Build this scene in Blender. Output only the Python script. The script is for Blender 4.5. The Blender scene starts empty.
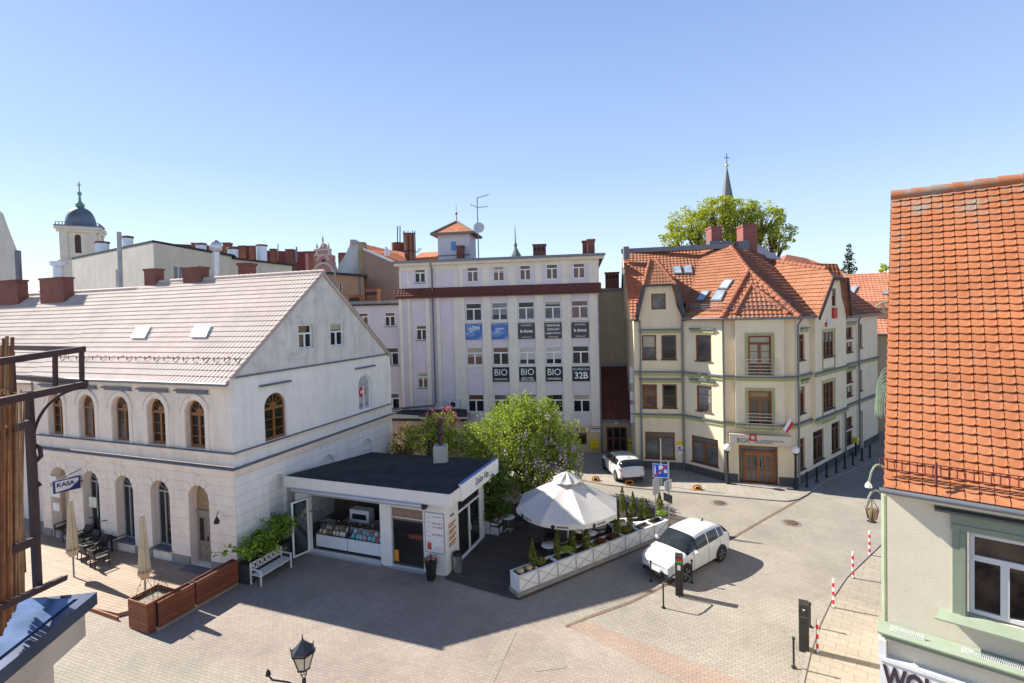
import bpy, bmesh, math, random
from math import sin, cos, pi, radians, floor, sqrt, atan2
from mathutils import Vector, Matrix, geometry
random.seed(7)
SC = bpy.context.scene
COL = SC.collection
V = Vector
# ------------------------------------------------------------------ camera
FPX, PITCH, ROLL, PPY, CAMZ = 503.1, .0275, -.0254, -16.58, 11.0
def cam2world(d):
    c, s = cos(ROLL), sin(ROLL)
    x, y, z = c*d[0]-s*d[1], s*d[0]+c*d[1], d[2]
    X, Y, Z = x, -z, y
    c, s = cos(PITCH), sin(PITCH)
    return V((X, c*Y+s*Z, -s*Y+c*Z))
CAM = V((0, 0, CAMZ))
cam = bpy.data.cameras.new('camera'); co = bpy.data.objects.new('camera', cam); COL.objects.link(co)
cx_, cy_, cz_ = cam2world((1,0,0)), cam2world((0,1,0)), cam2world((0,0,1))
co.matrix_world = Matrix(((cx_.x,cy_.x,cz_.x,0),(cx_.y,cy_.y,cz_.y,0),(cx_.z,cy_.z,cz_.z,CAMZ),(0,0,0,1)))
cam.sensor_fit = 'HORIZONTAL'; cam.sensor_width = 36; cam.lens = FPX/1024*36
cam.shift_y = PPY/1024; cam.clip_start = .1; cam.clip_end = 3000
SC.camera = co
# ------------------------------------------------------------------ light
SUN_AZ, SUN_EL = radians(-25.5), radians(39)       # direction the shadows run, height of the sun
tosun = V((-cos(SUN_AZ)*cos(SUN_EL), -sin(SUN_AZ)*cos(SUN_EL), sin(SUN_EL)))
W = bpy.data.worlds.new('World'); SC.world = W; W.use_nodes = True
nt = W.node_tree; bg = nt.nodes['Background']
sky = nt.nodes.new('ShaderNodeTexSky'); sky.sky_type = 'NISHITA'; sky.sun_disc = False
sky.sun_elevation = SUN_EL; sky.sun_rotation = atan2(tosun.x, tosun.y)
sky.altitude = 100; sky.air_density = 1.0; sky.dust_density = .35; sky.ozone_density = 2.0
tcw = nt.nodes.new('ShaderNodeTexCoord'); sxw = nt.nodes.new('ShaderNodeSeparateXYZ'); rw = nt.nodes.new('ShaderNodeValToRGB'); mw = nt.nodes.new('ShaderNodeMix')
nt.links.new(tcw.outputs['Generated'], sxw.inputs[0]); nt.links.new(sxw.outputs[2], rw.inputs[0])
rw.color_ramp.elements[0].color = (.44,.50,.58,1); rw.color_ramp.elements[1].color = (.025,.045,.13,1)
for p, c in ((.10, (.36,.45,.565)), (.26, (.235,.33,.51)), (.52, (.145,.222,.42)), (.68, (.045,.085,.20))): e = rw.color_ramp.elements.new(p); e.color = (*c, 1)
scw = nt.nodes.new('ShaderNodeVectorMath'); scw.operation = 'SCALE'; scw.inputs['Scale'].default_value = 11.0; nt.links.new(rw.outputs[0], scw.inputs[0])
mw.data_type = 'RGBA'; mw.inputs[0].default_value = .8; nt.links.new(sky.outputs[0], mw.inputs[6]); nt.links.new(scw.outputs[0], mw.inputs[7])
nt.links.new(mw.outputs[2], bg.inputs[0]); bg.inputs[1].default_value = .085
sl = bpy.data.lights.new('sun', 'SUN'); sl.energy = 4.6; sl.angle = radians(.5); sl.color = (1, .93, .82)
so = bpy.data.objects.new('sun', sl); COL.objects.link(so); so.rotation_euler = (-tosun).to_track_quat('-Z', 'Y').to_euler()
SC.view_settings.view_transform = 'Standard'; SC.view_settings.look = 'None'
SC.view_settings.exposure = 1.2; SC.view_settings.gamma = 1
SC.cycles.max_bounces = 8; SC.cycles.diffuse_bounces = 4; SC.cycles.caustics_reflective = False; SC.cycles.caustics_refractive = False
# ------------------------------------------------------------------ geometry of the view
def ray(px, py):
    return cam2world(((px-512)/FPX, -((py-341.5)-PPY)/FPX, -1.0))
def G(px, py, z=0.0):
    d = ray(px, py); t = (z-CAMZ)/d.z; return CAM+d*t
def atY(px, py, Y):
    d = ray(px, py); return CAM+d*(Y/d.y)
def onpl(px, py, A, B, C):
    n = (B-A).cross(C-A); d = ray(px, py); return CAM+d*((A-CAM).dot(n)/d.dot(n))
class Frame:
    """a facade: origin on the ground, u runs along the wall, n points out of it"""
    def __init__(s, P, ang):
        s.p = V((P[0], P[1], 0)); s.u = V((cos(ang), sin(ang), 0)); s.n = V((sin(ang), -cos(ang), 0)); s.ang = ang
    def px(s, x, y, d=0.0):
        r = ray(x, y); X = CAM+r*((s.p+s.n*d-CAM).dot(s.n)/r.dot(s.n)); return ((X-s.p).dot(s.u), X.z)
    def W(s, a, z, d=0.0):
        q = s.p+s.u*a+s.n*d; return V((q.x, q.y, z))
    def off(s, d, a=0):
        return Frame(s.p+s.n*d+s.u*a, s.ang)
# ------------------------------------------------------------------ mesh builder
class MB:
    def __init__(s): s.v = []; s.f = []; s.m = []; s.sm = []; s.uv = {}
    def add(s, vs, fs, mi=0, smooth=False):
        o = len(s.v); s.v += [V(v) for v in vs]
        for f in fs: s.f.append([i+o for i in f]); s.m.append(mi); s.sm.append(smooth)
        return s
    def quad(s, *p, mi=0): return s.add(p, [list(range(len(p)))], mi)
    def obox(s, c, ax, ay, az, mi=0):
        c = V(c); vs = [c+ax*i+ay*j+az*k for i in (-1,1) for j in (-1,1) for k in (-1,1)]
        return s.add(vs, [(0,1,3,2),(4,6,7,5),(0,4,5,1),(2,3,7,6),(0,2,6,4),(1,5,7,3)], mi)
    def box(s, x0, x1, y0, y1, z0, z1, mi=0):
        return s.obox(((x0+x1)/2,(y0+y1)/2,(z0+z1)/2), V(((x1-x0)/2,0,0)), V((0,(y1-y0)/2,0)), V((0,0,(z1-z0)/2)), mi)
    def fbox(s, F, a0, a1, z0, z1, d0, d1, mi=0):
        c = F.W((a0+a1)/2, (z0+z1)/2, (d0+d1)/2)
        return s.obox(c, F.u*(a1-a0)/2, F.n*(d1-d0)/2, V((0,0,(z1-z0)/2)), mi)
    def prism(s, pts, vec, mi=0):
        n = len(pts); pts = [V(p) for p in pts]; vec = V(vec)
        vs = pts+[p+vec for p in pts]
        fs = [list(range(n))[::-1], [n+i for i in range(n)]]+[(i,(i+1)%n,n+(i+1)%n,n+i) for i in range(n)]
        return s.add(vs, fs, mi)
    def bar(s, a, b, w, h=None, mi=0, up=V((0,0,1))):
        a, b = V(a), V(b); h = w if h is None else h
        d = b-a; L = d.length
        if L < 1e-6: return s
        d /= L
        if abs(d.dot(up)) > .98: up = V((1,0,0))
        x = d.cross(up).normalized(); y = x.cross(d)
        return s.obox((a+b)/2, x*w/2, d*L/2, y*h/2, mi)
    def tube(s, pts, r, n=8, mi=0, cap=True):
        pts = [V(p) for p in pts]; rs = r if isinstance(r, (list, tuple)) else [r]*len(pts)
        vs = []; ref = None
        for i, p in enumerate(pts):
            d = (pts[min(i+1, len(pts)-1)]-pts[max(i-1, 0)]).normalized()
            if ref is None: ref = V((1,0,0)) if abs(d.x) < .8 else V((0,1,0))
            x = (ref-d*ref.dot(d)).normalized(); y = d.cross(x); ref = x
            vs += [p+(x*cos(2*pi*k/n)+y*sin(2*pi*k/n))*rs[i] for k in range(n)]
        fs = [(i*n+k, i*n+(k+1)%n, (i+1)*n+(k+1)%n, (i+1)*n+k) for i in range(len(pts)-1) for k in range(n)]
        s.add(vs, fs, mi, True)
        if cap:
            m = len(pts)-1
            s.add(vs[:n], [list(range(n))[::-1]], mi); s.add(vs[m*n:], [list(range(n))], mi)
        return s
    def lathe(s, c, prof, n=16, mi=0, smooth=True, sx=1, sy=1, rot=0):
        c = V(c); vs = []
        for r, z in prof: vs += [c+V((r*sx*cos(2*pi*k/n+rot), r*sy*sin(2*pi*k/n+rot), z)) for k in range(n)]
        m = len(prof)
        s.add(vs, [(i*n+k, i*n+(k+1)%n, (i+1)*n+(k+1)%n, (i+1)*n+k) for i in range(m-1) for k in range(n)], mi, smooth)
        if prof[0][0] > 1e-4: s.add(vs[:n], [list(range(n))[::-1]], mi)
        if prof[-1][0] > 1e-4: s.add(vs[-n:], [list(range(n))], mi)
        return s
    def xf(s, M):
        s.v = [M@v for v in s.v]; return s
    def build(s, name, mats, parent=None, loc=None, uvrot=0.0, bevel=0):
        me = bpy.data.meshes.new(name)
        base = V((0,0,0))
        p = parent
        while p: base += p.location; p = p.parent
        L = V(loc) if loc is not None else V((0,0,0))
        off = base+(L if parent is None else V((0,0,0)))
        me.from_pydata([v-off for v in s.v], [], s.f)
        if not isinstance(mats, (list, tuple)): mats = [mats]
        for m in mats: me.materials.append(m)
        if len(mats) > 1: me.polygons.foreach_set('material_index', s.m)
        if any(s.sm): me.polygons.foreach_set('use_smooth', s.sm)
        auto_uv(me, uvrot)
        me.update()
        o = bpy.data.objects.new(name, me); COL.objects.link(o)
        if parent: o.parent = parent
        elif loc is not None: o.location = L
        if bevel:
            b = o.modifiers.new('bevel', 'BEVEL'); b.width = bevel; b.segments = 2; b.limit_method = 'ANGLE'
        return o
def build_each(mb, name, mats, parent=None):
    par = list(range(len(mb.v)))
    def find(i):
        while par[i] != i: par[i] = par[par[i]]; i = par[i]
        return i
    for f in mb.f:
        for i in f[1:]: par[find(i)] = find(f[0])
    gr = {}
    for k, f in enumerate(mb.f): gr.setdefault(find(f[0]), []).append(k)
    out = []
    for ks in gr.values():
        q = MB(); mp = {}
        for k in ks:
            for i in mb.f[k]:
                if i not in mp: mp[i] = len(q.v); q.v.append(mb.v[i])
            q.f.append([mp[i] for i in mb.f[k]]); q.m.append(mb.m[k]); q.sm.append(mb.sm[k])
        out.append(q.build(name, mats, parent))
    return out
def auto_uv(me, rot=0.0):
    ul = me.uv_layers.new(name='uv'); dat = [0.0]*(2*len(me.loops)); cr, sr = cos(rot), sin(rot)
    vs = me.vertices
    for p in me.polygons:
        n = p.normal
        if abs(n.z) > .97: t, b = V((cr, sr, 0)), V((-sr, cr, 0))
        else:
            t = V((-n.y, n.x, 0)).normalized(); b = n.cross(t)
        for li in p.loop_indices:
            c = vs[me.loops[li].vertex_index].co
            dat[2*li] = c.dot(t); dat[2*li+1] = c.dot(b)
    ul.data.foreach_set('uv', dat)
# ------------------------------------------------------------------ names and labels
def tag(o, label=None, cat=None, group=None, kind=None):
    if label: o['label'] = label
    if cat: o['category'] = cat
    if group: o['group'] = group
    if kind: o['kind'] = kind
    return o
def thing(name, label, cat, loc=(0,0,0), group=None, rz=0):
    o = bpy.data.objects.new(name, None); COL.objects.link(o); o.location = V(loc); o.rotation_euler = (0,0,rz)
    o.empty_display_size = .2
    return tag(o, label, cat, group)
def dup(root, loc, rz=0, label=None, group=None, scale=None):
    def rec(o, par):
        c = o.copy(); COL.objects.link(c); c.parent = par
        for ch in o.children: rec(ch, c)
        return c
    r = rec(root, None); r.location = V(loc); r.rotation_euler = (0,0,rz)
    if scale is not None: r.scale = scale if isinstance(scale, tuple) else (scale,)*3
    if label: r['label'] = label
    if group: r['group'] = group
    return r
# ------------------------------------------------------------------ materials
def srgb(*c): return tuple(((x/255)/12.92 if x <= 10 else (((x/255)+.055)/1.055)**2.4) for x in c)
_m = {}
class NT:
    def __init__(s, m):
        m.use_nodes = True; s.t = m.node_tree; s.b = s.t.nodes['Principled BSDF']
    def n(s, k, **kw):
        x = s.t.nodes.new('ShaderNode'+k)
        for a, b in kw.items():
            if hasattr(x, a): setattr(x, a, b)
            else: x.inputs[a].default_value = b
        return x
    def l(s, a, b): s.t.links.new(a, b)
    def mix(s, fac, a, b, mode='MIX'):
        x = s.n('Mix', data_type='RGBA', blend_type=mode)
        for i, q in ((0, fac), (6, a), (7, b)):
            if hasattr(q, 'default_value') or hasattr(q, 'links'): s.l(q, x.inputs[i])
            else: x.inputs[i].default_value = (*q, 1) if isinstance(q, tuple) and len(q) == 3 else q
        return x.outputs[2]
    def math(s, op, a, b=0.0):
        x = s.n('Math', operation=op)
        for i, q in ((0, a), (1, b)):
            if hasattr(q, 'links'): s.l(q, x.inputs[i])
            else: x.inputs[i].default_value = q
        return x.outputs[0]
    def ramp(s, fac, stops):
        x = s.n('ValToRGB'); e = x.color_ramp.elements
        while len(e) < len(stops): e.new(.5)
        for q, (p, c) in zip(e, stops): q.position = p; q.color = (*c, 1) if len(c) == 3 else c
        s.l(fac, x.inputs[0]); return x.outputs[0]
    def noise(s, vec, scale, detail=5, rough=.6):
        x = s.n('TexNoise'); x.inputs['Scale'].default_value = scale; x.inputs['Detail'].default_value = detail; x.inputs['Roughness'].default_value = rough
        s.l(vec, x.inputs['Vector']); return x.outputs[0]
    def mapping(s, vec, scale=(1,1,1), rot=(0,0,0)):
        x = s.n('Mapping'); x.inputs['Scale'].default_value = scale; x.inputs['Rotation'].default_value = rot; s.l(vec, x.inputs[0]); return x.outputs[0]
    def bump(s, h, strength=.3, dist=.01, normal=None):
        x = s.n('Bump'); x.inputs['Strength'].default_value = strength; x.inputs['Distance'].default_value = dist; s.l(h, x.inputs['Height'])
        if normal is not None: s.l(normal, x.inputs['Normal'])
        s.l(x.outputs[0], s.b.inputs['Normal']); return x.outputs[0]
def mul(c, k): return tuple(min(1, x*k) for x in c)
def mat(name, col, rough=.8, var=.1, ns=1.2, bump=.0, bs=40, spec=.3, metal=0, streak=None, streak_amt=.0, spots=None, sp_lo=.62, coat=0):
    if name in _m: return _m[name]
    m = bpy.data.materials.new(name); N = NT(m); b = N.b
    b.inputs['Roughness'].default_value = rough; b.inputs['Metallic'].default_value = metal; b.inputs['Specular IOR Level'].default_value = spec
    if coat: b.inputs['Coat Weight'].default_value = coat; b.inputs['Coat Roughness'].default_value = .08
    tc = N.n('TexCoord').outputs['Object']
    n1 = N.noise(tc, ns)
    c = N.ramp(n1, [(.3, mul(col, 1-var)), (.7, mul(col, 1+var))])
    if streak:
        n2 = N.noise(N.mapping(tc, (1.6, 1.6, .16)), 1.4, 6, .7)
        f = N.math('MULTIPLY', N.ramp(n2, [(.48, (0,0,0)), (.72, (1,1,1))]), streak_amt)
        c = N.mix(f, c, streak)
    if spots:
        n3 = N.noise(tc, 1.1, 7, .72)
        f = N.math('MULTIPLY', N.ramp(n3, [(sp_lo, (0,0,0)), (sp_lo+.06, (1,1,1))]), .75)
        c = N.mix(f, c, spots)
    N.l(c, b.inputs['Base Color'])
    if bump: N.bump(N.noise(tc, bs, 4), bump, .01)
    _m[name] = m; return m
def tiles(name, cols, tw, th, moss=None, rough=.75, moss_amt=.6, lichen=None):
    m = bpy.data.materials.new(name); N = NT(m); b = N.b; b.inputs['Roughness'].default_value = rough; b.inputs['Specular IOR Level'].default_value = .3
    tc = N.n('TexCoord'); sc = N.mapping(tc.outputs['UV'], (1/tw, 1/th, 1))
    fl = N.n('VectorMath', operation='FLOOR'); N.l(sc, fl.inputs[0])
    wn = N.n('TexWhiteNoise'); wn.noise_dimensions = '2D'; N.l(fl.outputs[0], wn.inputs['Vector'])
    c = N.ramp(wn.outputs[0], [(i/(len(cols)-1), q) for i, q in enumerate(cols)])
    n1 = N.noise(tc.outputs['Object'], .7, 6)
    c = N.mix(.55, c, N.ramp(n1, [(.3, (.62,.62,.62)), (.7, (1.0,1.0,1.0))]), 'MULTIPLY')
    if moss:
        n2 = N.noise(tc.outputs['Object'], 1.3, 8, .75)
        c = N.mix(N.math('MULTIPLY', N.ramp(n2, [(.55, (0,0,0)), (.68, (1,1,1))]), moss_amt), c, moss)
    if lichen:
        sp = N.n('SeparateXYZ'); N.l(tc.outputs['Object'], sp.inputs[0]); mr = N.n('MapRange'); N.l(sp.outputs[2], mr.inputs[0])
        for k, q in ((1, lichen[1]), (2, lichen[2]), (3, -.42), (4, .085)): mr.inputs[k].default_value = q
        n3 = N.noise(tc.outputs['Object'], 2.2, 8, .7); f = N.math('ADD', n3, mr.outputs[0]); f2 = N.mix(.5, f, wn.outputs[0])
        c = N.mix(N.math('MULTIPLY', N.ramp(N.math('ADD', f, N.math('MULTIPLY', wn.outputs[0], .12)), [(.60, (0,0,0)), (.72, (1,1,1))]), .75), c, lichen[0])
    N.l(c, b.inputs['Base Color']); N.bump(N.noise(tc.outputs['Object'], 30, 3), .2, .01)
    return m
def pavers(name, c1, c2, mortar, bw, bh, ms=.008, off=.5, stain=.25, stains=None, wet=.85):
    m = bpy.data.materials.new(name); N = NT(m); b = N.b; b.inputs['Roughness'].default_value = wet; b.inputs['Specular IOR Level'].default_value = .25
    tc = N.n('TexCoord'); br = N.n('TexBrick'); br.offset = off
    for k, q in (('Scale', 1), ('Brick Width', bw), ('Row Height', bh), ('Mortar Size', ms), ('Mortar Smooth', .3), ('Bias', 0)): br.inputs[k].default_value = q
    br.inputs['Color1'].default_value = (*c1, 1); br.inputs['Color2'].default_value = (*c2, 1); br.inputs['Mortar'].default_value = (*mortar, 1)
    N.l(tc.outputs['UV'], br.inputs['Vector'])
    n1 = N.noise(tc.outputs['Object'], .35, 8, .65)
    c = N.mix(1.0, br.outputs['Color'], N.ramp(n1, [(.32, (1-stain,)*3), (.68, (1+stain*.35,)*3)]), 'MULTIPLY')
    n2 = N.noise(tc.outputs['Object'], 2.3, 8, .75)
    c = N.mix(N.math('MULTIPLY', N.ramp(n2, [(.6, (0,0,0)), (.72, (1,1,1))]), .35), c, stains or mul(c1, .45))
    n4 = N.noise(tc.outputs['Object'], .9, 9, .8)
    c = N.mix(N.math('MULTIPLY', N.ramp(n4, [(.62, (0,0,0)), (.67, (1,1,1))]), .55), c, mul(c1, .36))
    n3 = N.noise(tc.outputs['Object'], 9, 4, .7)
    c = N.mix(.5, c, N.ramp(n3, [(.3, (.8,.8,.8)), (.7, (1.1,1.1,1.1))]), 'MULTIPLY')
    N.l(c, b.inputs['Base Color'])
    h = N.math('ADD', N.math('MULTIPLY', br.outputs['Fac'], -1.0), N.math('MULTIPLY', N.noise(tc.outputs['Object'], 30, 3), .5))
    N.bump(h, .5, .012)
    return m
def planks(name, c1, c2, w, L=3.2, rough=.65, gap=(.01,.007,.005), axis='u', ms=.006, grain=1.0):
    m = bpy.data.materials.new(name); N = NT(m); b = N.b; b.inputs['Roughness'].default_value = rough
    tc = N.n('TexCoord'); vec = tc.outputs['UV']
    if axis == 'v': vec = N.mapping(vec, (1,1,1), (0,0,pi/2))
    br = N.n('TexBrick'); br.offset = .37
    for k, q in (('Scale', 1), ('Brick Width', L), ('Row Height', w), ('Mortar Size', ms), ('Mortar Smooth', .2), ('Bias', 0)): br.inputs[k].default_value = q
    br.inputs['Color1'].default_value = (*c1, 1); br.inputs['Color2'].default_value = (*c2, 1); br.inputs['Mortar'].default_value = (*gap, 1)
    N.l(vec, br.inputs['Vector'])
    g = N.noise(N.mapping(vec, (2.0, 40, 1)), 1.0, 4)
    c = N.mix(grain*.6, br.outputs['Color'], N.ramp(g, [(.3, (.6,.6,.6)), (.7, (1.15,1.15,1.15))]), 'MULTIPLY')
    n2 = N.noise(tc.outputs['Object'], .9, 6)
    c = N.mix(.5, c, N.ramp(n2, [(.3, (.7,.7,.7)), (.7, (1.1,1.1,1.1))]), 'MULTIPLY')
    N.l(c, b.inputs['Base Color']); N.bump(N.math('MULTIPLY', br.outputs['Fac'], -1.0), .4, .01)
    return m
def glassy(name, c0, c1, rough=.04, spec=.6, ns=.9):
    """window pane: what is behind it is a dim room, the surface mirrors the sky"""
    if name in _m: return _m[name]
    m = bpy.data.materials.new(name); N = NT(m); b = N.b; b.inputs['Roughness'].default_value = rough; b.inputs['Specular IOR Level'].default_value = spec
    tc = N.n('TexCoord').outputs['Object']
    N.l(N.ramp(N.noise(tc, ns, 3), [(.35, c0), (.65, c1)]), b.inputs['Base Color'])
    N.bump(N.noise(tc, 2.5, 2), .05, .02)
    _m[name] = m; return m
def leafmat(name, c0, c1, trans=.35):
    if name in _m: return _m[name]
    m = bpy.data.materials.new(name); N = NT(m); b = N.b; b.inputs['Roughness'].default_value = .6; b.inputs['Specular IOR Level'].default_value = .25
    tc = N.n('TexCoord').outputs['Object']
    c = N.ramp(N.noise(tc, 1.7, 4, .7), [(.3, c0), (.7, c1)]); N.l(c, b.inputs['Base Color'])
    t = N.n('BsdfTranslucent'); N.l(N.mix(1.0, c, (1.0, 1.0, .55), 'MULTIPLY'), t.inputs[0])
    mx = N.n('MixShader'); mx.inputs[0].default_value = trans
    N.l(b.outputs[0], mx.inputs[1]); N.l(t.outputs[0], mx.inputs[2])
    N.l(mx.outputs[0], N.t.nodes['Material Output'].inputs[0])
    _m[name] = m; return m
def clear(name='clear_glass', tint=(.9,.95,.95), add=.06):
    if name in _m: return _m[name]
    m = bpy.data.materials.new(name); N = NT(m)
    g = N.n('BsdfGlossy'); g.inputs['Roughness'].default_value = .03; t = N.n('BsdfTransparent'); t.inputs[0].default_value = (*tint, 1)
    fr = N.n('Fresnel'); fr.inputs[0].default_value = 1.5; mx = N.n('MixShader')
    N.l(N.math('ADD', fr.outputs[0], add), mx.inputs[0]); N.l(t.outputs[0], mx.inputs[1]); N.l(g.outputs[0], mx.inputs[2])
    N.l(mx.outputs[0], N.t.nodes['Material Output'].inputs[0]); _m[name] = m; return m
# ------------------------------------------------------------------ building blocks
def arch_loop(a0, a1, z0, zs, rise=None, n=12):
    """outline of an arched opening: jambs from z0 to the spring line zs, then a round head"""
    r = (a1-a0)/2; c = (a0+a1)/2; rise = r if rise is None else rise
    return [(a0, z0), (a1, z0)]+[(c+r*cos(pi*k/n), zs+rise*sin(pi*k/n)) for k in range(n+1)]
def rect_loop(a0, a1, z0, z1): return [(a0, z0), (a1, z0), (a1, z1), (a0, z1)]
def wall_mb(mb, F, outline, holes=(), reveal=.25, d=0.0, mi=0, mir=None):
    mir = mi if mir is None else mir
    loops = [outline]+list(holes)
    tri = geometry.tessellate_polygon([[V((a, z, 0)) for a, z in L] for L in loops])
    flat = [p for L in loops for p in L]
    vs = [F.W(a, z, d) for a, z in flat]; fs = []
    for t in tri:
        q = [vs[i] for i in t]; n = (q[1]-q[0]).cross(q[2]-q[0])
        if n.length < 1e-9: continue
        fs.append(t if n.dot(F.n) > 0 else t[::-1])
    mb.add(vs, fs, mi)
    for L in holes:
        n = len(L); vv = [F.W(a, z, d) for a, z in L]+[F.W(a, z, d-reveal) for a, z in L]
        mb.add(vv, [(i, (i+1)%n, n+(i+1)%n, n+i) for i in range(n)], mir)
    return mb
def loop_bar(mb, F, L, w, d0, d1, mi=0, closed=True):
    """a frame of width w running inside loop L"""
    c = (sum(p[0] for p in L)/len(L), sum(p[1] for p in L)/len(L)); n = len(L)
    inn = []
    for i in range(n):
        p0, p, p1 = V(L[i-1]), V(L[i]), V(L[(i+1)%n])
        e0 = (p-p0); e1 = (p1-p)
        if e0.length < 1e-6 or e1.length < 1e-6: e0 = e0 if e0.length > 1e-6 else e1; e1 = e1 if e1.length > 1e-6 else e0
        n0 = V((-e0.y, e0.x)).normalized(); n1 = V((-e1.y, e1.x)).normalized(); b = (n0+n1)
        b = b/max(.3, b.dot(n0)) if b.length > 1e-6 else n0
        q = p+b*w; inn.append((q.x, q.y))
    vs = [F.W(a, z, d1) for a, z in L]+[F.W(a, z, d1) for a, z in inn]+[F.W(a, z, d0) for a, z in L]+[F.W(a, z, d0) for a, z in inn]
    fs = []
    for i in range(n):
        j = (i+1)%n
        fs += [(i, j, n+j, n+i), (n+i, n+j, 3*n+j, 3*n+i), (j, i, 2*n+i, 2*n+j)]
    mb.add(vs, fs, mi); return inn
def face_mb(mb, F, L, d, mi=0):
    tri = geometry.tessellate_polygon([[V((a, z, 0)) for a, z in L]]); vs = [F.W(a, z, d) for a, z in L]; fs = []
    for t in tri:
        q = [vs[i] for i in t]
        fs.append(t if (q[1]-q[0]).cross(q[2]-q[0]).dot(F.n) > 0 else t[::-1])
    mb.add(vs, fs, mi); return mb
def text(s, size, F, a, z, d, m, parent=None, name='lettering', align='CENTER', bold=.0, ext=.004, sx=1.0, slant=0.0):
    cu = bpy.data.curves.new('lettering', 'FONT'); cu.body = s; cu.size = size; cu.align_x = align; cu.align_y = 'CENTER'
    cu.extrude = ext; cu.offset = bold; cu.shear = 0; cu.resolution_u = 3
    t = bpy.data.objects.new('t', cu); COL.objects.link(t)
    dg = bpy.context.evaluated_depsgraph_get(); me = bpy.data.meshes.new_from_object(t.evaluated_get(dg))
    bpy.data.objects.remove(t)
    mb = MB(); c, q = cos(slant), sin(slant)
    for v in me.vertices:
        x, y = v.co.x*sx, v.co.y
        mb.v.append(F.W(a+x*c-y*q, z+x*q+y*c, d+v.co.z+ext))
    for p in me.polygons: mb.f.append(list(p.vertices)); mb.m.append(0); mb.sm.append(False)
    return mb.build(name, m, parent)
def tile_roof(name, parent, poly, m, tw=.22, th=.34, amp=.035, wave=.02, sub=4, slab=.12, style='pan', clip=True, extra=None):
    """a tiled slope: courses of tiles modelled over the (convex) polygon and cut to it"""
    poly = [V(p) for p in poly]; n = V((0,0,0))
    for i in range(len(poly)): n += (poly[i]).cross(poly[(i+1)%len(poly)])
    n = V((0,0,0)); c = sum(poly, V((0,0,0)))/len(poly)
    for i in range(len(poly)): n += (poly[i]-c).cross(poly[(i+1)%len(poly)]-c)
    n.normalize()
    if n.z < 0: n = -n; poly = poly[::-1]
    t = V((-n.y, n.x, 0)).normalized(); b = n.cross(t)
    us = [(p-c).dot(t) for p in poly]; vs_ = [(p-c).dot(b) for p in poly]
    u0, u1, v0, v1 = min(us), max(us), min(vs_), max(vs_)
    bm = bmesh.new(); nr = int((v1-v0)/th)+2; nc = int((u1-u0)/tw)+2
    rnd = random.Random(len(name)+nr*7+nc)
    for r in range(nr):
        va = v0+r*th; prev = None
        if style == 'pan':
            for k in range(nc*sub+1):
                u = u0+k*tw/sub; ph = 2*pi*k/sub
                h = wave*(.5+.5*cos(ph))
                A = c+t*u+b*va+n*(h+amp*.12); B = c+t*u+b*va+n*(h+amp); C = c+t*u+b*(va+th)+n*(h+amp*.12)
                cur = [bm.verts.new(q) for q in (A, B, C)]
                if prev:
                    bm.faces.new((prev[0], cur[0], cur[1], prev[1])); bm.faces.new((prev[1], cur[1], cur[2], prev[2]))
                prev = cur
        else:
            for k in range(nc):
                uu = u0+(k-.5)*tw; j = rnd.uniform(-.008, .008) if rnd.random() > .04 else -rnd.uniform(.015, .035)
                seg = [(-.494, .4), (-.494, .10), (-.40, .0), (-.22, -.07), (0, -.095), (.22, -.07), (.40, .0), (.494, .10), (.494, .4)]
                g = .006+rnd.uniform(0, .004)
                top = [bm.verts.new(c+t*(uu+x*tw)+b*(va+y*th+j)+n*(amp*1.2+g)) for x, y in seg]
                low = [bm.verts.new(v.co-n*amp*.95) for v in top]
                far = [bm.verts.new(c+t*(uu+x*tw)+b*(va+th*1.1)+n*(amp*.2)) for x in (-.48, .48)]
                bm.faces.new(top+[far[1], far[0]])
                for i in range(len(top)-1): bm.faces.new((top[i+1], top[i], low[i], low[i+1]))
    if clip:
        for i in range(len(poly)):
            p, q = poly[i], poly[(i+1)%len(poly)]; e = (q-p)
            if e.length < 1e-4: continue
            no = n.cross(e).normalized()
            geom = bm.verts[:]+bm.edges[:]+bm.faces[:]
            bmesh.ops.bisect_plane(bm, geom=geom, dist=1e-5, plane_co=p, plane_no=-no, clear_outer=True)
    mb = MB(); bm.verts.index_update()
    mb.v = [v.co.copy() for v in bm.verts]
    for f in bm.faces: mb.f.append([v.index for v in f.verts]); mb.m.append(0); mb.sm.append(False)
    bm.free()
    if slab: mb.prism([p-n*.004 for p in poly], -n*slab)
    if extra: extra(mb)
    return mb.build(name, m, parent)
def ridge(mb, a, b, r=.13, seg=.38, mi=0):
    """overlapping half round ridge tiles from a to b"""
    a, b = V(a), V(b); L = (b-a).length; k = max(1, int(L/seg)); d = (b-a)/k
    for i in range(k):
        p = a+d*i; mb.tube([p, p+d*1.08], [r*1.12, r*.92], 8, mi)
def leaves(mb, pts, size, rnd, mi=0, jitter=.55, flat=0.0):
    for p in pts:
        s = size*rnd.uniform(1-jitter, 1+jitter)
        n = V((rnd.gauss(0,1), rnd.gauss(0,1), rnd.gauss(0,1)+flat)).normalized()
        t = n.orthogonal().normalized(); t.rotate(Matrix.Rotation(rnd.uniform(0, 2*pi), 3, n)); q = n.cross(t)
        m_ = mi if isinstance(mi, int) else rnd.choice(mi)
        o = len(mb.v); mb.v += [p-t*s, p-q*s*.55+n*s*.1, p+t*s, p+q*s*.55+n*s*.1]
        mb.f.append([o, o+1, o+2, o+3]); mb.m.append(m_); mb.sm.append(False)
def blob_pts(rnd, c, r, n, shell=.55):
    out = []
    for _ in range(n):
        d = V((rnd.gauss(0,1), rnd.gauss(0,1), rnd.gauss(0,1))).normalized()
        k = (rnd.random()**.5)*(1-shell)+shell if rnd.random() < .75 else rnd.random()
        out.append(V(c)+V((d.x*r[0], d.y*r[1], d.z*r[2]))*k)
    return out
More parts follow.
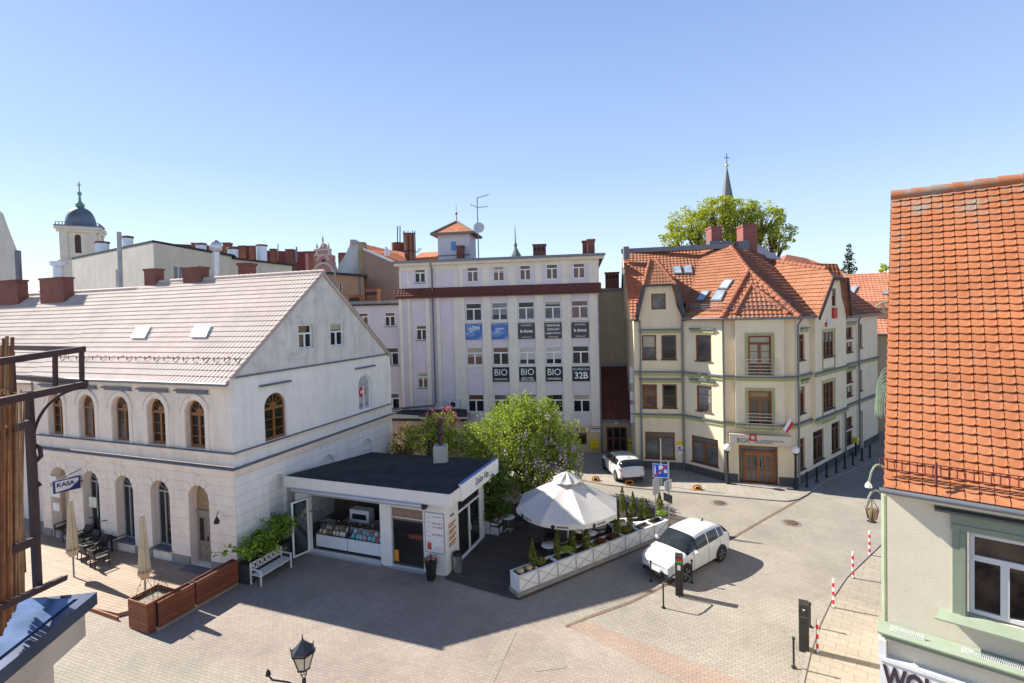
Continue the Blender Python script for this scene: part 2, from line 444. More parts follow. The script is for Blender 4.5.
# ================================================================== GROUND
GROUND_Z = 0
def sheet(name, pts, m, z, kind='structure', uvrot=0.0):
    mb = MB(); P = [V((p.x, p.y, z)) for p in pts]
    tri = geometry.tessellate_polygon([P])
    for t in tri:
        q = [P[i] for i in t]
        if (q[1]-q[0]).cross(q[2]-q[0]).z < 0: t = t[::-1]
        mb.add([P[i] for i in t], [(0,1,2)])
    o = mb.build(name, m, uvrot=uvrot); o['kind'] = kind; return o
M_cob = pavers('street_setts', (.36,.325,.275), (.315,.285,.242), (.245,.222,.19), .21, .125, .012, stain=.22)
M_plaza = pavers('plaza_pavers', (.37,.315,.268), (.325,.275,.235), (.255,.215,.183), .22, .11, .008, stain=.24)
M_salmon = pavers('salmon_pavers', (.375,.285,.228), (.335,.255,.207), (.24,.18,.145), .22, .11, .008, stain=.18)
M_slab = pavers('pale_slabs', (.375,.34,.29), (.335,.305,.262), (.22,.20,.172), .5, .5, .008, off=.0, stain=.2)
M_grey = pavers('grey_pavers', (.37,.33,.275), (.325,.292,.245), (.22,.197,.165), .22, .11, .008, stain=.2)
M_walk = pavers('buff_slabs', (.375,.332,.268), (.335,.297,.24), (.22,.195,.158), .6, .33, .008, stain=.18)
M_asph = mat('asphalt_lane', (.17,.165,.16), .9, .2, .6, .3, 90)
M_kerb = mat('granite_kerb', (.27,.25,.225), .85, .15, 4, .2, 60)
M_deckdark = planks('dark_decking', (.125,.10,.085), (.09,.072,.062), .14, 3.0)
gp = [V((x, y, 0)) for x, y in ((-500,-60),(500,-60),(500,900),(-500,900))]
sheet('ground', gp, M_cob, 0, uvrot=radians(-25))
pl = [G(*p) for p in ((518,600),(566,626),(640,655),(715,683),(760,702))]
pl = [V((-40,3,0)), V((4.2,3,0))]+pl[::-1]+[G(447,560), V((-3,30,0)), V((-14,34,0)), V((-40,30,0))]
sheet('plaza', pl, M_plaza, .004, uvrot=radians(-20))
sheet('pavement_band', [G(*p) for p in ((560,622),(592,623),(800,703),(722,703))], M_salmon, .008, uvrot=radians(-20))
sheet('pavement_band', [G(*p) for p in ((60,600),(330,705),(230,745),(-60,690))], M_grey, .012, uvrot=radians(-20))
sheet('pavement_band', [G(*p) for p in ((503,630),(516,633),(486,700),(466,700))], M_grey, .012, uvrot=radians(25))
sheet('pavement_band', [G(*p) for p in ((532,653),(560,650),(566,668),(536,672))], M_grey, .012, uvrot=radians(-20))
walk = [G(*p) for p in ((540,472),(606,485),(640,488.6),(722,496),(764,499.8),(786,501.5),(797,499.5),(806,494.8),(824,481),(885,456),(930,440))]
wk = walk+[V((30,44,0)), V((12,38,0)), V((0,42,0))]
sheet('pavement', wk, M_slab, .02, uvrot=radians(-14))
fp = [G(*p) for p in ((890,536),(886,539),(866,558),(845,578),(830,600),(818,625),(808,655),(800,690),(794,720))]
sheet('sidewalk', fp+[V((8.0,11,0)), V((12,6,0)), V((22,14,0))], M_walk, .02, uvrot=radians(-39))
def strip(name, pts, w, h, m):
    mb = MB()
    for a, b in zip(pts[:-1], pts[1:]):
        d = (b-a); e = d.normalized()*.004
        mb.bar(V((a.x,a.y,h/2-.02)), V((b.x,b.y,h/2-.02))-e, w, h+.04)
    o = mb.build(name, m); o['kind'] = 'structure'; return o
strip('kerb', walk, .14, .06, M_kerb); strip('kerb', fp, .12, .05, M_kerb)
strip('kerb', [G(*p) for p in ((806,496),(765,519),(724,543),(672,582),(631,602),(587,618),(566,627))], .13, .012, mat('rusty_channel', (.17,.12,.09), .85, .2, 4))
sheet('deck_floor', [G(*p) for p in ((446,580),(519,601),(668,538),(700,522),(640,505),(520,480),(470,500),(440,560))], M_deckdark, .03, uvrot=radians(-20))
M_cover = mat('iron_cover', (.17,.12,.09), .6, .25, 6, .3, 30, metal=.3)
M_concrete = mat('pale_concrete', (.42,.40,.37), .9, .12, 2, .2, 60)
for n, ((x, y), lab) in enumerate((((791,523),'round rusty manhole cover in the setts, nearer of the two'), ((719,503),'round rusty manhole cover in the setts beside the pavement kerb'))):
    p = G(x, y); r = thing('manhole_cover', lab, 'manhole cover', p, 'manhole covers in the street')
    MB().lathe(p, [(.48,.006),(.46,.011),(.34,.011)], 24).build('surround', mat('cover_frame', (.20,.18,.16), .85, .2, 6), r)
    mb = MB().lathe(p, [(.335,.008),(.33,.015),(.0001,.015)], 24)
    for k in range(-3, 4): mb.box(p.x-.26, p.x+.26, p.y+k*.075-.012, p.y+k*.075+.012, .016, .02)
    mb.build('lid', M_cover, r)

# ================================================================== THE ARCADED HOUSE (left)
M_front = mat('bounce_cream_stucco', (.84,.73,.62), .9, .06, 1.5, .25, 50, streak=(.44,.39,.34), streak_amt=.35, spots=(.50,.43,.37), sp_lo=.67)  # cream, with the warm bounce off the paving put into the colour
M_side = mat('white_stucco', (.84,.82,.78), .9, .05, 1.2, .25, 50, streak=(.58,.56,.54), streak_amt=.4, spots=(.62,.60,.58), sp_lo=.66)
M_gable = mat('grey_render', (.68,.66,.61), .92, .10, 1.4, .3, 50, streak=(.38,.38,.37), streak_amt=.55, spots=(.50,.49,.48), sp_lo=.56)
M_lead = mat('lead_flashing', (.16,.17,.20), .55, .15, 3, .1, 30, metal=.3)
M_plinth = mat('grey_plinth', (.30,.28,.26), .9, .12, 2, .3, 40)
M_slate0 = mat('dark_step_stone', (.12,.12,.125), .8, .15, 3)
M_zinc = mat('zinc', (.20,.215,.235), .5, .15, 3, metal=.5)
M_oak = mat('varnished_oak', (.25,.105,.036), .5, .2, 5, coat=.2)
M_white = mat('white_paint', (.78,.78,.77), .5, .04, 3)
M_pvc = mat('white_pvc', (.76,.77,.79), .4, .03, 3)
M_g1 = glassy('dark_pane', (.008,.009,.010), (.028,.028,.027), spec=.4)
M_g2 = glassy('curtained_pane', (.05,.048,.044), (.17,.165,.155), spec=.4)
M_g3 = glassy('brown_blind_pane', (.10,.045,.028), (.17,.085,.055))
M_g4 = glassy('grey_blind_pane', (.09,.092,.09), (.17,.172,.168), spec=.4)
M_tilepale = tiles('faded_tiles', [(.52,.42,.37),(.56,.465,.415),(.54,.44,.39),(.58,.49,.44),(.50,.40,.35)], .24, .36, (.33,.27,.24), moss_amt=.35)
M_brick = pavers('red_brick', (.26,.085,.06), (.20,.065,.048), (.24,.17,.14), .25, .075, .010, stain=.3)
M_orangebrick = pavers('chimney_brick', (.40,.13,.07), (.33,.10,.055), (.30,.2,.15), .25, .075, .010, stain=.3)
M_black = mat('black_iron', (.018,.018,.02), .5, .2, 5)
M_felt = mat('bitumen_felt', (.030,.036,.042), .85, .35, 1.3, .35, 45, streak=(.06,.062,.065), streak_amt=.4, spots=(.085,.085,.085), sp_lo=.66)
FA = -.3525
C0 = G(238.3, 578)
A = Frame(C0, FA); B = Frame(C0, FA+pi/2)
SL = -13.3; GW = 11.45; EZ = 8.46; APEX = (5.73, 13.2); COR = 4.63; SIL = 5.32
house = thing('arcaded_house', 'cream two-storey house with arched windows and pale tiled gable roof', 'house', C0)
rnd = random.Random(3)
RB = random.Random(99); MBL = [mat('white_blind', (.50,.50,.48), .6, .06, 4), mat('cream_blind', (.42,.37,.28), .6, .1, 4), mat('grey_net', (.24,.24,.235), .5, .25, 3), mat('grey_net', (.24,.24,.235))]
def arched_window(F, a0, a1, z0, z1, dep, parent, frame_m=M_oak, glass=M_g1, label=None, trans=True, bars=2):
    r = (a1-a0)/2; zs = z1-r; L = arch_loop(a0, a1, z0, zs, n=14); mb = MB()
    loop_bar(mb, F, L, .085, -dep, -dep+.09)
    c = (a0+a1)/2
    if trans: mb.fbox(F, a0+.05, a1-.05, zs-.13, zs+.0, -dep, -dep+.11)
    mb.fbox(F, c-.055, c+.055, z0+.05, zs-.1, -dep, -dep+.10)
    for s in (-1, 1):
        mb.fbox(F, c+s*r*.5-r*.5+.05, c+s*r*.5+r*.5-.05, z0+.07, z0+.13, -dep, -dep+.08)
        for k in range(1, bars+1):
            z = z0+(zs-z0-.1)*k/(bars+1); mb.fbox(F, c+s*r*.5-r*.45, c+s*r*.5+r*.45, z-.018, z+.018, -dep, -dep+.06)
    if trans:
        for k in range(1, 6):
            an = pi*k/6; mb.bar(F.W(c+.28*r*cos(an), zs+.28*r*sin(an), -dep+.05), F.W(c+r*.95*cos(an), zs+r*.95*sin(an), -dep+.05), .03)
        mb.prism([F.W(c+r*.33*cos(pi*k/8), zs+r*.33*sin(pi*k/8), -dep) for k in range(9)], F.n*.08)
    w = mb.build('window', frame_m, parent)
    face_mb(MB(), F, L, -dep+.03).build('pane', glass, w)
    if label: w['label'] = label
    return w
def rect_window(F, a0, a1, z0, z1, dep, parent, frame_m=M_pvc, glass=M_g1, cols=2, tr=None, fw=.07, sill=None, sm=None, bars=0, tglass=None, lab=None, mw=None):
    """frame with cols lights below a transom at height fraction tr, as window > pane, sill"""
    mb = MB(); loop_bar(mb, F, rect_loop(a0, a1, z0, z1), fw, -dep, -dep+.08)
    zt = z0+(z1-z0)*tr if tr else z1; mw = mw or fw
    if tr: mb.fbox(F, a0+fw*.5, a1-fw*.5, zt-mw*.6, zt+mw*.6, -dep, -dep+.085)
    for k in range(1, cols):
        c = a0+(a1-a0)*k/cols; mb.fbox(F, c-mw*.7, c+mw*.7, z0+fw*.5, zt-mw*.5, -dep, -dep+.083)
    for k in range(bars):
        z = z0+(zt-z0)*(k+1)/(bars+1); mb.fbox(F, a0+fw*.5, a1-fw*.5, z-.016, z+.016, -dep, -dep+.06)
    w = mb.build('window', frame_m, parent)
    if tr and tglass:
        face_mb(MB(), F, rect_loop(a0, a1, z0, zt), -dep+.03).build('pane', glass, w)
        face_mb(MB(), F, rect_loop(a0, a1, zt, z1), -dep+.03).build('blind', tglass, w)
    else: face_mb(MB(), F, rect_loop(a0, a1, z0, z1), -dep+.03).build('pane', glass, w)
    if RB.random() < .4 and a1-a0 > .7:
        zb = z1-(z1-z0)*RB.uniform(.2, .75); face_mb(MB(), F, rect_loop(a0+fw*.8, a1-fw*.8, zb, z1-fw*.8), -dep+.034).build('blind', RB.choice(MBL), w)
    if sill: MB().fbox(F, a0-.06, a1+.06, z0-.06, z0+.004, -dep+.06, sill).build('sill', sm or M_zinc, w)
    if lab: w['label'] = lab
    return w
# --- front
upx = [(59.2,69,391.7,434),(89.5,101.2,393.2,437),(122.4,134.9,395.4,440.5),(157,171.7,396.6,443.4),(195,210.5,399.2,448.5)]
wc = []
for x0, x1, y0, y1 in upx:
    a0, a1 = A.px(x0, y1, -.3)[0], A.px(x1, y1, -.3)[0]; wc.append((a0+a1)/2)
st = (wc[-1]-wc[0])/4
centers = [wc[-1]-st*k for k in range(5)]
zu0, zu1 = SIL+.04, A.px(202, 399.2, -.3)[1]
HW = .58
holes = []; wins = []
for c in centers:
    holes.append(arch_loop(c-HW, c+HW, zu0, zu1-HW, n=14)); wins.append((c-HW, c+HW, zu0, zu1))
gz1 = A.px(207, 488)[1]; ghw = .62
gspec = []
for i, c in enumerate(centers):
    z0 = {0: .18, 4: .18}.get(i, .75)
    z0 = .18 if i == 0 else (.15 if i == 4 else .62)
    hw = .62 if i < 4 else .75
    gspec.append((c-hw, c+hw, z0, gz1+.06)); holes.append(arch_loop(c-hw, c+hw, z0, gz1+.06-hw, n=14))
up_h = [h for h in holes[:5]]; lo_h = holes[5:]
mb = MB(); wall_mb(mb, A, rect_loop(SL, 0, COR+.1, EZ), up_h, .32)
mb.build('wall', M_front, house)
# ground floor: coursed blocks with open joints, cut round the arches
M_joint = mat('stucco_joint', (.40,.35,.30), .95, .1, 3)
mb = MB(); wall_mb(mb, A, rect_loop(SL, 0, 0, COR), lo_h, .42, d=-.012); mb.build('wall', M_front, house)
mb = MB(); rows = 9; zr0, zr1 = .5, COR-.35; rh = (zr1-zr0)/rows
edges = [(a0, a1, z1) for a0, a1, z0, z1 in gspec][::-1]
def arch_half(z, z1, hw):
    zs = z1-hw
    return hw if z < zs else (sqrt(max(0, hw*hw-(z-zs)**2)) if z < z1 else 0)
for r in range(rows):
    za, zb = zr0+r*rh+.009, zr0+(r+1)*rh-.009
    xs = [SL]
    for a0, a1, z1 in edges:
        hw = (a1-a0)/2; c = (a0+a1)/2
        h = max(arch_half(za, z1, hw), arch_half(zb, z1, hw))
        if za > z1-hw*.9: h = max(h+.10, .16)      # the arch stones take over above the springing
        elif h: h += .004
        if h: xs += [c-h, c+h]
    xs += [0]
    for i in range(0, len(xs), 2):
        if xs[i+1]-xs[i] > .12: mb.fbox(A, xs[i], xs[i+1], za, zb, -.0115, .004)
for a0, a1, z1 in edges:                            # fans of arch stones
    hw = (a1-a0)/2; c = (a0+a1)/2; zs = z1-hw
    for k in range(7):
        t0, t1 = pi*k/7+.03, pi*(k+1)/7-.03
        ro = hw+.34+(.12 if k == 3 else 0)
        mb.prism([A.W(c+q*cos(t), zs+q*sin(t), -.0115) for t, q in ((t0, hw+.01), (t1, hw+.01), (t1, ro), (t0, ro))][::-1], A.n*.028)
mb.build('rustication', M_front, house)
MB().fbox(A, SL-.03, .03, 0, .5, -.02, .05).build('plinth', M_plinth, house) if False else None
mb = MB()
prev = SL
for a0, a1, z1 in edges:
    mb.fbox(A, prev, a0-.02, 0, .5, -.02, .045); prev = a1+.02
mb.fbox(A, prev, .045, 0, .5, -.02, .045); mb.fbox(B, .05, GW, 0, .5, -.02, .045)
build_each(mb, 'plinth', M_plinth, house)
# mouldings wrap the corner
def band(name, z0, z1, d, m, a0=SL, top=None):
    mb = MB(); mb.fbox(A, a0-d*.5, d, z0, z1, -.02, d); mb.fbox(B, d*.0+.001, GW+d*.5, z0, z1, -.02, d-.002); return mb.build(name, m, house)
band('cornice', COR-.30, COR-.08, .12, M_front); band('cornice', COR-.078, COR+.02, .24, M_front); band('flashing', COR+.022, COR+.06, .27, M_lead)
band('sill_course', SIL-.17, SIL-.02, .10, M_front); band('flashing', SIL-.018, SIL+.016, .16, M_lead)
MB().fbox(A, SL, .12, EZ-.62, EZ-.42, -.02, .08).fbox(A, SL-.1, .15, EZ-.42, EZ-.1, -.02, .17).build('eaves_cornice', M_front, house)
for c in centers:
    r0 = HW+.06; zs = zu1-HW
    mb = MB()
    for ro, ri, dd in ((HW+.30, HW+.24, .07), (HW+.22, HW+.02, .035)):
        n = 16
        for k in range(n):
            t0, t1 = pi*k/n, pi*(k+1)/n
            mb.prism([A.W(c+q*cos(t), zs+q*sin(t), -.01) for t, q in ((t0, ri), (t1, ri), (t1, ro), (t0, ro))][::-1], A.n*(dd+.01))
        if dd < .05:
            for s in (-1, 1): mb.fbox(A, c+s*(ri+ro)/2-(ro-ri)/2, c+s*(ri+ro)/2+(ro-ri)/2, SIL+.02, zs, -.01, dd)
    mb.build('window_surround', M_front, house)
    MB().fbox(A, c-.98, c+.98, zu1+.40, zu1+.47, -.01, .22).fbox(A, c-.92, c+.92, zu1+.30, zu1+.398, -.01, .12).build('window_hood', M_lead, house)
for i, (a0, a1, z0, z1) in enumerate(wins): arched_window(A, a0, a1, z0, z1, .30, house, glass=rnd.choice([M_g1, M_g2]))
M_greydoor = mat('weathered_door', (.27,.235,.19), .7, .2, 6, .2, 40)
for i, (a0, a1, z0, z1) in enumerate(gspec):
    if i == 0:
        c = (a0+a1)/2; zs = z1-(a1-a0)/2; mb = MB()
        for s in (-1, 1):
            x0, x1 = (a0+.03, c-.01) if s < 0 else (c+.01, a1-.03)
            mb.fbox(A, x0, x1, .2, 2.35, -.42, -.36)
            for p0, p1 in ((.3,.95),(1.05,2.2)): loop_bar(mb, A, rect_loop(x0+.1, x1-.1, p0, p1), .05, -.36, -.335)
        mb.fbox(A, a0, a1, 2.36, 2.5, -.42, -.32)
        d = mb.build('door', M_greydoor, house)
        MB().fbox(A, c-.45, c-.15, 1.12, 2.15, -.36, -.345).fbox(A, c+.15, c+.45, 1.12, 2.15, -.36, -.345).build('pane', M_g1, d)
        face_mb(MB(), A, arch_loop(a0, a1, 2.5, zs), -.40).build('fanlight', mat('patterned_fanlight', (.30,.21,.12), .5, .5, 14), d)
        MB().fbox(A, c+.03, c+.07, 1.15, 1.35, -.36, -.31).build('handle', M_black, d)
        MB().fbox(A, a0-.15, a1+.2, .0, .17, -.42, .5).build('door_step', M_lead, house)
    elif i == 4:
        L = arch_loop(a0, a1, z0, z1-(a1-a0)/2)
        face_mb(MB(), A, L, -.62).build('recess', M_front, house)
        MB().fbox(A, a1-.42, a1-.02, .15, 2.5, -.6, -.45).build('door', M_black, house)
    else:
        L = arch_loop(a0, a1, z0, z1-(a1-a0)/2); zs = z1-(a1-a0)/2; c = (a0+a1)/2; mb = MB()
        loop_bar(mb, A, L, .06, -.42, -.34); mb.fbox(A, a0, a1, zs-.05, zs+.03, -.42, -.33); mb.fbox(A, c-.2, c-.14, z0, zs, -.42, -.34)
        for k in range(1, 6):
            an = pi*k/6; mb.bar(A.W(c+.1*cos(an), zs+.1*sin(an), -.37), A.W(c+.6*cos(an), zs+.6*sin(an), -.37), .025)
        w = mb.build('window', mat('grey_window_paint', (.33,.34,.35), .5), house)
        face_mb(MB(), A, L, -.39).build('pane', M_g1, w)
        MB().fbox(A, a0-.03, a1+.03, z0-.06, z0+.004, -.36, .1).build('sill', M_lead, w)
# --- gable side
Bw = [(265.4, 287, 391.7, 437.5), (359.3, 372, 373.6, 409.5)]
bh = []
for x0, x1, y0, y1 in Bw:
    a0, a1 = B.px(x0, y1)[0], B.px(x1, y1)[0]; z1 = B.px((x0+x1)/2, y0, -.15)[1]; bh.append((a0, a1, SIL+.04, z1))
blind = []
for x0, x1, yt in ((268.5, 286, 474), (319.5, 335, 455), (360.5, 372.5, 439)):
    a0, a1 = B.px(x0, yt+8)[0], B.px(x1, yt+8)[0]; z1 = B.px((x0+x1)/2, yt)[1]; blind.append((a0, a1, .9, z1))
mb = MB(); wall_mb(mb, B, rect_loop(0, GW, 0, EZ), [arch_loop(a0, a1, z0, z1-(a1-a0)/2) for a0, a1, z0, z1 in bh+blind], .2)
mb.build('wall', M_side, house)
for a0, a1, z0, z1 in blind: face_mb(MB(), B, arch_loop(a0, a1, z0, z1-(a1-a0)/2), -.2).build('blind_arch', M_side, house)
mb = MB()
for r in range(rows+1):                             # joints of the coursed side wall, scored lines
    z = zr0+r*rh
    mb.fbox(B, .02, GW-.02, z-.008, z+.008, -.01, .0035)
mb.build('joint', mat('side_joint', (.50,.49,.47), .95), house)
for i, (a0, a1, z0, z1) in enumerate(bh):
    if i == 0: arched_window(B, a0, a1, z0, z1, .2, house)
    else:
        w = arched_window(B, a0, a1, z0, z1, .2, house, M_white, mat('printed_panel', (.42,.44,.47), .5, .25, 2.5), trans=False, bars=0)
        c = (a0+a1)/2; zc = z0+(z1-z0)*.52
        MB().prism([B.W(c-.05+.33*cos(2*pi*k/24), zc+.33*sin(2*pi*k/24), -.168) for k in range(24)], B.n*.01).build('roundel', mat('red_enamel', (.50,.05,.045), .5), w)
        MB().fbox(B, c-.25, c+.15, zc-.07, zc+.07, -.157, -.15).build('roundel_bar', M_white, w)
        MB().fbox(B, c-.42, c+.42, zc-.75, zc-.71, -.168, -.16).fbox(B, c-.42, c+.3, zc-.85, zc-.82, -.168, -.16).build('print_line', M_black, w)
    c = (a0+a1)/2
    MB().fbox(B, c-.88, c+.88, zu1+.42, zu1+.49, -.01, .2).build('window_hood', M_lead, house)
gh = []
for x0, x1, y0, y1 in ((299, 312.5, 324, 349), (330.7, 343.5, 322.5, 346.5)):
    a0, z0 = B.px(x0, y1); a1, z1 = B.px(x1, y0); gh.append((a0, a1, z0, z1))
mb = MB(); wall_mb(mb, B, [(-.02, EZ), (GW+.02, EZ), APEX], [rect_loop(*g) for g in gh], .22, d=.02); mb.build('gable', M_gable, house)
for g in gh: rect_window(B.off(.02), *g, .2, house, M_pvc, M_g1, 2, .62, .075, sill=.05, sm=M_gable)
mb = MB().fbox(B, .1, GW-.1, EZ+.0, EZ+.07, 0, .13); mb.build('gable_flashing', M_lead, house)
MB().fbox(B, -.16, .0, EZ-.42, EZ+.02, -.3, .16).build('kneeler', M_front, house)
MB().fbox(B, GW, GW+.25, 0, EZ, -6, 0).build('wall', M_side, house)
# --- roof
def LP(a, b, z): return A.W(a, z)+B.u*b          # a along the front, b back into the house
ov = .32; slope = (APEX[1]-EZ)/APEX[0]
ez = EZ-ov*slope+.1
vr = .14
r0 = [LP(SL-.1, -ov, ez), LP(vr, -ov, ez), LP(vr, APEX[0], APEX[1]+.1), LP(SL-.1, APEX[0], APEX[1]+.1)]
rb = [LP(vr, GW+ov, ez), LP(SL-.1, GW+ov, ez), LP(SL-.1, APEX[0], APEX[1]+.1), LP(vr, APEX[0], APEX[1]+.1)]
def xr(mb): ridge(mb, r0[3], r0[2], .13)
roof = tile_roof('roof', house, r0, M_tilepale, .24, .36, .036, .03, 6, extra=xr)
tile_roof('roof', house, rb, M_tilepale, .24, .36, .05, .03, 4)
# the wing to the left: same ridge, wall set back
SW = -34; bk = 1.2
wz = ez+.02+(bk)*slope*.0
dzw = -.42
r1 = [LP(SW, -ov+.45, ez+dzw+.45*slope*.0+.0), LP(SL-.1, -ov+.45, ez+dzw), LP(SL-.1, APEX[0], APEX[1]+.1+dzw+.1), LP(SW, APEX[0], APEX[1]+.1+dzw+.1)]
def xr2(mb): ridge(mb, r1[3], r1[2], .13)
tile_roof('roof', house, r1, M_tilepale, .24, .36, .036, .03, 6, extra=xr2)
mb = MB(); wall_mb(mb, A.off(-bk), rect_loop(SW, SL, 0, EZ-.3), [rect_loop(SL-1.6, SL-.9, 5.6, 7.4), rect_loop(SL-1.6, SL-.9, 1.2, 3.2)], .2)
mb.fbox(A, SL-.0, SL+.2, 0, EZ, -bk-.02, -.002)
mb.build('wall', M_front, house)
rect_window(A.off(-bk), SL-1.6, SL-.9, 5.6, 7.4, .2, house, M_pvc, M_g1, 2); rect_window(A.off(-bk), SL-1.6, SL-.9, 1.2, 3.2, .2, house, M_pvc, M_g1, 2)
mb = MB().tube([LP(SL-.2, -ov-.07, ez-.03), LP(vr+.1, -ov-.07, ez-.03)], .075, 8); mb.build('gutter', M_zinc, house)
MB().tube([A.W(SL-.15, EZ-.3, .1), A.W(SL-.15, .1, .1)], .05, 8).build('downpipe', M_zinc, house)
mb = MB()
for k in range(21):
    a = SL+.4+k*.63; p = LP(a, .55, EZ+.55*slope+.2)
    mb.bar(p, p+V((0,0,.2)), .03); mb.bar(p+V((0,0,.08)), p+A.n*-.25+V((0,0,.2)), .03)
mb.build('snow_hook', mat('rusty_hook', (.22,.10,.08), .7), house)
def on_roof(px, py): return onpl(px, py, r0[0], r0[1], r0[2])
M_skyl = mat('opal_rooflight', (.78,.79,.80), .25, .03, 2)
rn = (r0[1]-r0[0]).cross(r0[2]-r0[1]).normalized()
if rn.z < 0: rn = -rn
for q in (((132.5,339.5),(146,339.5),(152,328),(139,328)), ((192,338.5),(207,338.5),(212.5,327),(198,327))):
    pts = [on_roof(*p) for p in q]; f = MB().prism([p+rn*.02 for p in pts], rn*.13).build('rooflight', M_skyl, roof)
def ridge_chimney(x0, x1, yt, m, cap=True, thick=.55, label=None, b0=None):
    """brick stack standing on the ridge; x0..x1 and yt where its front face shows"""
    F = Frame(LP(0, APEX[0]-.25), FA) if False else A.off(-(APEX[0]-thick/2 if b0 is None else b0))
    a0, a1 = F.px(x0, 285)[0], F.px(x1, 285)[0]; z1 = F.px((x0+x1)/2, yt)[1]
    mb = MB().fbox(F, a0, a1, APEX[1]-2.0, z1-.12, -thick, 0)
    mb.fbox(F, a0-.05, a1+.05, z1-.12, z1, -thick-.05, .05)
    c = mb.build('chimney', m, roof)
    zf = EZ+((APEX[0] if b0 is None else b0)-thick*0-.3)*slope+.02
    if b0 is None: MB().fbox(F, a0-.04, a1+.04, APEX[1]-.45, APEX[1]-.2, -.02, .09).build('flashing', M_zinc, c)
    else: MB().prism([F.W(a1+.0, zf-.25, .12), F.W(a1+.0, zf+thick*slope+.1, -thick), F.W(a1+.0, zf+thick*slope-.1, -thick), F.W(a1+.0, zf-.6, .12)], F.u*.05).build('flashing', M_zinc, c)
    return c
ridge_chimney(144.5, 155.5, 268.5, M_brick); ridge_chimney(183, 201, 267, M_brick)
ridge_chimney(-25, 17, 281, M_brick, thick=.6, b0=4.9); ridge_chimney(39.5, 63, 277.5, M_brick, thick=.6, b0=4.9)
MB().tube([LP(SL+3.7, APEX[0]+.6, APEX[1]-.4), LP(SL+3.7, APEX[0]+.6, APEX[1]+1.0)], .07).build('flue', M_zinc, roof)
# --- wall lamp and plaques by the entrance
MB().bar(A.W(-1.0, 2.75, 0), A.W(-.55, 2.75, .45), .025).lathe(A.W(-.55, 2.45, .45), [(.1,0),(.12,.1),(.03,.28)], 8).build('wall_lamp', M_black, house)
mb = MB()
for (a, z, w, h) in ((-12.55, 2.9, .5, .35), (-12.5, 2.2, .7, .5), (-12.4, 1.5, .5, .4)): mb.fbox(A, a, a+w, z, z+h, .0, .03)
build_each(mb, 'notice', M_white, house)
mb = MB().fbox(A, -9.55, -9.0, 2.0, 2.5, .0, .03).build('notice', mat('printed_notice', (.55,.60,.50), .6, .3, 12), house)
# KASA sign on its bracket
sgn = thing('hanging_sign', 'white arrow sign reading KASA with dark blue edges above the arched doorway', 'sign', A.W(-11.2, 3.3))
kw = A.px(82, 481); SF = Frame(A.W(kw[0], 0), FA+radians(75)); sL = -SF.px(53, 489)[0]; sz = kw[1]; print('kasa', kw, sL)
sL = min(sL, 2.2); a0, a1 = -sL, -.08
MB().prism([SF.W(a0, sz-.30, -.08), SF.W(a1, sz-.30, -.08), SF.W(a1, sz+.30, -.08), SF.W(a0, sz+.30, -.08)], SF.n*.16).build('sign_box', mat('navy_enamel', (.02,.035,.16), .4), sgn)
MB().prism([SF.W(a0+.07, sz-.25, .08), SF.W(a0+(a1-a0)*.6, sz-.19, .08), SF.W(a1-.07, sz+.10, .08), SF.W(a1-.07, sz+.25, .08), SF.W(a0+.07, sz+.25, .08)], SF.n*.006).build('sign_face', M_white, sgn)
text('KASA', .27, SF, a0+(a1-a0)*.44, sz+.06, .088, mat('navy_letter', (.03,.05,.2), .5), sgn, bold=.010)
MB().bar(SF.W(a0+.2, sz+.33), SF.W(.0, sz+.6), .03).bar(SF.W(a1, sz), SF.W(.05, sz), .05).build('bracket', M_black, sgn)

# ================================================================== KIOSK
M_kiosk = mat('kiosk_render', (.74,.71,.67), .8, .04, 1.5, .15, 60, streak=(.6,.56,.52), streak_amt=.25)
kN = G(447, 576.5)
KF = Frame(kN, FA); 
sd = G(485, 537)-kN; KS = Frame(kN, atan2(sd.y, sd.x)); KD = sd.length
print('kiosk', kN, KD, math.degrees(KS.ang), KF.px(291, 552))
KA = -7.9; KH = 3.05; KT = 3.62
kiosk = thing('ice_cream_kiosk', 'low white kiosk with black felt roof and glazed serving front', 'kiosk', kN)
def kp(a, b, z): return KF.W(a, z)+KS.u*b
op1 = (KF.px(309.5, 540)[0], KF.px(381, 556)[0]); op2 = (KF.px(392, 556)[0], KF.px(424.5, 565)[0])
mb = MB(); wall_mb(mb, KF, rect_loop(KA, 0, 0, KH), [rect_loop(op1[0], op1[1], .08, 2.72), rect_loop(op2[0], op2[1], .06, 2.68)], .22)
sh = [(1.55, 3.1)]
s0, s1 = KS.px(455, 571)[0], KS.px(476, 546)[0]
s0 = 1.15; s1 = min(KD-.35, 3.6)
wall_mb(mb, KS, rect_loop(0, KD, 0, KH), [rect_loop(s0, s1, .06, 2.75)], .15)
mb.quad(kp(0,KD,0), kp(KA,KD,0), kp(KA,KD,KH), kp(0,KD,KH))
mb.build('wall', M_kiosk, kiosk)
MB().quad(kp(KA,0,.05), kp(-.02,.02,.05), kp(-.02,KD,.05), kp(KA,KD,.05)).build('floor', mat('kiosk_floor', (.22,.19,.17), .5), kiosk)
mb = MB().quad(kp(KA,2.6,.05), kp(-2.6,2.6,.05), kp(-2.6,2.6,KH), kp(KA,2.6,KH)); mb.quad(kp(-2.6,2.6,.05), kp(-2.6,KD,.05), kp(-2.6,KD,KH), kp(-2.6,2.6,KH))
mb.build('partition', mat('dark_partition', (.10,.075,.06), .7), kiosk)
rz0, rz1 = KT, KT+.5
of = .34; orr = .40
bL = B.px(371, 452.5); print('kiosk back', bL, kp(KA,0,0), B.W(bL[0],0))
rp = [kp(KA-.15, -of, KT), kp(orr, -of, KT-.02), kp(orr, KD+.55, KT+.03), B.W(bL[0], bL[1], .05)]
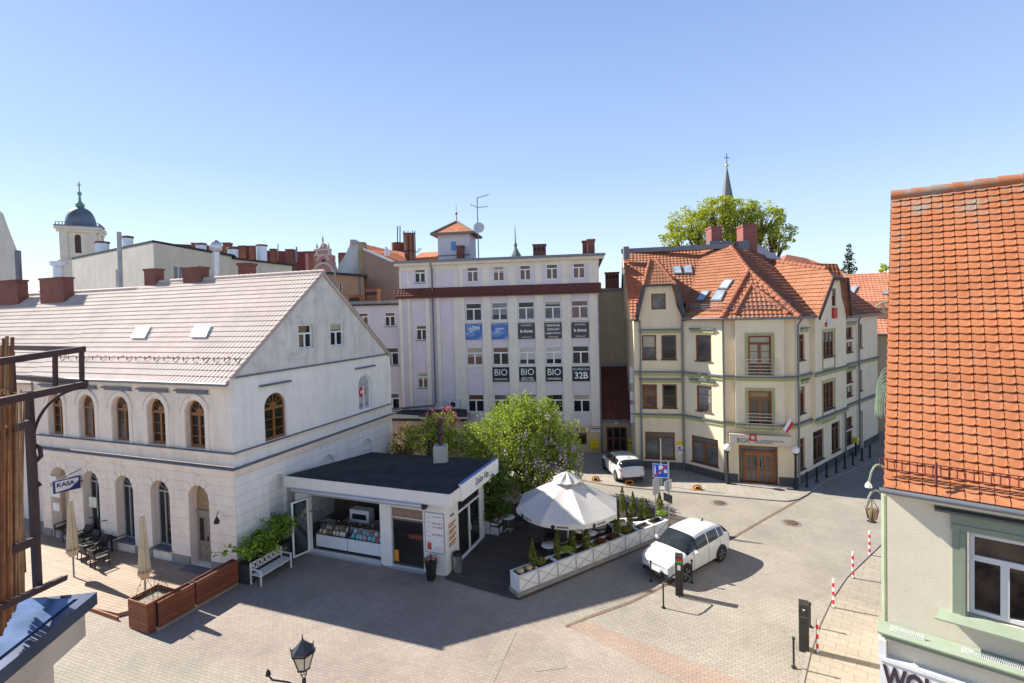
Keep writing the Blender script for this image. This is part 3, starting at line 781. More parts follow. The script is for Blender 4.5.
MB().prism([p-V((0,0,.1)) for p in rp], V((0,0,.13))).build('roof', M_felt, kiosk)
mb = MB()
for k in range(1, 9):
    f = k/9+.015*sin(k*5); mb.bar(rp[0].lerp(rp[1], f)+V((0,0,.034)), rp[3].lerp(rp[2], f)+V((0,0,.034)), .09, .008)
build_each(mb, 'felt_seam', mat('felt_seam', (.045,.048,.052), .7, .4, 3), kiosk)
mb = MB(); rps = random.Random(8)
for k in range(14):
    p = rp[0].lerp(rp[1], rps.uniform(.1,.9)).lerp(rp[3].lerp(rp[2], rps.uniform(.1,.9)), rps.uniform(.15,.9))+V((0,0,.034)); r_s = rps.uniform(.03,.11)
    mb.prism([p+V((r_s*cos(q)*rps.uniform(.6,1.3), r_s*sin(q)*rps.uniform(.6,1.3), 0)) for q in [2*pi*i/9 for i in range(9)]], V((0,0,.003)))
mb.build('lime_splash', mat('lime_splash', (.16,.16,.155), .9, .4, 8), kiosk)
mb = MB().fbox(KF, KA-.3, orr+.02, KT-.52, KT-.0, of-.06, of+.02); mb.build('fascia', M_kiosk, kiosk)
KSo = KS.off(orr)
mb = MB().fbox(KSo, -of+.0, .58, KT-.5, KT-.02, -.05, .02); mb.build('fascia', M_kiosk, kiosk)
sb = MB().fbox(KSo, .6, KD+.75, KT-.62, KT+.10, -.05, .09).build('sign_board', M_white, kiosk)
MB().fbox(KSo, .6, KD+.75, KT+.102, KT+.125, -.06, .1).build('sign_trim', mat('blue_trim', (.10,.22,.55), .4), kiosk)
text('Dolce Vita', .46, KSo, KD*.5+.75, KT-.26, .094, mat('grey_letter', (.10,.10,.11), .5), sb, sx=.72, bold=.004)
MB().prism([kp(KA-.2,-of+.1,KT-.5), kp(orr-.05,-of+.1,KT-.5), kp(orr-.05,KD,KT-.5), kp(KA-.2,KD,KT-.5)], V((0,0,-.04))).build('soffit', M_kiosk, kiosk)
mb = MB().tube([KF.W(KA+.2, KT-.60, .40), KF.W(-.85, KT-.60, .40)], .095, 12); mb.build('awning_roll', mat('silver_awning', (.45,.45,.48), .4, metal=.5), kiosk)
MB().fbox(KF, -.85, -.7, KT-.72, KT-.52, .2, .45).build('awning_end', M_black, kiosk)
M_alu = mat('aluminium', (.55,.56,.58), .35, .05, 3, metal=.6)
w = rect_window(KF, op2[0], op2[1], .06, 2.68, .12, kiosk, M_alu, clear(), 1, .82, .05, tglass=mat('brick_print_blind', (.28,.17,.12), .7, .2, 5))
MB().fbox(KF, op2[0]+.08, op2[0]+.3, .25, .75, -.075, -.07).build('decal', mat('orange_decal', (.70,.25,.03), .5), w)
w = rect_window(KS, s0, s1, .06, 2.75, .12, kiosk, M_white, M_g1, 2, .80, .07)
MB().fbox(KS, (s0+s1)/2+.1, (s0+s1)/2+.13, .95, 1.25, -.05, -.0).build('handle', M_alu, w)
MB().fbox(KF, op1[0]-.05, op1[1]+.05, .0, .07, -.05, .16).fbox(KF, op2[0]-.05, op2[1]+.02, .0, .055, -.05, .14).build('threshold', M_alu, kiosk)
# open glass leaf, hinged at the left of the serving opening
lh = KF.W(op1[0]+.02, 0, .04); lq = G(293, 560)-lh; lf = Frame(lh, atan2(lq.y, lq.x)); lm = MB(); loop_bar(lm, lf, rect_loop(0, lq.length, .08, 2.62), .08, -.03, .03); loop_bar(lm, Frame(lh, lf.ang+pi), rect_loop(-lq.length, 0, .08, 2.62), .08, -.03, .03)
leaf = lm.build('door_leaf', M_white, kiosk)
face_mb(MB(), lf, rect_loop(.05, lq.length-.05, .1, 2.6), 0).build('pane', clear('dark_reflection_glass', (.22,.25,.26)), leaf)  # dark tint stands in for the reflection in the open leaf
# menu boards
MBp = mat('poster_white', (.74,.72,.70), .5, .03, 3)
KM = KF.off(0, .47)
b = MB().fbox(KM, -1.42, -.55, .95, 2.62, .0, .03).build('menu_board', MBp, kiosk); mf = MB(); loop_bar(mf, KM, rect_loop(-1.44, -.53, .93, 2.64), .025, .0, .04); mf.build('menu_frame', mat('aluminium_frame', (.30,.29,.29), .4), b)
mm = [mat('menu_red', (.45,.07,.06), .5), mat('menu_brown', (.28,.13,.08), .5), mat('menu_pink', (.6,.3,.3), .5)]
mb = MB(); r_ = random.Random(5)
for j in range(4):
    for i in range(5):
        if j == 2: continue
        a, z = -1.08+i*.1, 2.15-j*.16; mb.fbox(KM, a, a+.06, z, z+.08, .03, .034, r_.randrange(3))
for j in range(6): mb.fbox(KM, -1.34, -1.2+r_.random()*.06, 2.4-j*.2, 2.43-j*.2, .03, .033, 2)
mb.fbox(KM, -1.34, -1.14, 1.05, 1.35, .03, .034, 0); mb.fbox(KM, -1.05, -.65, 1.1, 1.13, .03, .033, 2); mb.fbox(KM, -1.0, -.65, 1.18, 1.2, .03, .033, 2); mb.fbox(KM, -1.05, -.62, 2.45, 2.48, .03, .033, 1)
build_each(mb, 'menu_print', mm, b)
b = MB().fbox(KS, .12, .95, .95, 2.62, .0, .03).build('menu_board', MBp, kiosk)
mb = MB()
for j in range(4): mb.fbox(KS, .2, .85, 1.2+j*.27, 1.3+j*.27, .03, .036, 0); mb.fbox(KS, .2, .7, 1.12+j*.27, 1.17+j*.27, .03, .034, 1)
mb.fbox(KS, .35, .7, 2.35, 2.45, .03, .034, 1)
build_each(mb, 'menu_print', [mat('menu_orange', (.62,.24,.04), .5), mat('menu_dark', (.12,.11,.1), .5)], b)
# little chimney with a dark cowl on the roof
cb = onpl(441, 461, rp[0], rp[1], rp[2]); cb = atY(441, 462, cb.y)
chx = MB().box(cb.x-.32, cb.x+.32, cb.y-.32, cb.y+.32, cb.z-.5, cb.z+.85).build('chimney', M_concrete, kiosk)
MB().tube([cb+V((0,0,.85)), cb+V((0,0,1.35))], .12, 8).lathe(cb+V((0,0,1.35)), [(.13,0),(.19,.04),(.19,.22),(.12,.28),(.10,.5),(.16,.55),(.16,.7),(.05,.78)], 10).build('cowl', mat('rusty_cowl', (.06,.035,.03), .6), chx)
# display counters inside the opening, with ice cream and cakes
def counter(a0, a1, name, lab, seed, cols):
    F = KF.off(-.35); c = thing('display_counter', lab, 'counter', F.W((a0+a1)/2, .05), 'display counters in the kiosk opening')
    mb = MB().fbox(F, a0, a1, .16, .72, -.75, 0); mb.build('front', M_white, c)
    MB().fbox(F, a0+.05, a1-.05, .05, .16, -.7, -.06).build('plinth', M_black, c)
    MB().fbox(F, a0+.03, a1-.03, .722, .75, -.72, -.03).build('tray', M_black, c)
    mb = MB()
    mb.prism([F.W(a0+.01, .75, -.02), F.W(a1-.01, .75, -.02), F.W(a1-.01, 1.22, -.22), F.W(a0+.01, 1.22, -.22)], F.n*-.012)
    mb.fbox(F, a0+.01, a1-.01, 1.22, 1.235, -.62, -.22); mb.build('glass', clear('counter_glass', (.97,.98,.98), add=-.03), c)
    MB().bar(F.W(a0+.01, .75, -.02), F.W(a0+.01, 1.22, -.22), .03).bar(F.W(a1-.01, .75, -.02), F.W(a1-.01, 1.22, -.22), .03).bar(F.W(a0, 1.23, -.2), F.W(a1, 1.23, -.2), .03).build('trim', M_black, c)
    r = random.Random(seed); tubs = MB(); n = 8
    for i in range(n):
        for j in range(3):
            a = a0+.12+(a1-a0-.24)*(i+.5)/n; d = -.14-.2*j; k = r.randrange(len(cols))
            tubs.lathe(F.W(a+r.uniform(-.03,.03), .75+.12*j, d), [(.085,0),(.10,.08),(.09,.15),(.05,.2),(.001,.22)], 8, k)
    for i in range(3):
        a = a0+.3+(a1-a0-.6)*i/2; tubs.lathe(F.W(a, 1.02, -.55), [(.07,0),(.09,.12),(.08,.2),(.001,.24)], 8, len(cols))
    tubs.build('dessert', [mat('dessert_%s' % s, q, .6) for s, q in cols]+[M_white], c)
    return c
mid = (op1[0]+op1[1])/2-.1
counter(op1[0]+.08, mid-.02, 'c', 'left display counter in the kiosk, filled with beige pastries', 2, [('beige',(.55,.42,.28)),('cream',(.65,.56,.42)),('brown',(.30,.17,.08)),('pale',(.7,.66,.58))])
counter(mid+.02, op1[1]-.05, 'c', 'right display counter in the kiosk, filled with red and pink ices', 9, [('red',(.50,.05,.05)),('pink',(.65,.30,.33)),('white',(.75,.73,.7)),('teal',(.16,.50,.55)),('yellow',(.65,.55,.28))])
cm = thing('coffee_machine', 'white coffee machine on the back counter inside the kiosk', 'coffee machine', kp(KA+2.2, 1.7, .05))
MB().fbox(KF, KA+1.4, KA+3.4, .06, .95, -2.1, -1.5).build('base_cabinet', mat('grey_laminate', (.38,.36,.34), .5), cm)
MB().fbox(KF, KA+1.8, KA+2.9, .96, 1.55, -2.05, -1.6).build('body', M_white, cm); MB().fbox(KF, KA+1.95, KA+2.75, 1.1, 1.35, -1.6, -1.57).build('panel', M_black, cm)
it = thing('counter_table', 'dark counter with an orange banner inside the kiosk window', 'counter', kp(-2.0, 1.4, .05))
MB().fbox(KF, -3.2, -.6, .06, .95, -1.9, -1.3).build('body', mat('dark_wood', (.06,.04,.03), .5), it)
MB().fbox(KF, -2.6, -.6, .7, .9, -1.3, -1.28).build('banner', mat('orange_banner', (.55,.12,.05), .6, .3, 6), it)
# string of bulbs is too small to show; hanging pendant over the side door omitted
# ================================================================== THE OFFICE BLOCK (middle)
FC = -.1374
M_lav = mat('lavender_render', (.65,.60,.635), .9, .05, 1.2, .2, 45, streak=(.60,.54,.57), streak_amt=.45)
M_pil = mat('grey_cream_render', (.74,.69,.60), .9, .07, 1.2, .2, 45, streak=(.58,.54,.48), streak_amt=.5)
M_ochre = mat('ochre_render', (.60,.47,.26), .9, .06, 1.2, .2, 45, streak=(.38,.30,.2), streak_amt=.4)
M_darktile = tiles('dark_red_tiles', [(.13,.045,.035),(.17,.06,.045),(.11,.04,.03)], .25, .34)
M_orange = tiles('orange_tiles', [(.50,.17,.075),(.57,.215,.10),(.44,.15,.07),(.54,.20,.10)], .25, .34, (.22,.13,.10), moss_amt=.35)
M_eave = mat('eaves_board', (.20,.19,.18), .8, .1, 3)
BO = G(602.5, 453); O = Frame(BO, FC)
off = thing('office_block', 'lavender five-storey office block with dark window banners and a small roof turret', 'building', BO)
OL = O.px(400.5, 300)[0]
OT = O.px(598, 256)[1]
cols5 = []
for x0, x1 in ((465.5,482),(491.5,508),(518,534.7),(544.5,561.5),(571.2,588.8)):
    cols5.append((O.px(x0, 320)[0], O.px(x1, 320)[0]))
rows_ = {'top': (266.3, 281.2), 'r2': (302, 320.6), 'r3': (346.3, 365.2), 'r4': (394.2, 412.6)}
zr = {k: (O.px(530, b)[1], O.px(530, a)[1]) for k, (a, b) in {'top': (264.6, 280), 'r2': (301.3, 319.7), 'r3': (346.2, 364.8), 'r4': (394, 412.4)}.items()}
holes = []; wl = []
for i, (a0, a1) in enumerate(cols5):
    c = (a0+a1)/2; w = (a1-a0)/2
    for k in ('r2', 'r3', 'r4'): wl.append((a0, a1, *zr[k], k)); 
    wl.append((c-w*.68, c+w*.68, *zr['top'], 'top'))
sm = [(O.px(413.8, 260)[0], O.px(424.8, 260)[0])]
for y0, y1, n in ((269, 282.8, 't'), (325.3, 340.3, 'a'), (372.7, 388, 'b')):
    wl.append((sm[0][0], sm[0][1], O.px(419, y1)[1], O.px(419, y0)[1], 's'))
a_gw = O.px(577.5, 440); b_gw = O.px(586.6, 432.5)
gw = (a_gw[0], b_gw[0], O.px(582, 444.5)[1], O.px(582, 432.8)[1])
zb = O.px(590, 426)[1]; zband = (O.px(500, 293.5)[1], O.px(500, 286.5)[1])
mb = MB(); wall_mb(mb, O, rect_loop(OL, 0, zb, OT), [rect_loop(*q[:4]) for q in wl], .2); mb.build('wall', M_lav, off)
mb = MB(); wall_mb(mb, O, rect_loop(OL, 0, 0, zb), [rect_loop(*gw)], .2, d=.03); mb.fbox(O, OL, .03, zb-.002, zb+.02, -.02, .03); mb.build('wall', M_ochre, off)
MB().fbox(O, OL, -.1, 0, OT, -12, -.01).build('wall', M_lav, off) if False else None
mb = MB(); mb.quad(O.W(0,0,0), O.W(0,0,-12), O.W(0,OT,-12), O.W(0,OT,0)); mb.quad(O.W(OL,0,-12), O.W(OL,0,0), O.W(OL,OT,0), O.W(OL,OT,-12)); mb.quad(O.W(0,0,-12), O.W(OL,0,-12), O.W(OL,OT,-12), O.W(0,OT,-12))
mb.build('wall', M_pil, off)
# pilasters: strips standing proud between the bays
edges = [OL]+[0]
pil = []
def pstrip(x0, x1): pil.append((O.px(x0, 350)[0], O.px(x1, 350)[0]))
for x0, x1 in ((400.3,404.5),(408.5,412.2),(426.5,431.5),(437.6,441.5),(454.5,461)): pstrip(x0, x1)
for i in range(4): pil.append((cols5[i][1]+.0, cols5[i+1][0]-.0))
pil.append((cols5[0][0]-.55, cols5[0][0])); pil.append((cols5[4][1], 0.02))
mb = MB()
for a0, a1 in pil:
    mb.fbox(O, a0+.03, a1-.03, zb+.02, zband[0]+.05, -.02, .10)
    
for a0, a1 in pil: mb.fbox(O, a0+.1, a1-.1, zband[1], OT-.55, -.02, .03)
mb.fbox(O, OL, .02, OT-.55, OT, -.02, .05)
build_each(mb, 'pilaster', M_pil, off)
mb = MB()
for k, (a, b) in zr.items():
    if k == 'top': continue
    for a0, a1 in cols5: mb.fbox(O, a0-.02, a1+.02, a-.14, a-.03, -.02, .12)
build_each(mb, 'sill_band', M_pil, off)
rg = random.Random(11)
for a0, a1, z0, z1, k in wl:
    if k == 'top': rect_window(O, a0, a1, z0, z1, .15, off, M_pvc, M_g3 if rg.random() < .85 else M_g2, 2, .70, .07, tglass=M_g3, sill=.05, sm=M_pil)
    elif k == 's': rect_window(O, a0, a1, z0, z1, .15, off, M_pvc, rg.choice([M_g1, M_g3]), 2, .72, .07, tglass=M_g3, sill=.05)
    else: rect_window(O, a0, a1, z0, z1, .15, off, M_pvc, rg.choice([M_g1, M_g1, M_g4, M_g3] if k != 'r2' else [M_g3, M_g1, M_g4]), 2, .66, .08, tglass=rg.choice([M_g3, M_g4, M_g1]), sill=.14, sm=M_pil)
w = rect_window(O, *gw, .15, off, mat('red_brown_paint', (.17,.05,.035), .5), M_g1, 1, None, .09)
mb = MB()
for k in range(1, 5): a = gw[0]+(gw[1]-gw[0])*k/5; mb.bar(O.W(a, gw[2], -.05), O.W(a, gw[3], -.05), .02)
mb.build('grille', mat('red_brown_paint', (.17,.05,.035), .5), w)
# tiled string course
e0 = [O.W(OL-.3, zband[0]-.02, .42), O.W(.15, zband[0]-.02, .42), O.W(.15, zband[1]+.05, .05), O.W(OL-.3, zband[1]+.05, .05)]
tile_roof('tiled_course', off, e0, tiles('red_course_tiles', [(.15,.055,.042),(.18,.065,.05),(.13,.05,.04)], .25, .3), .25, .22, .03, .02, 4, .06)
MB().fbox(O, OL-.3, .15, zband[0]-.2, zband[0]-.06, -.02, .40).build('string_course', mat('dark_red_paint', (.11,.045,.036), .7), off)
# flat roof with overhanging eave
MB().fbox(O, OL-.35, .45, OT, OT+.14, -12.3, .55).build('roof', M_felt, off)
MB().fbox(O, OL-.36, .46, OT-.02, OT+.16, .55, .60).fbox(O, OL-.4, .5, OT+.0, OT+.12, .60, .72).build('gutter', M_zinc, off)
MB().fbox(O, OL-.3, .4, OT-.22, OT-.002, -.02, .45).build('eaves_board', M_pil, off)
dp = O.px(433.2, 300)[0]; dz = O.px(437, 405)[1]
MB().tube([O.W(dp, OT-.1, .5), O.W(dp, OT-.5, .17), O.W(dp, dz+.2, .17), O.W(dp-.1, dz, .17), O.W(dp-4.3, dz-.35, .17)], .065).build('downpipe', M_lead, off)
rp_ = O.px(601, 300)[0]
MB().tube([O.W(-.05, zband[0]-.3, .17), O.W(-.05, .05, .17)], .06).build('downpipe', M_lead, off)
# banners under the windows
M_ban = mat('black_banner', (.022,.028,.036), .6, .1, 3); M_ban2 = mat('grey_banner', (.075,.072,.08), .6, .1, 3); M_let = mat('white_letter', (.78,.80,.80), .6, .02, 2)
M_skyb = None
def skyban():
    m = bpy.data.materials.new('sky_print'); N = NT(m); N.b.inputs['Roughness'].default_value = .5
    tc = N.n('TexCoord').outputs['UV']; n = N.noise(N.mapping(tc, (.5, 1.4, 1)), 1.6, 4)
    N.l(N.ramp(n, [(.35, (.02,.07,.32)), (.5, (.08,.20,.50)), (.66, (.62,.72,.82))]), N.b.inputs['Base Color']); return m
M_skyb = skyban()
def banner(i, y0, y1, m, lines, lab, cat='banner', grp='banners under the office windows'):
    a0, a1 = cols5[i]; a0 += .02; a1 -= .02; x = 473.5+26.5*i
    z1, z0 = O.px(x, y0)[1], O.px(x, y1)[1]
    t = thing('window_banner', lab, cat, O.W((a0+a1)/2, z0, .06), grp)
    MB().fbox(O, a0, a1, z0, z1, .02, .125).build('panel', m, t)
    H = z1-z0; c = (a0+a1)/2
    for s, size, fz, bold, sx in lines: text(s, size, O, c, z0+H*fz, .127, M_let, t, bold=bold, sx=sx)
    return t
t = banner(0, 324, 339.5, M_skyb, [('LATPIN', .38, .72, .01, .8)], 'blue sky print banner with white capitals, in the leftmost column')
banner(1, 323.6, 339.2, M_skyb, [('otwarte', .24, .70, .0, .9), ('nowe biuro', .18, .42, 0, .85)], 'blue sky print banner with paler clouds, in the second column')
banner(2, 323.2, 338.8, M_ban2, [('AKADEMIA', .18, .86, 0, .95), ('la donna', .34, .50, .010, .82), ('ladonna.pl', .18, .12, 0, 1.0)], 'grey la donna banner in the third window column')
banner(3, 322.8, 338.3, M_ban2, [('CENTRUM', .22, .83, .004, 1), ('SZKOLEŃ', .22, .58, .004, 1), ('KOSMETYCZNYCH', .17, .33, .004, .78), ('ladonna.pl', .18, .11, 0, 1.0)], 'grey banner with four lines of small white text between the la donna banners')
banner(4, 322.4, 337.8, M_ban2, [('AKADEMIA', .18, .86, 0, .95), ('la donna', .34, .50, .010, .82), ('ladonna.pl', .18, .12, 0, 1.0)], 'grey la donna banner in the rightmost window column')
banner(1, 367, 381.5, M_ban, [('BIO', .72, .62, .0, .92), ('DIABETOLOGIA', .17, .17, .002, .85)], 'black BIO banner in the second window column, furthest left')
banner(2, 366.8, 381.3, M_ban, [('BIO', .72, .64, .0, .92), ('MEDYCYNA', .17, .24, .002, 1.0), ('ESTETYCZNA', .17, .10, .002, 1.0)], 'black BIO banner with two small lines below, third window column')
banner(3, 366.6, 381.1, M_ban, [('BIO', .72, .62, .0, .92), ('ORTOPEDIA', .2, .17, .004, .95)], 'black BIO ORTOPEDIA banner beside the 32B banner')
banner(4, 366.4, 381.0, M_ban, [('KUPIECKA', .24, .82, .0, 1.1), ('32B', .70, .38, .016, .95)], 'black banner reading KUPIECKA 32B in the rightmost window column')
# street level signs, box
sg = thing('wall_sign', 'yellow and white sign with a purple cross on the ochre wall', 'sign', O.W(O.px(580,429)[0], 2.3), 'signs over the office side window')
a0, z1 = O.px(574.5, 427.3); a1, z0 = O.px(588.5, 431.5)
MB().fbox(O, a0, a0+.42, z0, z1, .03, .07).build('cross_panel', M_white, sg); MB().fbox(O, a0+.422, a1-.2, z0, z1, .03, .07).build('panel', mat('yellow_enamel', (.70,.50,.02), .5), sg); MB().fbox(O, a1-.198, a1, z0, z1, .03, .07).build('end_panel', M_white, sg)
zc = (z0+z1)/2; MB().fbox(O, a0+.07, a0+.35, zc-.05, zc+.05, .071, .078).fbox(O, a0+.16, a0+.26, zc-.14, zc+.14, .071, .0785).build('cross', mat('purple_print', (.10,.03,.18), .5), sg)
text('BIO', .2, O, (a0+a1)/2+.1, zc, .072, mat('purple_print', (.1,.03,.18), .5), sg)
sg = thing('wall_sign', 'white sign with blue text beside the yellow sign', 'sign', O.W(O.px(595,429)[0], 2.3), 'signs over the office side window')
a0, z1 = O.px(591, 428); a1, z0 = O.px(599.5, 431.6); MB().fbox(O, a0, a1, z0, z1, .03, .07).build('panel', M_white, sg); MB().fbox(O, a0, a1, z1-.08, z1, .07, .076).fbox(O, a0+.1, a1-.1, z0+.08, z0+.12, .07, .075).build('print', mat('navy_enamel', (.02,.035,.16), .4), sg)
M_yel = mat('yellow_enamel', (.70,.50,.02), .5)
yb = thing('gas_meter_box', 'yellow metal gas meter box on the ochre wall', 'box', O.W(O.px(594,443)[0], .8))
a0, z1 = O.px(589.6, 439.3); a1, z0 = O.px(599, 446.8)
MB().fbox(O, a0, a1, z0, z1, .04, .32).build('cabinet', M_yel, yb); MB().tube([O.W(a0+.25, z0, .15), O.W(a0+.25, z0-.25, .15), O.W(a1-.15, z0-.25, .15), O.W(a1-.15, z0, .15)], .04).build('pipe', M_yel, yb); MB().fbox(O, (a0+a1)/2-.05, (a0+a1)/2+.05, (z0+z1)/2, (z0+z1)/2+.06, .32, .335).build('badge', M_black, yb)
# turret
TP = O.off(-3.0); ta0, ta1 = TP.px(437.8, 245)[0], TP.px(469.7, 245)[0]; tz1 = TP.px(455, 232.5)[1]; td = ta1-ta0
mb = MB().fbox(TP, ta0, ta1, OT, tz1, -td*.9, 0); tur = mb.build('turret', M_lav, off)
pc = [TP.W(ta0-.45, tz1-.1, .45), TP.W(ta1+.45, tz1-.1, .45), TP.W(ta1+.45, tz1-.1, -td*.9-.45), TP.W(ta0-.45, tz1-.1, -td*.9-.45)]
pz = TP.px(455, 219)[1]; pe = TP.W((ta0+ta1)/2, pz, -td*.45)
for i in range(4):
    if i in (0, 1, 3):
        pass
    mbp = MB(); tr = [pc[i], pc[(i+1)%4], pe]
    mbp.prism(tr, V((0,0,-.1))); o_ = mbp.build('turret_roof', M_orange, tur)
mb = MB()
for p in pc: mb.tube([p+V((0,0,.06)), pe+V((0,0,.05))], .07, 6)
for i in range(4): mb.bar(pc[i], pc[(i+1)%4], .16)
mb.tube([pe, pe+V((0,0,.55))], [.05,.03]).lathe(pe+V((0,0,.55)), [(.02,0),(.14,.12),(.02,.28),(.02,.9)], 8); mb.build('turret_trim', M_eave, tur)
MB().fbox(TP, ta0+.42*td-.0, ta0+.42*td+.42, tz1-1.5, tz1-.75, -.05, .03).build('turret_window', mat('blue_pane', (.10,.25,.55), .2), tur)
MB().fbox(TP, ta0-.03, ta1+.03, tz1-1.95, tz1-1.87, -.03, .05).build('turret_band', M_eave, tur)
def stack(F, x0, x1, yt, zb_, m, parent, thick=.6, holes=0):
    a0, a1 = F.px(x0, 250)[0], F.px(x1, 250)[0]; z1 = F.px((x0+x1)/2, yt)[1]
    c = MB().fbox(F, a0, a1, zb_, z1-.1, -thick, 0).fbox(F, a0-.06, a1+.06, z1-.1, z1, -thick-.06, .06).build('chimney', m, parent)
    if holes:
        mb = MB()
        for k in range(holes):
            a = a0+(a1-a0)*(k+.5)/holes; mb.fbox(F, a-.1, a+.1, z1-.55, z1-.25, -.02, .015)
        build_each(mb, 'vent', M_black, c)
    return c
stack(O.off(-2.0), 456.5, 463, 245.5, OT, M_brick, off); stack(O.off(-2.2), 533, 545.3, 244, OT, M_brick, off, .8, 3)
stack(O.off(-1.5), 587.5, 594.8, 239, OT, M_brick, off, 1.2); stack(O.off(-3.2), 582.5, 588, 240.5, OT, M_brick, off, .8)
mb = MB(); mb.fbox(O, O.px(480,250)[0], O.px(588,250)[0], OT, OT+.75, -6, -5); mb.build('parapet', M_felt, off)
an = O.W(ta1+.5, tz1-1.2, -3.4)
ant = thing('tv_antenna', 'tall television antenna mast beside the roof turret', 'antenna', an)
tp = atY(477, 198, an.y); mb = MB().tube([V((tp.x, an.y, OT+.14)), V((tp.x, an.y, tp.z))], .045).tube([V((tp.x, an.y, tp.z)), V((tp.x+1.0, an.y-.1, tp.z+.25))], .03)
for k in range(5): mb.bar(V((tp.x+.15+k*.2, an.y-.25, tp.z+.05+k*.05)), V((tp.x+.15+k*.2, an.y+.25, tp.z+.05+k*.05)), .02)
zz = tp.z-.8; mb.tube([V((tp.x-.6, an.y-.3, zz+.25)), V((tp.x, an.y, zz)), V((tp.x+.9, an.y+.2, zz+.1))], .025)
for k in range(6): mb.bar(V((tp.x-.5+k*.25, an.y-.2, zz+.1)), V((tp.x-.5+k*.25, an.y+.25, zz+.1)), .018)
mb.build('mast', M_zinc, ant)
ds = thing('satellite_dish', 'round white satellite dish behind the roof turret', 'satellite dish', V((tp.x, an.y-.2, tp.z-2.9)))
dc = atY(479, 228, an.y-.25); mbd = MB().lathe((0,0,0), [(.46,.12),(.3,.05),(.0001,0)], 20); mbd.xf(Matrix.Translation(dc)@Matrix.Rotation(radians(80), 4, 'X')); mbd.build('dish', mat('dish_grey', (.55,.56,.56), .5), ds); MB().tube([V((tp.x, an.y, dc.z-.3)), dc+V((0,.05,0))], .03).build('arm', M_zinc, ds)
# --- lower wing to the left
wing = thing('office_wing', 'lower lavender wing with three rows of windows joined to the office block', 'building', O.W(OL-3, 0, -.6))
Wg = O.off(-.6); wa = Wg.px(352, 350)[0]-3; wz = Wg.px(375, 305.5)[1]
wwl = []
for (x0, x1, y0, y1) in ((358.3,368,312.6,326.2),(384.8,395,312,326.4),(385,398.5,347.3,365.5),(385,399.5,393,411)):
    a0, z0 = Wg.px(x0, y1); a1, z1 = Wg.px(x1, y0); wwl.append((a0, min(a1, OL-.05), z0, z1))
mb = MB(); wall_mb(mb, Wg, rect_loop(wa, OL, 0, wz), [rect_loop(*q) for q in wwl], .15); mb.quad(Wg.W(wa,0,-6), Wg.W(wa,0,0), Wg.W(wa,wz,0), Wg.W(wa,wz,-6)); mb.build('wall', M_lav, wing)
for i, q in enumerate(wwl): rect_window(Wg, *q, .12, wing, M_pvc, M_g3 if i == 0 else M_g1, 2, .7, .07, tglass=M_g3 if i < 2 else M_g4, sill=.06)
MB().fbox(Wg, wa-.2, OL, wz, wz+.12, -6, .3).build('roof', M_felt, wing); MB().fbox(Wg, wa-.2, OL, wz+.12, wz+.38, -.5, -.15).build('parapet', mat('flint_parapet', (.36,.33,.28), .9, .4, 14, .5, 20), wing)
stack(O.off(-2), 398-56, 398-49.6+.5, 295.5, wz, M_orangebrick, wing, .8, 3) if False else None
stack(O.off(-1.6), 347.5, 358, 294.8, wz, M_orangebrick, wing, .7, 4); stack(O.off(-2.4), 364.6, 375.5, 289, wz, M_orangebrick, wing, .8, 4)
# --- flat roofed annexe in front of the wing
an_ = thing('annexe', 'low pink annexe with black felt roof behind the flowering shrubs', 'building', O.W(OL+1, 0, 4))
AN = O.off(3.2)
aw0, aw1 = AN.px(391, 410)[0], AN.px(461, 408)[0]
zA = AN.px(425, 417)[1]
p = [AN.W(aw0-.3, AN.px(391,417.5)[1], .3), AN.W(aw1+.5, AN.px(461,418)[1], .3), O.W(O.px(467,409)[0], O.px(467,409)[1], .12), O.W(O.px(402,410)[0], O.px(402,409.5)[1]+.0, .12)]
MB().prism(p, V((0,0,-.18))).build('roof', M_felt, an_)
M_pink = mat('pink_render', (.50,.36,.33), .9, .08, 1.5, .2, 40)
g0 = AN.px(402.5, 432)[0], AN.px(412.5, 432)[0]
mb = MB(); wall_mb(mb, AN, rect_loop(aw0, aw1, 0, p[0].z-.18), [rect_loop(g0[0], g0[1], p[0].z-1.25, p[0].z-.6)], .12); mb.quad(AN.W(aw1,0,0), AN.W(aw1,0,-3), AN.W(aw1,p[2].z-.2,-3), AN.W(aw1,p[1].z-.2,0)); mb.quad(AN.W(aw0,0,-3), AN.W(aw0,0,0), AN.W(aw0,p[0].z-.18,0), AN.W(aw0,p[3].z-.18,-3)); mb.build('wall', M_pink, an_)
rect_window(AN, g0[0], g0[1], p[0].z-1.25, p[0].z-.6, .1, an_, M_oak, M_g1, 2)
def ac_unit(F, a, z, d, lab, grp='air conditioners on the walls', w=.85, h=.62):
    t = thing('air_conditioner', lab, 'air conditioner', F.W(a, z, d), grp)
    MB().fbox(F, a-w/2, a+w/2, z, z+h, d, d+.32).build('casing', mat('ac_casing', (.62,.62,.60), .5, .08, 4), t)
    MB().prism([F.W(a-.12+.22*cos(2*pi*k/16), z+h/2+.22*sin(2*pi*k/16), d+.321) for k in range(16)], F.n*.012).build('fan_grille', M_black, t)
    MB().bar(F.W(a-.3, z-.04, d-.1), F.W(a-.3, z-.04, d+.3), .04).bar(F.W(a+.3, z-.04, d-.1), F.W(a+.3, z-.04, d+.3), .04).build('bracket', M_zinc, t)
    return t
ac_unit(O, O.px(456, 404)[0], O.px(456, 408)[1]+.05, .16, 'pale air conditioner low on the lavender wall above the black annexe roof')
MB().fbox(O, O.px(461.5,400)[0], O.px(462.5,400)[0], O.px(461,406)[1], O.px(461,378)[1], .1, .16).build('cable_duct', M_white, off)

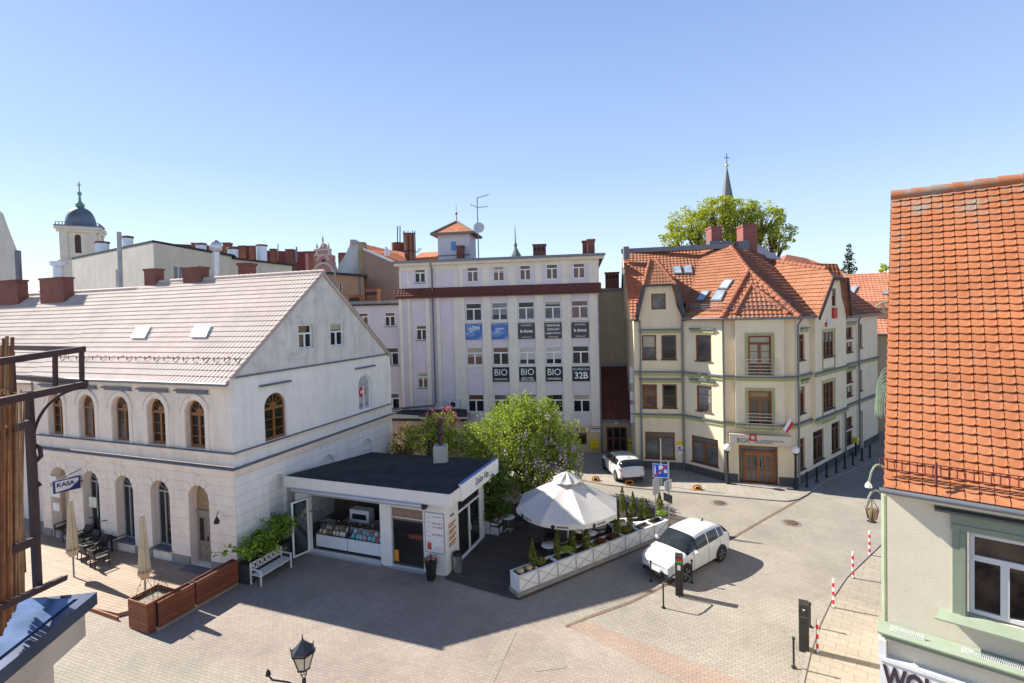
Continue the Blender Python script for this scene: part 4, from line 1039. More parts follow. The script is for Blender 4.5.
# ================================================================== THE PASSAGE HOUSE between
PF = O.off(-.35); pa0, pa1 = .02, O.px(638, 440)[0]
pas = thing('link_building', 'narrow shaded house with steep dark red roof over brown double doors', 'building', PF.W(pa0+1.2, 0))
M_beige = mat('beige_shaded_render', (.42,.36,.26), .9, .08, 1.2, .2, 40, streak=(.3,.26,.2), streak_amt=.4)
pz0 = PF.px(620, 418.8)[1]; PB = O.off(-3.6); pz1 = PB.px(620, 366)[1]; pz2 = PB.px(615, 291)[1]
dA0, dA1 = PF.px(606.5, 440)[0], PF.px(627, 440)[0]; dz1 = PF.px(617, 427)[1]
mb = MB(); wall_mb(mb, PF, rect_loop(pa0, pa1, 0, pz0), [rect_loop(dA0, dA1, .02, dz1)], .2)
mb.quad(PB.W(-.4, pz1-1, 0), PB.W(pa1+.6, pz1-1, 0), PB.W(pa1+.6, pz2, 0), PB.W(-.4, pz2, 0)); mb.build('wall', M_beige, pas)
MB().fbox(PB, -.3, pa1+.6, pz2, pz2+.25, -4, .2).build('eaves_board', M_eave, pas)
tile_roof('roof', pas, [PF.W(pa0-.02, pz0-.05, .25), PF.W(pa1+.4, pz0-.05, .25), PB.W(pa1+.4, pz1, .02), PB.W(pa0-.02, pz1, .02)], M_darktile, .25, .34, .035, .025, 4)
MB().fbox(PB, -.02, pa1+.4, pz1-.02, pz1+.22, .01, .06).build('flashing', M_zinc, pas); MB().tube([PF.W(pa0, pz0-.06, .34), PF.W(pa1+.3, pz0-.06, .34)], .07).build('gutter', M_zinc, pas)
M_brown = mat('brown_door_paint', (.15,.055,.028), .45, .12, 4, coat=.2)
mb = MB(); loop_bar(mb, PF, rect_loop(dA0, dA1, .02, dz1), .12, -.2, -.08); dc_ = (dA1-dA0)
for k in range(1, 3): mb.fbox(PF, dA0+dc_*k/3-.07, dA0+dc_*k/3+.07, .1, dz1-.1, -.2, -.1)
mb.fbox(PF, dA0+.1, dA1-.1, .95, 1.1, -.2, -.1); mb.fbox(PF, dA0+.1, dA1-.1, 1.9, 1.98, -.2, -.11)
d = mb.build('door', M_brown, pas); face_mb(MB(), PF, rect_loop(dA0, dA1, .02, dz1), -.15).build('pane', M_g1, d)
a, z = PF.px(616.5, 422.3); MB().lathe((0,0,0), [(.16,0),(.16,.08),(.0001,.12)], 14).xf(Matrix.Translation(PF.W(a, z, 0))@Matrix.Rotation(radians(90), 4, 'X')).build('lamp', M_white, pas)
stack(O.off(-6), 605, 618.5, 272, pz2-1, M_orangebrick, pas, .8, 4)
MB().fbox(O.off(-6.5), 1.2+.8, 3.6, pz2, pz2+.15, -3, 0).build('roof_slab', M_felt, pas)
yt = thing('grit_bin', 'slim yellow bin standing by the brown double doors', 'bin', G(631, 452.5))
q = G(631, 453); MB().lathe(q, [(.2,0),(.22,.1),(.22,1.0),(.19,1.15),(.0001,1.2)], 12).build('body', M_yel, yt); MB().lathe(q, [(.225,.78),(.23,.8),(.225,.86)], 12).build('band', M_black, yt)
# ================================================================== THE CORNER BANK HOUSE
M_bgk = mat('cream_yellow_render', (.74,.62,.43), .9, .05, 1.0, .2, 45, streak=(.48,.41,.3), streak_amt=.3)
M_bgk2 = mat('pale_cream_render', (.78,.675,.485), .9, .05, 1.0, .2, 45, streak=(.5,.45,.36), streak_amt=.3)
M_green = mat('olive_trim', (.36,.38,.17), .8, .08, 2)
M_brownw = mat('brown_window_wood', (.19,.075,.03), .5, .15, 4, coat=.2)
M_slate = mat('slate_plinth', (.085,.085,.09), .7, .2, 2.5, .2, 30)
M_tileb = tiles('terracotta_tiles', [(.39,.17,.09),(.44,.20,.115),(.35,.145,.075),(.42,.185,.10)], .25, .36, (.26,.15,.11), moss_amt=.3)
M_tileshade = tiles('shade_weathered_tiles', [(.30,.115,.06),(.36,.15,.08),(.25,.10,.055),(.22,.105,.07)], .25, .36, (.17,.12,.10), moss_amt=.6)  # weathering plus shade in the colour, for slopes turned off the sun
P1, P2, P3, P4 = V((8.56,34.33,0)), G(684.5,470), G(724,480.8), G(796,486.3)
bank = thing('corner_bank', 'cream corner bank with terracotta hipped roof, brown windows and a glazed entrance', 'building', P3)
def fr(a, b): d = b-a; return Frame(a, atan2(d.y, d.x)), d.length
F1, L1 = fr(P1, P2); F2, L2 = fr(P2, P3); F3, L3 = fr(P3, P4)
F5 = Frame(P4, radians(39)); L5 = 15.5
EV = F1.px(684, 318.5)[1]; print('bank eave', EV, L1, L2, L3, F2.px(724,318)[1], F3.px(790,316)[1], F5.px(800,315))
B1, B2 = F1.px(684, 415.5)[1], F1.px(684, 372.6)[1]       # band courses over ground and first floor
bk = [B1, B2]
def trim_band(F, a0, a1, d=.0):
    mb = MB(); g = MB()
    for z in bk:
        mb.fbox(F, a0, a1, z, z+.09, d-.02, d+.16); g.fbox(F, a0, a1, z-.2, z-.002, d-.02, d+.09)
    build_each(mb, 'band_course', M_lead, bank); build_each(g, 'band_course', M_green, bank)
def hood(F, a0, a1, z, d=0):
    MB().fbox(F, a0, a1, z, z+.09, d-.01, d+.16).build('window_hood', M_lead, bank); MB().fbox(F, a0+.04, a1-.04, z-.2, z-.002, d-.01, d+.09).build('window_hood', M_green, bank)
def W4(F, x0, x1, y0, y1, d=0): 
    a0 = F.px(x0, (y0+y1)/2, d)[0]; a1 = F.px(x1, (y0+y1)/2, d)[0]; z1 = F.px((x0+x1)/2, y0, d)[1]; z0 = F.px((x0+x1)/2, y1, d)[1]; return (a0, a1, z0, z1)
# face 1 with the gabled dormer
w1 = [W4(F1, 641.8,656.3,335,359.5), W4(F1, 661.3,676.5,335,359.5), W4(F1, 642.2,657,384.2,408), W4(F1, 662.3,677,384.2,408), W4(F1, 645.2,675,432,458.5)]
dw = W4(F1, 651.2,665.8,293.5,309.5)
gz = F1.px(660, 286)[1]; gl, gr = F1.px(645.3, 286)[0], F1.px(674, 286)[0]; gl0, gr0 = F1.px(637.5, 318)[0], F1.px(682.8, 317)[0]
mb = MB(); wall_mb(mb, F1, [(-.25, 0), (L1, 0), (L1, EV), (gr0, EV), (gr, gz), (gl, gz), (gl0, EV), (-.25, EV)], [rect_loop(*q) for q in w1+[dw]], .18); mb.build('wall', M_bgk, bank)
for q in w1[:4]: rect_window(F1, *q, .15, bank, M_brownw, rg.choice([M_g1, M_g2, M_g3]), 1, None, .1, sill=.06, sm=M_slate, bars=1)
rect_window(F1, *w1[4], .15, bank, M_brownw, M_g4, 2, .76, .1, sill=.06, sm=M_slate)
rect_window(F1, *dw, .15, bank, M_brownw, M_g2, 1, None, .1)
a = F1.px(638, 330)[0]; b = F1.px(680.5, 330)[0]; hood(F1, a, b, F1.px(659, 330.3)[1]); hood(F1, a, b, F1.px(659, 379.6)[1]); trim_band(F1, -.3, L1)
# face 2
w2 = [W4(F2, 695.6,711.4,335,361), W4(F2, 696.5,711.8,386,411.5), W4(F2, 691.5,718,0,1)]
w2[2] = (F2.px(691.5, 448)[0], F2.px(718.2, 452)[0], F2.px(705, 464)[1], F2.px(705, 437.5)[1])
mb = MB(); wall_mb(mb, F2, rect_loop(0, L2, 0, EV), [rect_loop(*q) for q in w2], .18); mb.build('wall', M_bgk2, bank)
for q in w2[:2]: rect_window(F2, *q, .15, bank, M_brownw, M_g2, 1, None, .1, sill=.07, sm=M_slate, bars=2)
rect_window(F2, *w2[2], .15, bank, M_brownw, M_g4, 2, .78, .1, sill=.06, sm=M_slate)
for yy in (329.5, 380.5): hood(F2, F2.px(690,yy)[0], F2.px(715,yy)[0], F2.px(702,yy)[1])
trim_band(F2, -.02, L2+.1)
# entrance face, with a shallow bay above the doors
BD = .32; F3b = F3.off(BD)
b0, b1 = F3b.px(735.2, 350)[0], F3b.px(784, 350)[0]
ent = (F3.px(739, 470)[0], F3.px(778, 474)[0], .02, F3.px(758, 446)[1])
mb = MB(); wall_mb(mb, F3, rect_loop(0, L3, 0, EV), [rect_loop(*ent)], .25); mb.build('wall', M_bgk, bank)
bw = [(F3b.px(748,355)[0], F3b.px(771.5,355)[0], F3b.px(760,376)[1], F3b.px(760,335.5)[1]), (F3b.px(748.5,410)[0], F3b.px(772,410)[0], F3b.px(760,430)[1], F3b.px(760,390.8)[1])]
mb = MB(); wall_mb(mb, F3b, rect_loop(b0, b1, B1-.02, EV), [rect_loop(*q) for q in bw], .2)
for s in (b0, b1): mb.quad(F3.W(s, B1-.02), F3.W(s, EV), F3b.W(s, EV), F3b.W(s, B1-.02))
mb.quad(F3.W(b0, B1-.02), F3.W(b1, B1-.02), F3b.W(b1, B1-.02), F3b.W(b0, B1-.02)); mb.build('bay', M_bgk2, bank)
for q in bw:
    c0, c1 = q[0], q[1]
    w = rect_window(F3b, *q, .17, bank, mat('red_brown_oak', (.20,.07,.025), .5, .15, 5, coat=.2), M_g1, 2, .80, .11, bars=3, tglass=M_g3)
    mb = MB(); loop_bar(mb, F3b, rect_loop(c0-.16, c1+.16, q[2]-.06, q[3]+.16), .14, -.02, .05); mb.build('window_surround', M_green, bank)
    mb = MB()
    for k in range(6):
        z = q[2]+.02+k*.2; mb.bar(F3b.W(c0-.35, z, .22), F3b.W(c1+.35, z, .22), .03)
    for aa in (c0-.1, c1+.1): mb.bar(F3b.W(aa, q[2], .22), F3b.W(aa, q[2]+1.05, .22), .035); mb.bar(F3b.W(aa, q[2]+.02, .02), F3b.W(aa, q[2]+.02, .22), .03); mb.bar(F3b.W(aa, q[2]+1.0, .02), F3b.W(aa, q[2]+1.0, .22), .03)
    mb.build('railing', mat('steel_rail', (.42,.42,.43), .35, metal=.6), bank)
trim_band(F3b, b0-.04, b1+.04); trim_band(F3, -.02, b0-.05); trim_band(F3, b1+.05, L3+.1)
mb = MB(); loop_bar(mb, F3, rect_loop(*ent), .09, -.22, -.1); ez0 = ent[3]; ew = ent[1]-ent[0]
d0, d1 = ent[0]+ew*.14, ent[1]-ew*.12; dm = (d0+d1)/2
mb.fbox(F3, ent[0], ent[1], ez0-.42, ez0-.3, -.22, -.08)
for x in (d0, d1): mb.fbox(F3, x-.06, x+.06, .02, ez0-.3, -.22, -.08)
door = MB()
for x0, x1 in ((d0+.06, dm-.0), (dm+.0, d1-.06)):
    loop_bar(door, F3, rect_loop(x0, x1, .03, ez0-.43), .10, -.2, -.1); xm = (x0+x1)/2
    for z in (.75, 1.75): door.fbox(F3, x0+.1, x1-.1, z-.045, z+.045, -.2, -.11)
    door.fbox(F3, xm-.04, xm+.04, .2, ez0-.5, -.2, -.112)
mb.build('door_frame', M_brownw, bank); dr = door.build('door', mat('orange_oak', (.27,.10,.032), .45, .15, 5, coat=.3), bank)
face_mb(MB(), F3, rect_loop(*ent), -.17).build('pane', M_g4, dr); MB().bar(F3.W(dm-.12, 1.0, -.07), F3.W(dm-.12, 1.4, -.07), .035).bar(F3.W(dm+.12, 1.0, -.07), F3.W(dm+.12, 1.4, -.07), .035).build('handle', M_black, dr)
mb = MB().prism([F3.W(dm+.4+.1*cos(k), 1.3+.12*sin(k), -.16) for k in (0,1,2,3,4,5)], F3.n*.004); mb.build('sticker', mat('red_print', (.5,.03,.03), .5), dr)
# sign board over the doors
SB = F3.off(BD+.12); s0, zt = SB.px(729.5, 434.5); s1, zq = SB.px(792, 436.5); zl = SB.px(760, 444.8)[1]; zt = SB.px(760, 435.3)[1]
sg = thing('shop_sign', 'long cream sign board reading BGK with a red square above the glazed doors', 'sign', SB.W((s0+s1)/2, zl))
MB().fbox(SB, s0, s1, zl, zt, -.3, 0).build('board', mat('cream_panel', (.60,.54,.44), .5, .03, 3), sg)
M_dk = mat('charcoal_letter', (.06,.06,.065), .5)
hh = zt-zl
text('BGK', .40, SB, SB.px(743.7,441)[0], zl+hh*.34, .002, M_dk, sg, bold=.0)
text('BANK GOSPODARSTWA', .15, SB, SB.px(767,440)[0], zl+hh*.42, .002, M_dk, sg, sx=1.1); text('KRAJOWEGO', .15, SB, SB.px(763.5,440)[0], zl+hh*.22, .002, M_dk, sg, sx=1.1)
cc = SB.px(753, 437.6); mb = MB(); loop_bar(mb, SB, rect_loop(cc[0]-.2, cc[0]+.2, cc[1]-.2, cc[1]+.2), .09, .0, .02); mb.build('emblem', mat('red_print', (.5,.03,.03), .5), sg)
# right hand side along the side street
bay5 = (F5.px(815.5, 380, .3)[0], F5.px(846.5, 380, .3)[0]); F5b = F5.off(.3); print('bay5', bay5)
Ew = []
for x0, x1, y0, y1 in ((797.8,804.8,334,360.5),(797.8,804.8,386.7,414)): Ew.append((F5.px(x0,350)[0]+.02, F5.px(x1,350)[0], F5.px(801,y1)[1], F5.px(801,y0)[1]))
for x0, x1, y0, y1 in ((797.5,805,438.5,470),(813,824,430,460.5),(831.5,840,422,451)): q = (F5.px(x0,445)[0]+.02, F5.px(x1,445)[0]); xm=(x0+x1)/2; Ew.append((*q, F5.px(xm,y1)[1], F5.px(xm,y0)[1]))
SE = []      # far section beyond the bay
for x0, x1 in ((845.2,852.5),):
    for y0, y1 in ((327,338.5),(342,352.5),(371.5,382.5),(386,396.5),(417,428),(431,444)):
        SE.append((F5.px(x0,y0)[0], F5.px(x1,y0)[0], F5.px(849,y1)[1], F5.px(849,y0)[1]))
for y0, y1 in ((324,348),(370,391)): SE.append((F5.px(859.3,y0)[0], F5.px(862.3,y0)[0], F5.px(860.5,y1)[1], F5.px(860.5,y0)[1]))
dd = (F5.px(859.8,430)[0], F5.px(863,430)[0], .05, F5.px(861,411)[1])
mb = MB(); wall_mb(mb, F5, rect_loop(0, L5, 0, EV), [rect_loop(*q) for q in Ew+SE+[dd]], .2); mb.build('wall', M_bgk2, bank)
for q in Ew: rect_window(F5, *q, .17, bank, M_brownw, M_g1, 2 if q[1]-q[0] > .8 else 1, .78, .09, sill=.07, sm=M_slate)
for q in SE: rect_window(F5, *q, .17, bank, M_brownw, M_g1, 2, None, .08, sill=.06, sm=M_slate)
face_mb(MB(), F5, rect_loop(*dd), -.15).build('door', mat('dark_green_paint', (.03,.06,.035), .5), bank)
for z in (F5.px(801,329)[1], F5.px(801,381)[1]): hood(F5, F5.px(797,z)[0]+.0, F5.px(807,330)[0], z)
for z in (F5.px(849,323)[1], F5.px(849,368)[1]): hood(F5, bay5[1]+.1, F5.px(854.5,330)[0], z)
gzt = F5b.px(838, 280)[1]; g0, g1 = F5b.px(829,281)[0], F5b.px(843,281)[0]
w5 = [(F5b.px(823,350)[0], F5b.px(834,350)[0], F5b.px(828,357)[1], F5b.px(828,331.5)[1]), (F5b.px(823,400)[0], F5b.px(834.2,400)[0], F5b.px(828,409.5)[1], F5b.px(828,382)[1]), (F5b.px(831.8,297)[0], F5b.px(836,297)[0], F5b.px(834,306)[1], F5b.px(834,288.5)[1])]
mb = MB(); wall_mb(mb, F5b, [(bay5[0], B1-.02), (bay5[1], B1-.02), (bay5[1], EV), (g1, gzt), (g0, gzt), (bay5[0], EV)], [rect_loop(*q) for q in w5], .18)
for s in bay5: mb.quad(F5.W(s, B1-.02), F5.W(s, EV), F5b.W(s, EV), F5b.W(s, B1-.02))
mb.quad(F5.W(bay5[0], B1-.02), F5.W(bay5[1], B1-.02), F5b.W(bay5[1], B1-.02), F5b.W(bay5[0], B1-.02)); mb.build('bay', M_bgk2, bank)
for q in w5[:2]:
    rect_window(F5b, *q, .15, bank, M_brownw, M_g1, 3, None, .08, bars=2, sill=.08, sm=M_slate)
    mb = MB(); loop_bar(mb, F5b, rect_loop(q[0]-.14, q[1]+.14, q[2]-.8, q[3]+.16), .1, -.02, .04); mb.build('window_surround', M_green, bank)
rect_window(F5b, *w5[2], .15, bank, M_brownw, M_g1, 1, None, .07)
trim_band(F5, .02, bay5[0]); trim_band(F5b, bay5[0]-.04, bay5[1]+.04); trim_band(F5, bay5[1]+.05, L5)
rb_ = thing('wall_sign', 'small red square sign with white characters under the bank side gable', 'sign', F5b.W(0, EV))
a, z = F5b.px(833.5, 313); MB().fbox(F5b, a-.3, a+.35, z-.35, z+.35, .03, .12).build('panel', mat('red_print', (.5,.03,.03), .5), rb_)
a2, z2 = F5b.px(829.5, 321.5); text('BGK', .5, F5b, a2, z2, .04, M_white, rb_, bold=.02); a3, z3 = F5b.px(825.5, 324.5); MB().fbox(F5b, a3-.12, a3+.12, z3-.14, z3+.14, .03, .08).build('chip', mat('red_print', (.5,.03,.03), .5), rb_)
# plinth, side and back walls
mb = MB(); pl_ = .5
for F, a0, a1 in ((F1, -.27, L1), (F2, .0, L2), (F3, 0, ent[0]-.05), (F3, ent[1]+.05, L3+.03), (F5, .03, dd[0]-.1), (F5, dd[1]+.1, L5)): mb.fbox(F, a0, a1, 0, pl_, -.02, .06)
build_each(mb, 'plinth', M_slate, bank)
bkL = F1.W(-.25, 0)+V((2.2,11,0)); bkR = F5.W(L5, 0)+V((-9,9,0)); sideL = [F1.W(-.25,0), V((bkL.x,bkL.y,0)), V((bkR.x,bkR.y,0)), F5.W(L5,0)]
# roof points
YL = P1.y
F1o = F1.off(.35)
e0 = F1o.W(-.45, EV); e1 = F1o.W(L1, EV); 
c22 = F3.off(.45); e2 = c22.W(c22.px(722, 317)[0], EV); e3 = c22.W(c22.px(799.5, 315)[0], EV)
rA = atY(702, 249.5, 39.6); rL = onpl(622.5, 252.5, e0, e1, rA)
R2 = onpl(731, 247.0, e1, e2, rA); H1 = onpl(749, 271, e1, e2, rA)
print('roof', rA, rL, R2, H1)
M_ridge = tiles('red_ridge_tiles', [(.33,.115,.065),(.37,.14,.08),(.29,.10,.055)], .38, .3, (.2,.1,.08), moss_amt=.3)
def ridgex(*prs):
    def f(mb): pass
    mb = MB()
    for a, b in prs: ridge(mb, a, b, .17, .4)
    mb.build('ridge_tiles', M_ridge, bank)
    return f
def rpl(a, f):
    b = e0.lerp(e1, a); return b+(rL.lerp(rA, a)-b)*f
ga0 = (gl0-.02+.45)/(L1+.45); ga1 = (gr0+.0+.45)/(L1+.45)
for q in ([rpl(0,0), rpl(ga0,0), rpl(ga0,1), rpl(0,1)], [rpl(ga0,.2), rpl(ga1,.2), rpl(ga1,1), rpl(ga0,1)], [rpl(ga1,0), rpl(1,0), rpl(1,1), rpl(ga1,1)]): tile_roof('roof', bank, q, M_tileb, .25, .36, .06, .035, 4)
tile_roof('roof', bank, [e1, e2, H1, R2, rA], M_tileb, .25, .36, .06, .035, 4, extra=ridgex((e2, H1), (H1, R2)))
tile_roof('roof', bank, [e2, e3, H1], M_tileb, .25, .36, .06, .035, 4, extra=ridgex((e3, H1)))
ip = lambda x, y: onpl(x, y, e2, e3, H1)
mb = MB(); nn = (e3-e2).cross(H1-e2).normalized(); nn = nn if nn.z > 0 else -nn
ap_ = ip(751, 288)+nn*.28
for q in ((735,315.2),(788,314.2)): ridge(mb, ip(*q)+nn*.06, ap_, .13, .36)
mb.build('bay_ridge', M_ridge, bank); tile_roof('bay_roof', bank, [ip(735,315.5)+nn*.02, ip(788,314.6)+nn*.02, ap_], M_tileb, .25, .36, .06, .035, 4, .05)
F5o = F5.off(.35); e4 = F5o.W(bay5[0], EV+.0)
tile_roof('roof', bank, [e3, e4, onpl(764, 255, e3, e4, R2), R2, H1], M_tileshade, .25, .36, .06, .035, 4)
# cross gable over the side bay: ridge runs back level from the gable
gf = F5b.off(.3); gtop = F5b.W((g0+g1)/2, gzt, .3)
G1 = gf.W(g0-.05, gzt+.05); G2 = gf.W(g1+.05, gzt+.05)
zr_ = gzt+.35; inn = -F5.n
rg0 = gf.W((g0+g1)/2, zr_)+inn*.6
dq = ray(750, 257.5); tt = (rg0.z-CAMZ)/dq.z; rgb = CAM+dq*tt
lb = gf.W(bay5[0]-.15, EV-.1)
dpt = (rgb-rg0)
rgb = atY(751, 258, 40.8)
print('cross ridge', rg0, rgb)
_n = (G1-lb).cross(rgb-lb).normalized(); rg0 = rg0-_n*((rg0-lb).dot(_n))
tile_roof('gable_roof', bank, [lb, G1, rg0, rgb], M_tileb, .25, .36, .06, .035, 4, extra=ridgex((rg0, rgb)))
rb2 = gf.W(bay5[1]+.15, EV-.1)
tile_roof('gable_roof', bank, [rb2, rb2+inn*6+V((0,0,1.5)), rgb, rg0, G2], M_tileshade, .25, .36, .06, .035, 4)
MB().prism([G1, G2, rg0], V((0,0,-.1))).build('gable_roof', M_tileb, bank)
mb = MB().bar(gf.W(bay5[0]-.17, EV-.15), G1, .06, .3).bar(gf.W(bay5[1]+.17, EV-.15), G2, .06, .3); mb.bar(G1-F5.u*.1, G2+F5.u*.1, .1, .18)
mb.quad(G2, rb2, rb2+inn*.9, G2+inn*.9); mb.build('bargeboard', mat('dark_bargeboard', (.06,.035,.03), .7), bank)
e5 = F5o.W(bay5[1], EV-.2); e6 = F5o.W(L5+.3, EV-.2)
tile_roof('roof', bank, [e5, e6, e6+inn*3.5+V((0,0,3.0)), e5+inn*3.5+V((0,0,3.0))], M_tileshade, .25, .36, .06, .035, 4)
# body under the roof so nothing shows through from the side
mb = MB(); back = [V((9.9,45,0)), V((24,50,0))]
ring = [F1.W(-.25,0), back[0], back[1], F5.W(L5,0)]
for i in range(3):
    a, b = ring[i], ring[i+1]; mb.quad(V((a.x,a.y,0)), V((b.x,b.y,0)), V((b.x,b.y,EV-.1)), V((a.x,a.y,EV-.1)))
sw = F1.W(-.25,0); mb.add([V((sw.x,sw.y,EV-.1)), V((rL.x+.0,rL.y,EV-.1)), V((rL.x,rL.y,rL.z-.1))], [(0,1,2)])
mb.build('wall', M_bgk, bank)
mb = MB(); top = [rL, rA, R2, rgb]
bb = [V((9.9,46,EV)), V((16,48,EV)), V((22,49,EV)), V((25,48,EV))]
for i in range(3): mb.quad(top[i], top[i+1], bb[i+1], bb[i])
mb.build('rear_roof', M_felt, bank)
MB().bar(rL+V((0,.2,.12)), R2+V((.3,.2,.1)), .5, .35).build('ridge_capping', M_lead, bank)
def obj_chim(x0, x1, yt, Y, lab=None):
    a, b = atY(x0, yt, Y), atY(x1, yt, Y)
    c = MB().box(a.x, b.x, Y, Y+1.1, R2.z-2.0, a.z-.12).box(a.x-.06, b.x+.06, Y-.06, Y+1.16, a.z-.12, a.z).build('chimney', mat('plum_brick', (.27,.10,.085), .85, .12, 2, .3, 20), bank); return c
obj_chim(711.3, 722, 226.3, 39.6); obj_chim(743, 757, 224.8, 39.4)
mb = MB()
for x, y in ((715,244),(727,244),(744,244)): p = atY(x, y, 38.8); mb.box(p.x-.4, p.x+.4, p.y, p.y+.5, p.z-.8, p.z+.25)
p = atY(626.5, 249, 39.5); mb.box(p.x-.2, p.x+.2, p.y, p.y+.4, p.z-.8, p.z+.2)
build_each(mb, 'roof_vent', M_lead, bank)
# parapet of the rear fire wall, dark edge running down behind the ridge
q0, q1 = atY(757, 243.5, 41), atY(796, 268, 44)
MB().prism([q0, q1, V((q1.x,q1.y,EV)), V((q0.x,q0.y,EV))], V((.1,.3,0))).build('fire_wall', mat('grey_blue_sheet', (.30,.33,.40), .5, .1, 2), bank)
# roof windows
def roofwin(q, A_, B_, C_, lab=None):
    pts = [onpl(x, y, A_, B_, C_) for x, y in q]; n = (B_-A_).cross(C_-A_).normalized(); n = n if n.z > 0 else -n
    f = MB().prism([p+n*.03 for p in pts], n*.13); o_ = f.build('roof_window', M_lead, bank)
    c = sum(pts, V((0,0,0)))/4; MB().prism([c+(p-c)*.82+n*.165 for p in pts], n*.012).build('pane', glassy('sky_pane', (.25,.30,.35), (.45,.52,.58), .05), o_)
for q in (((674,275.3),(682.5,275.3),(680.5,267.5),(672.3,268)), ((684.3,275),(693,275),(691.5,266.5),(683,267))): roofwin(q, e0, e1, rA)
MB()
for q in (((696,302.5),(704.5,302.5),(711,292),(703,292)), ((711,302.5),(722,302.5),(727,291.5),(717,291.5)), ((718,290.5),(728,290.5),(734.5,281),(725.5,281))): roofwin(q, e1, e2, rA)
# dormer gable roof
F1f = F1.off(.28); zt_ = F1.px(654, 262.5)[1]; inn1 = -F1.n
D1, D2 = F1f.W(gl-.1, gz+.05), F1f.W(gr+.1, gz+.05)
D3 = F1f.W(F1.px(658.5,263)[0]-.08, zt_+.25)+inn1*1.3; D4 = F1f.W(F1.px(650.5,263)[0]+.0, zt_+.25)+inn1*1.3
tile_roof('dormer_roof', bank, [D1, D2, D3, D4], M_tileb, .2, .3, .03, .015, 3, .1)
DL, DR = F1f.W(gl0-.12, EV-.15), F1f.W(gr0+.12, EV-.15)
def back(p): 
    n = (e1-e0).cross(rA-e0); t = (e0-p).dot(n)/inn1.dot(n); return p+inn1*t
for a, b, c in ((DL, D1, D4), (DR, D2, D3)):
    q = [a, b, c, back(c), back(b)] if a is DL else [a, back(b), back(c), c, b]
    if a is DL: q = [a, back(a+V((0,0,.02))), back(c), c, b]
    else: q = [a, b, c, back(c), back(a+V((0,0,.02)))]
    tile_roof('dormer_roof', bank, q, M_tileshade if a is DR else M_tileb, .25, .34, .04, .02, 4, .08)
mb = MB().bar(DL, D1, .06, .28).bar(DR, D2, .06, .28).bar(D1-F1.u*.1, D2+F1.u*.1, .1, .16); mb.build('bargeboard', M_slate, bank)
mb = MB(); ridge(mb, D1, D4, .12, .36); ridge(mb, D2, D3, .12, .36); ridge(mb, D4, back(D4), .12, .36); mb.build('ridge_tiles', M_ridge, bank)
# gutters and downpipes
mb = MB().tube([e1+V((0,0,-.02)), e2+V((0,0,-.02)), e3+V((0,0,-.02)), e4+V((0,0,-.02))], .085).tube([e0+V((0,0,-.02)), F1o.W(gl0-.15, EV-.02)], .085).tube([e5, e6], .085); build_each(mb, 'gutter', M_zinc, bank)
def dpipe(F, a, d=.14, top=None, g=None):
    MB().tube([F.W(a, (top or EV)-.05, d+.25), F.W(a, (top or EV)-.5, d), F.W(a, .05, d)], .06).build('downpipe', M_zinc, bank)
dpipe(F1, .15); dpipe(F1, L1-.02); dpipe(F3, .05); dpipe(F5, .12, .15); dpipe(F5, bay5[1]+.25, .15); dpipe(F5, F5.px(857,380)[0], .15)
mb = MB()
for s in range(1, 28):
    p = e1.lerp(e3, s/28)+V((0,.55,.62)); mb.bar(p, p+V((0,0,.28)), .03)
for z in (.62, .75, .9): mb.bar(e1+V((.4,.55,z)), e2+V((0,.55,z)), .03); mb.bar(e2+V((0,.55,z)), e3+V((-.6,.55,z)), .03)
mb.build('snow_guard', M_zinc, bank)
for x, y, lab in ((617,372.3,'topmost air conditioner on the cream side wall of the passage'),(617,380.5,'second air conditioner from the top of the passage side wall'),(618.3,397.6,'third air conditioner from the top, alone on the passage side wall'),(619.5,411,'air conditioner with a dark fan, fourth down the passage side wall'),(621,421,'lowest air conditioner on the passage side wall')):
    FS = Frame(F1.W(-.25,0), F1.ang+pi/2+.0); FS.n = -FS.n; FS.u = -FS.u
    FSS = Frame(F1.W(-.25,0), F1.ang-pi/2)
    pt = FSS.px(x+7.5, y); a = -1.6
    z = F1.px(x+9, y)[1]
    ac_unit(FSS, -1.1, z-.3, .02, lab)
fl = thing('flag', 'small white and red flag on a pole over the sign board', 'flag', F3.W(L3-.5, B1+.3))
pA, pB = F3.px(783.2, 428), F3.px(789.5, 418.5)
MB().bar(F3.W(L3-.8, B1+.2, .05), F3.W(pB[0]+.1, pB[1]+.25, .6), .03).build('pole', M_white, fl)
q = [F3.W(pA[0]-.12, pA[1]+.05, .6), F3.W(pA[0]+.02, pA[1]-.05, .62), F3.W(pB[0]+.0, pB[1]-.02, .6), F3.W(pB[0]-.1, pB[1]+.12, .58)]; m_ = [(q[0]+q[3])/2, (q[1]+q[2])/2]
q2 = [F3.W(pA[0]+.08, pA[1]-.18, .63), F3.W(pB[0]+.12, pB[1]-.18, .6)]
MB().prism(q, F3.n*.015).build('white_half', M_white, fl); MB().prism([q[1]+V((0,0,-.002)), q2[0], q2[1], q[2]+V((0,0,-.002))], F3.n*.015).build('red_half', mat('flag_red', (.55,.02,.05), .7), fl)
ps = thing('wall_sign', 'yellow, purple and white parking notice beside the ground floor window', 'sign', F1.W(0, 1.5))
a0, z1 = F1.px(677.5, 441); a1, z0 = F1.px(683.3, 453.3); hh = z1-z0
MB().fbox(F1, a0, a1, z1-hh*.34, z1, .02, .05).build('panel', M_yel, ps); MB().fbox(F1, a0, a1, z0, z1-hh*.345, .02, .05).build('panel', M_white, ps); MB().fbox(F1, a0+.05, a0+.2, z0+hh*.35, z0+hh*.55, .05, .055).fbox(F1, a0, a1, z0+hh*.2, z0+hh*.28, .05, .055).build('print', mat('purple_print', (.1,.03,.18), .5), ps)

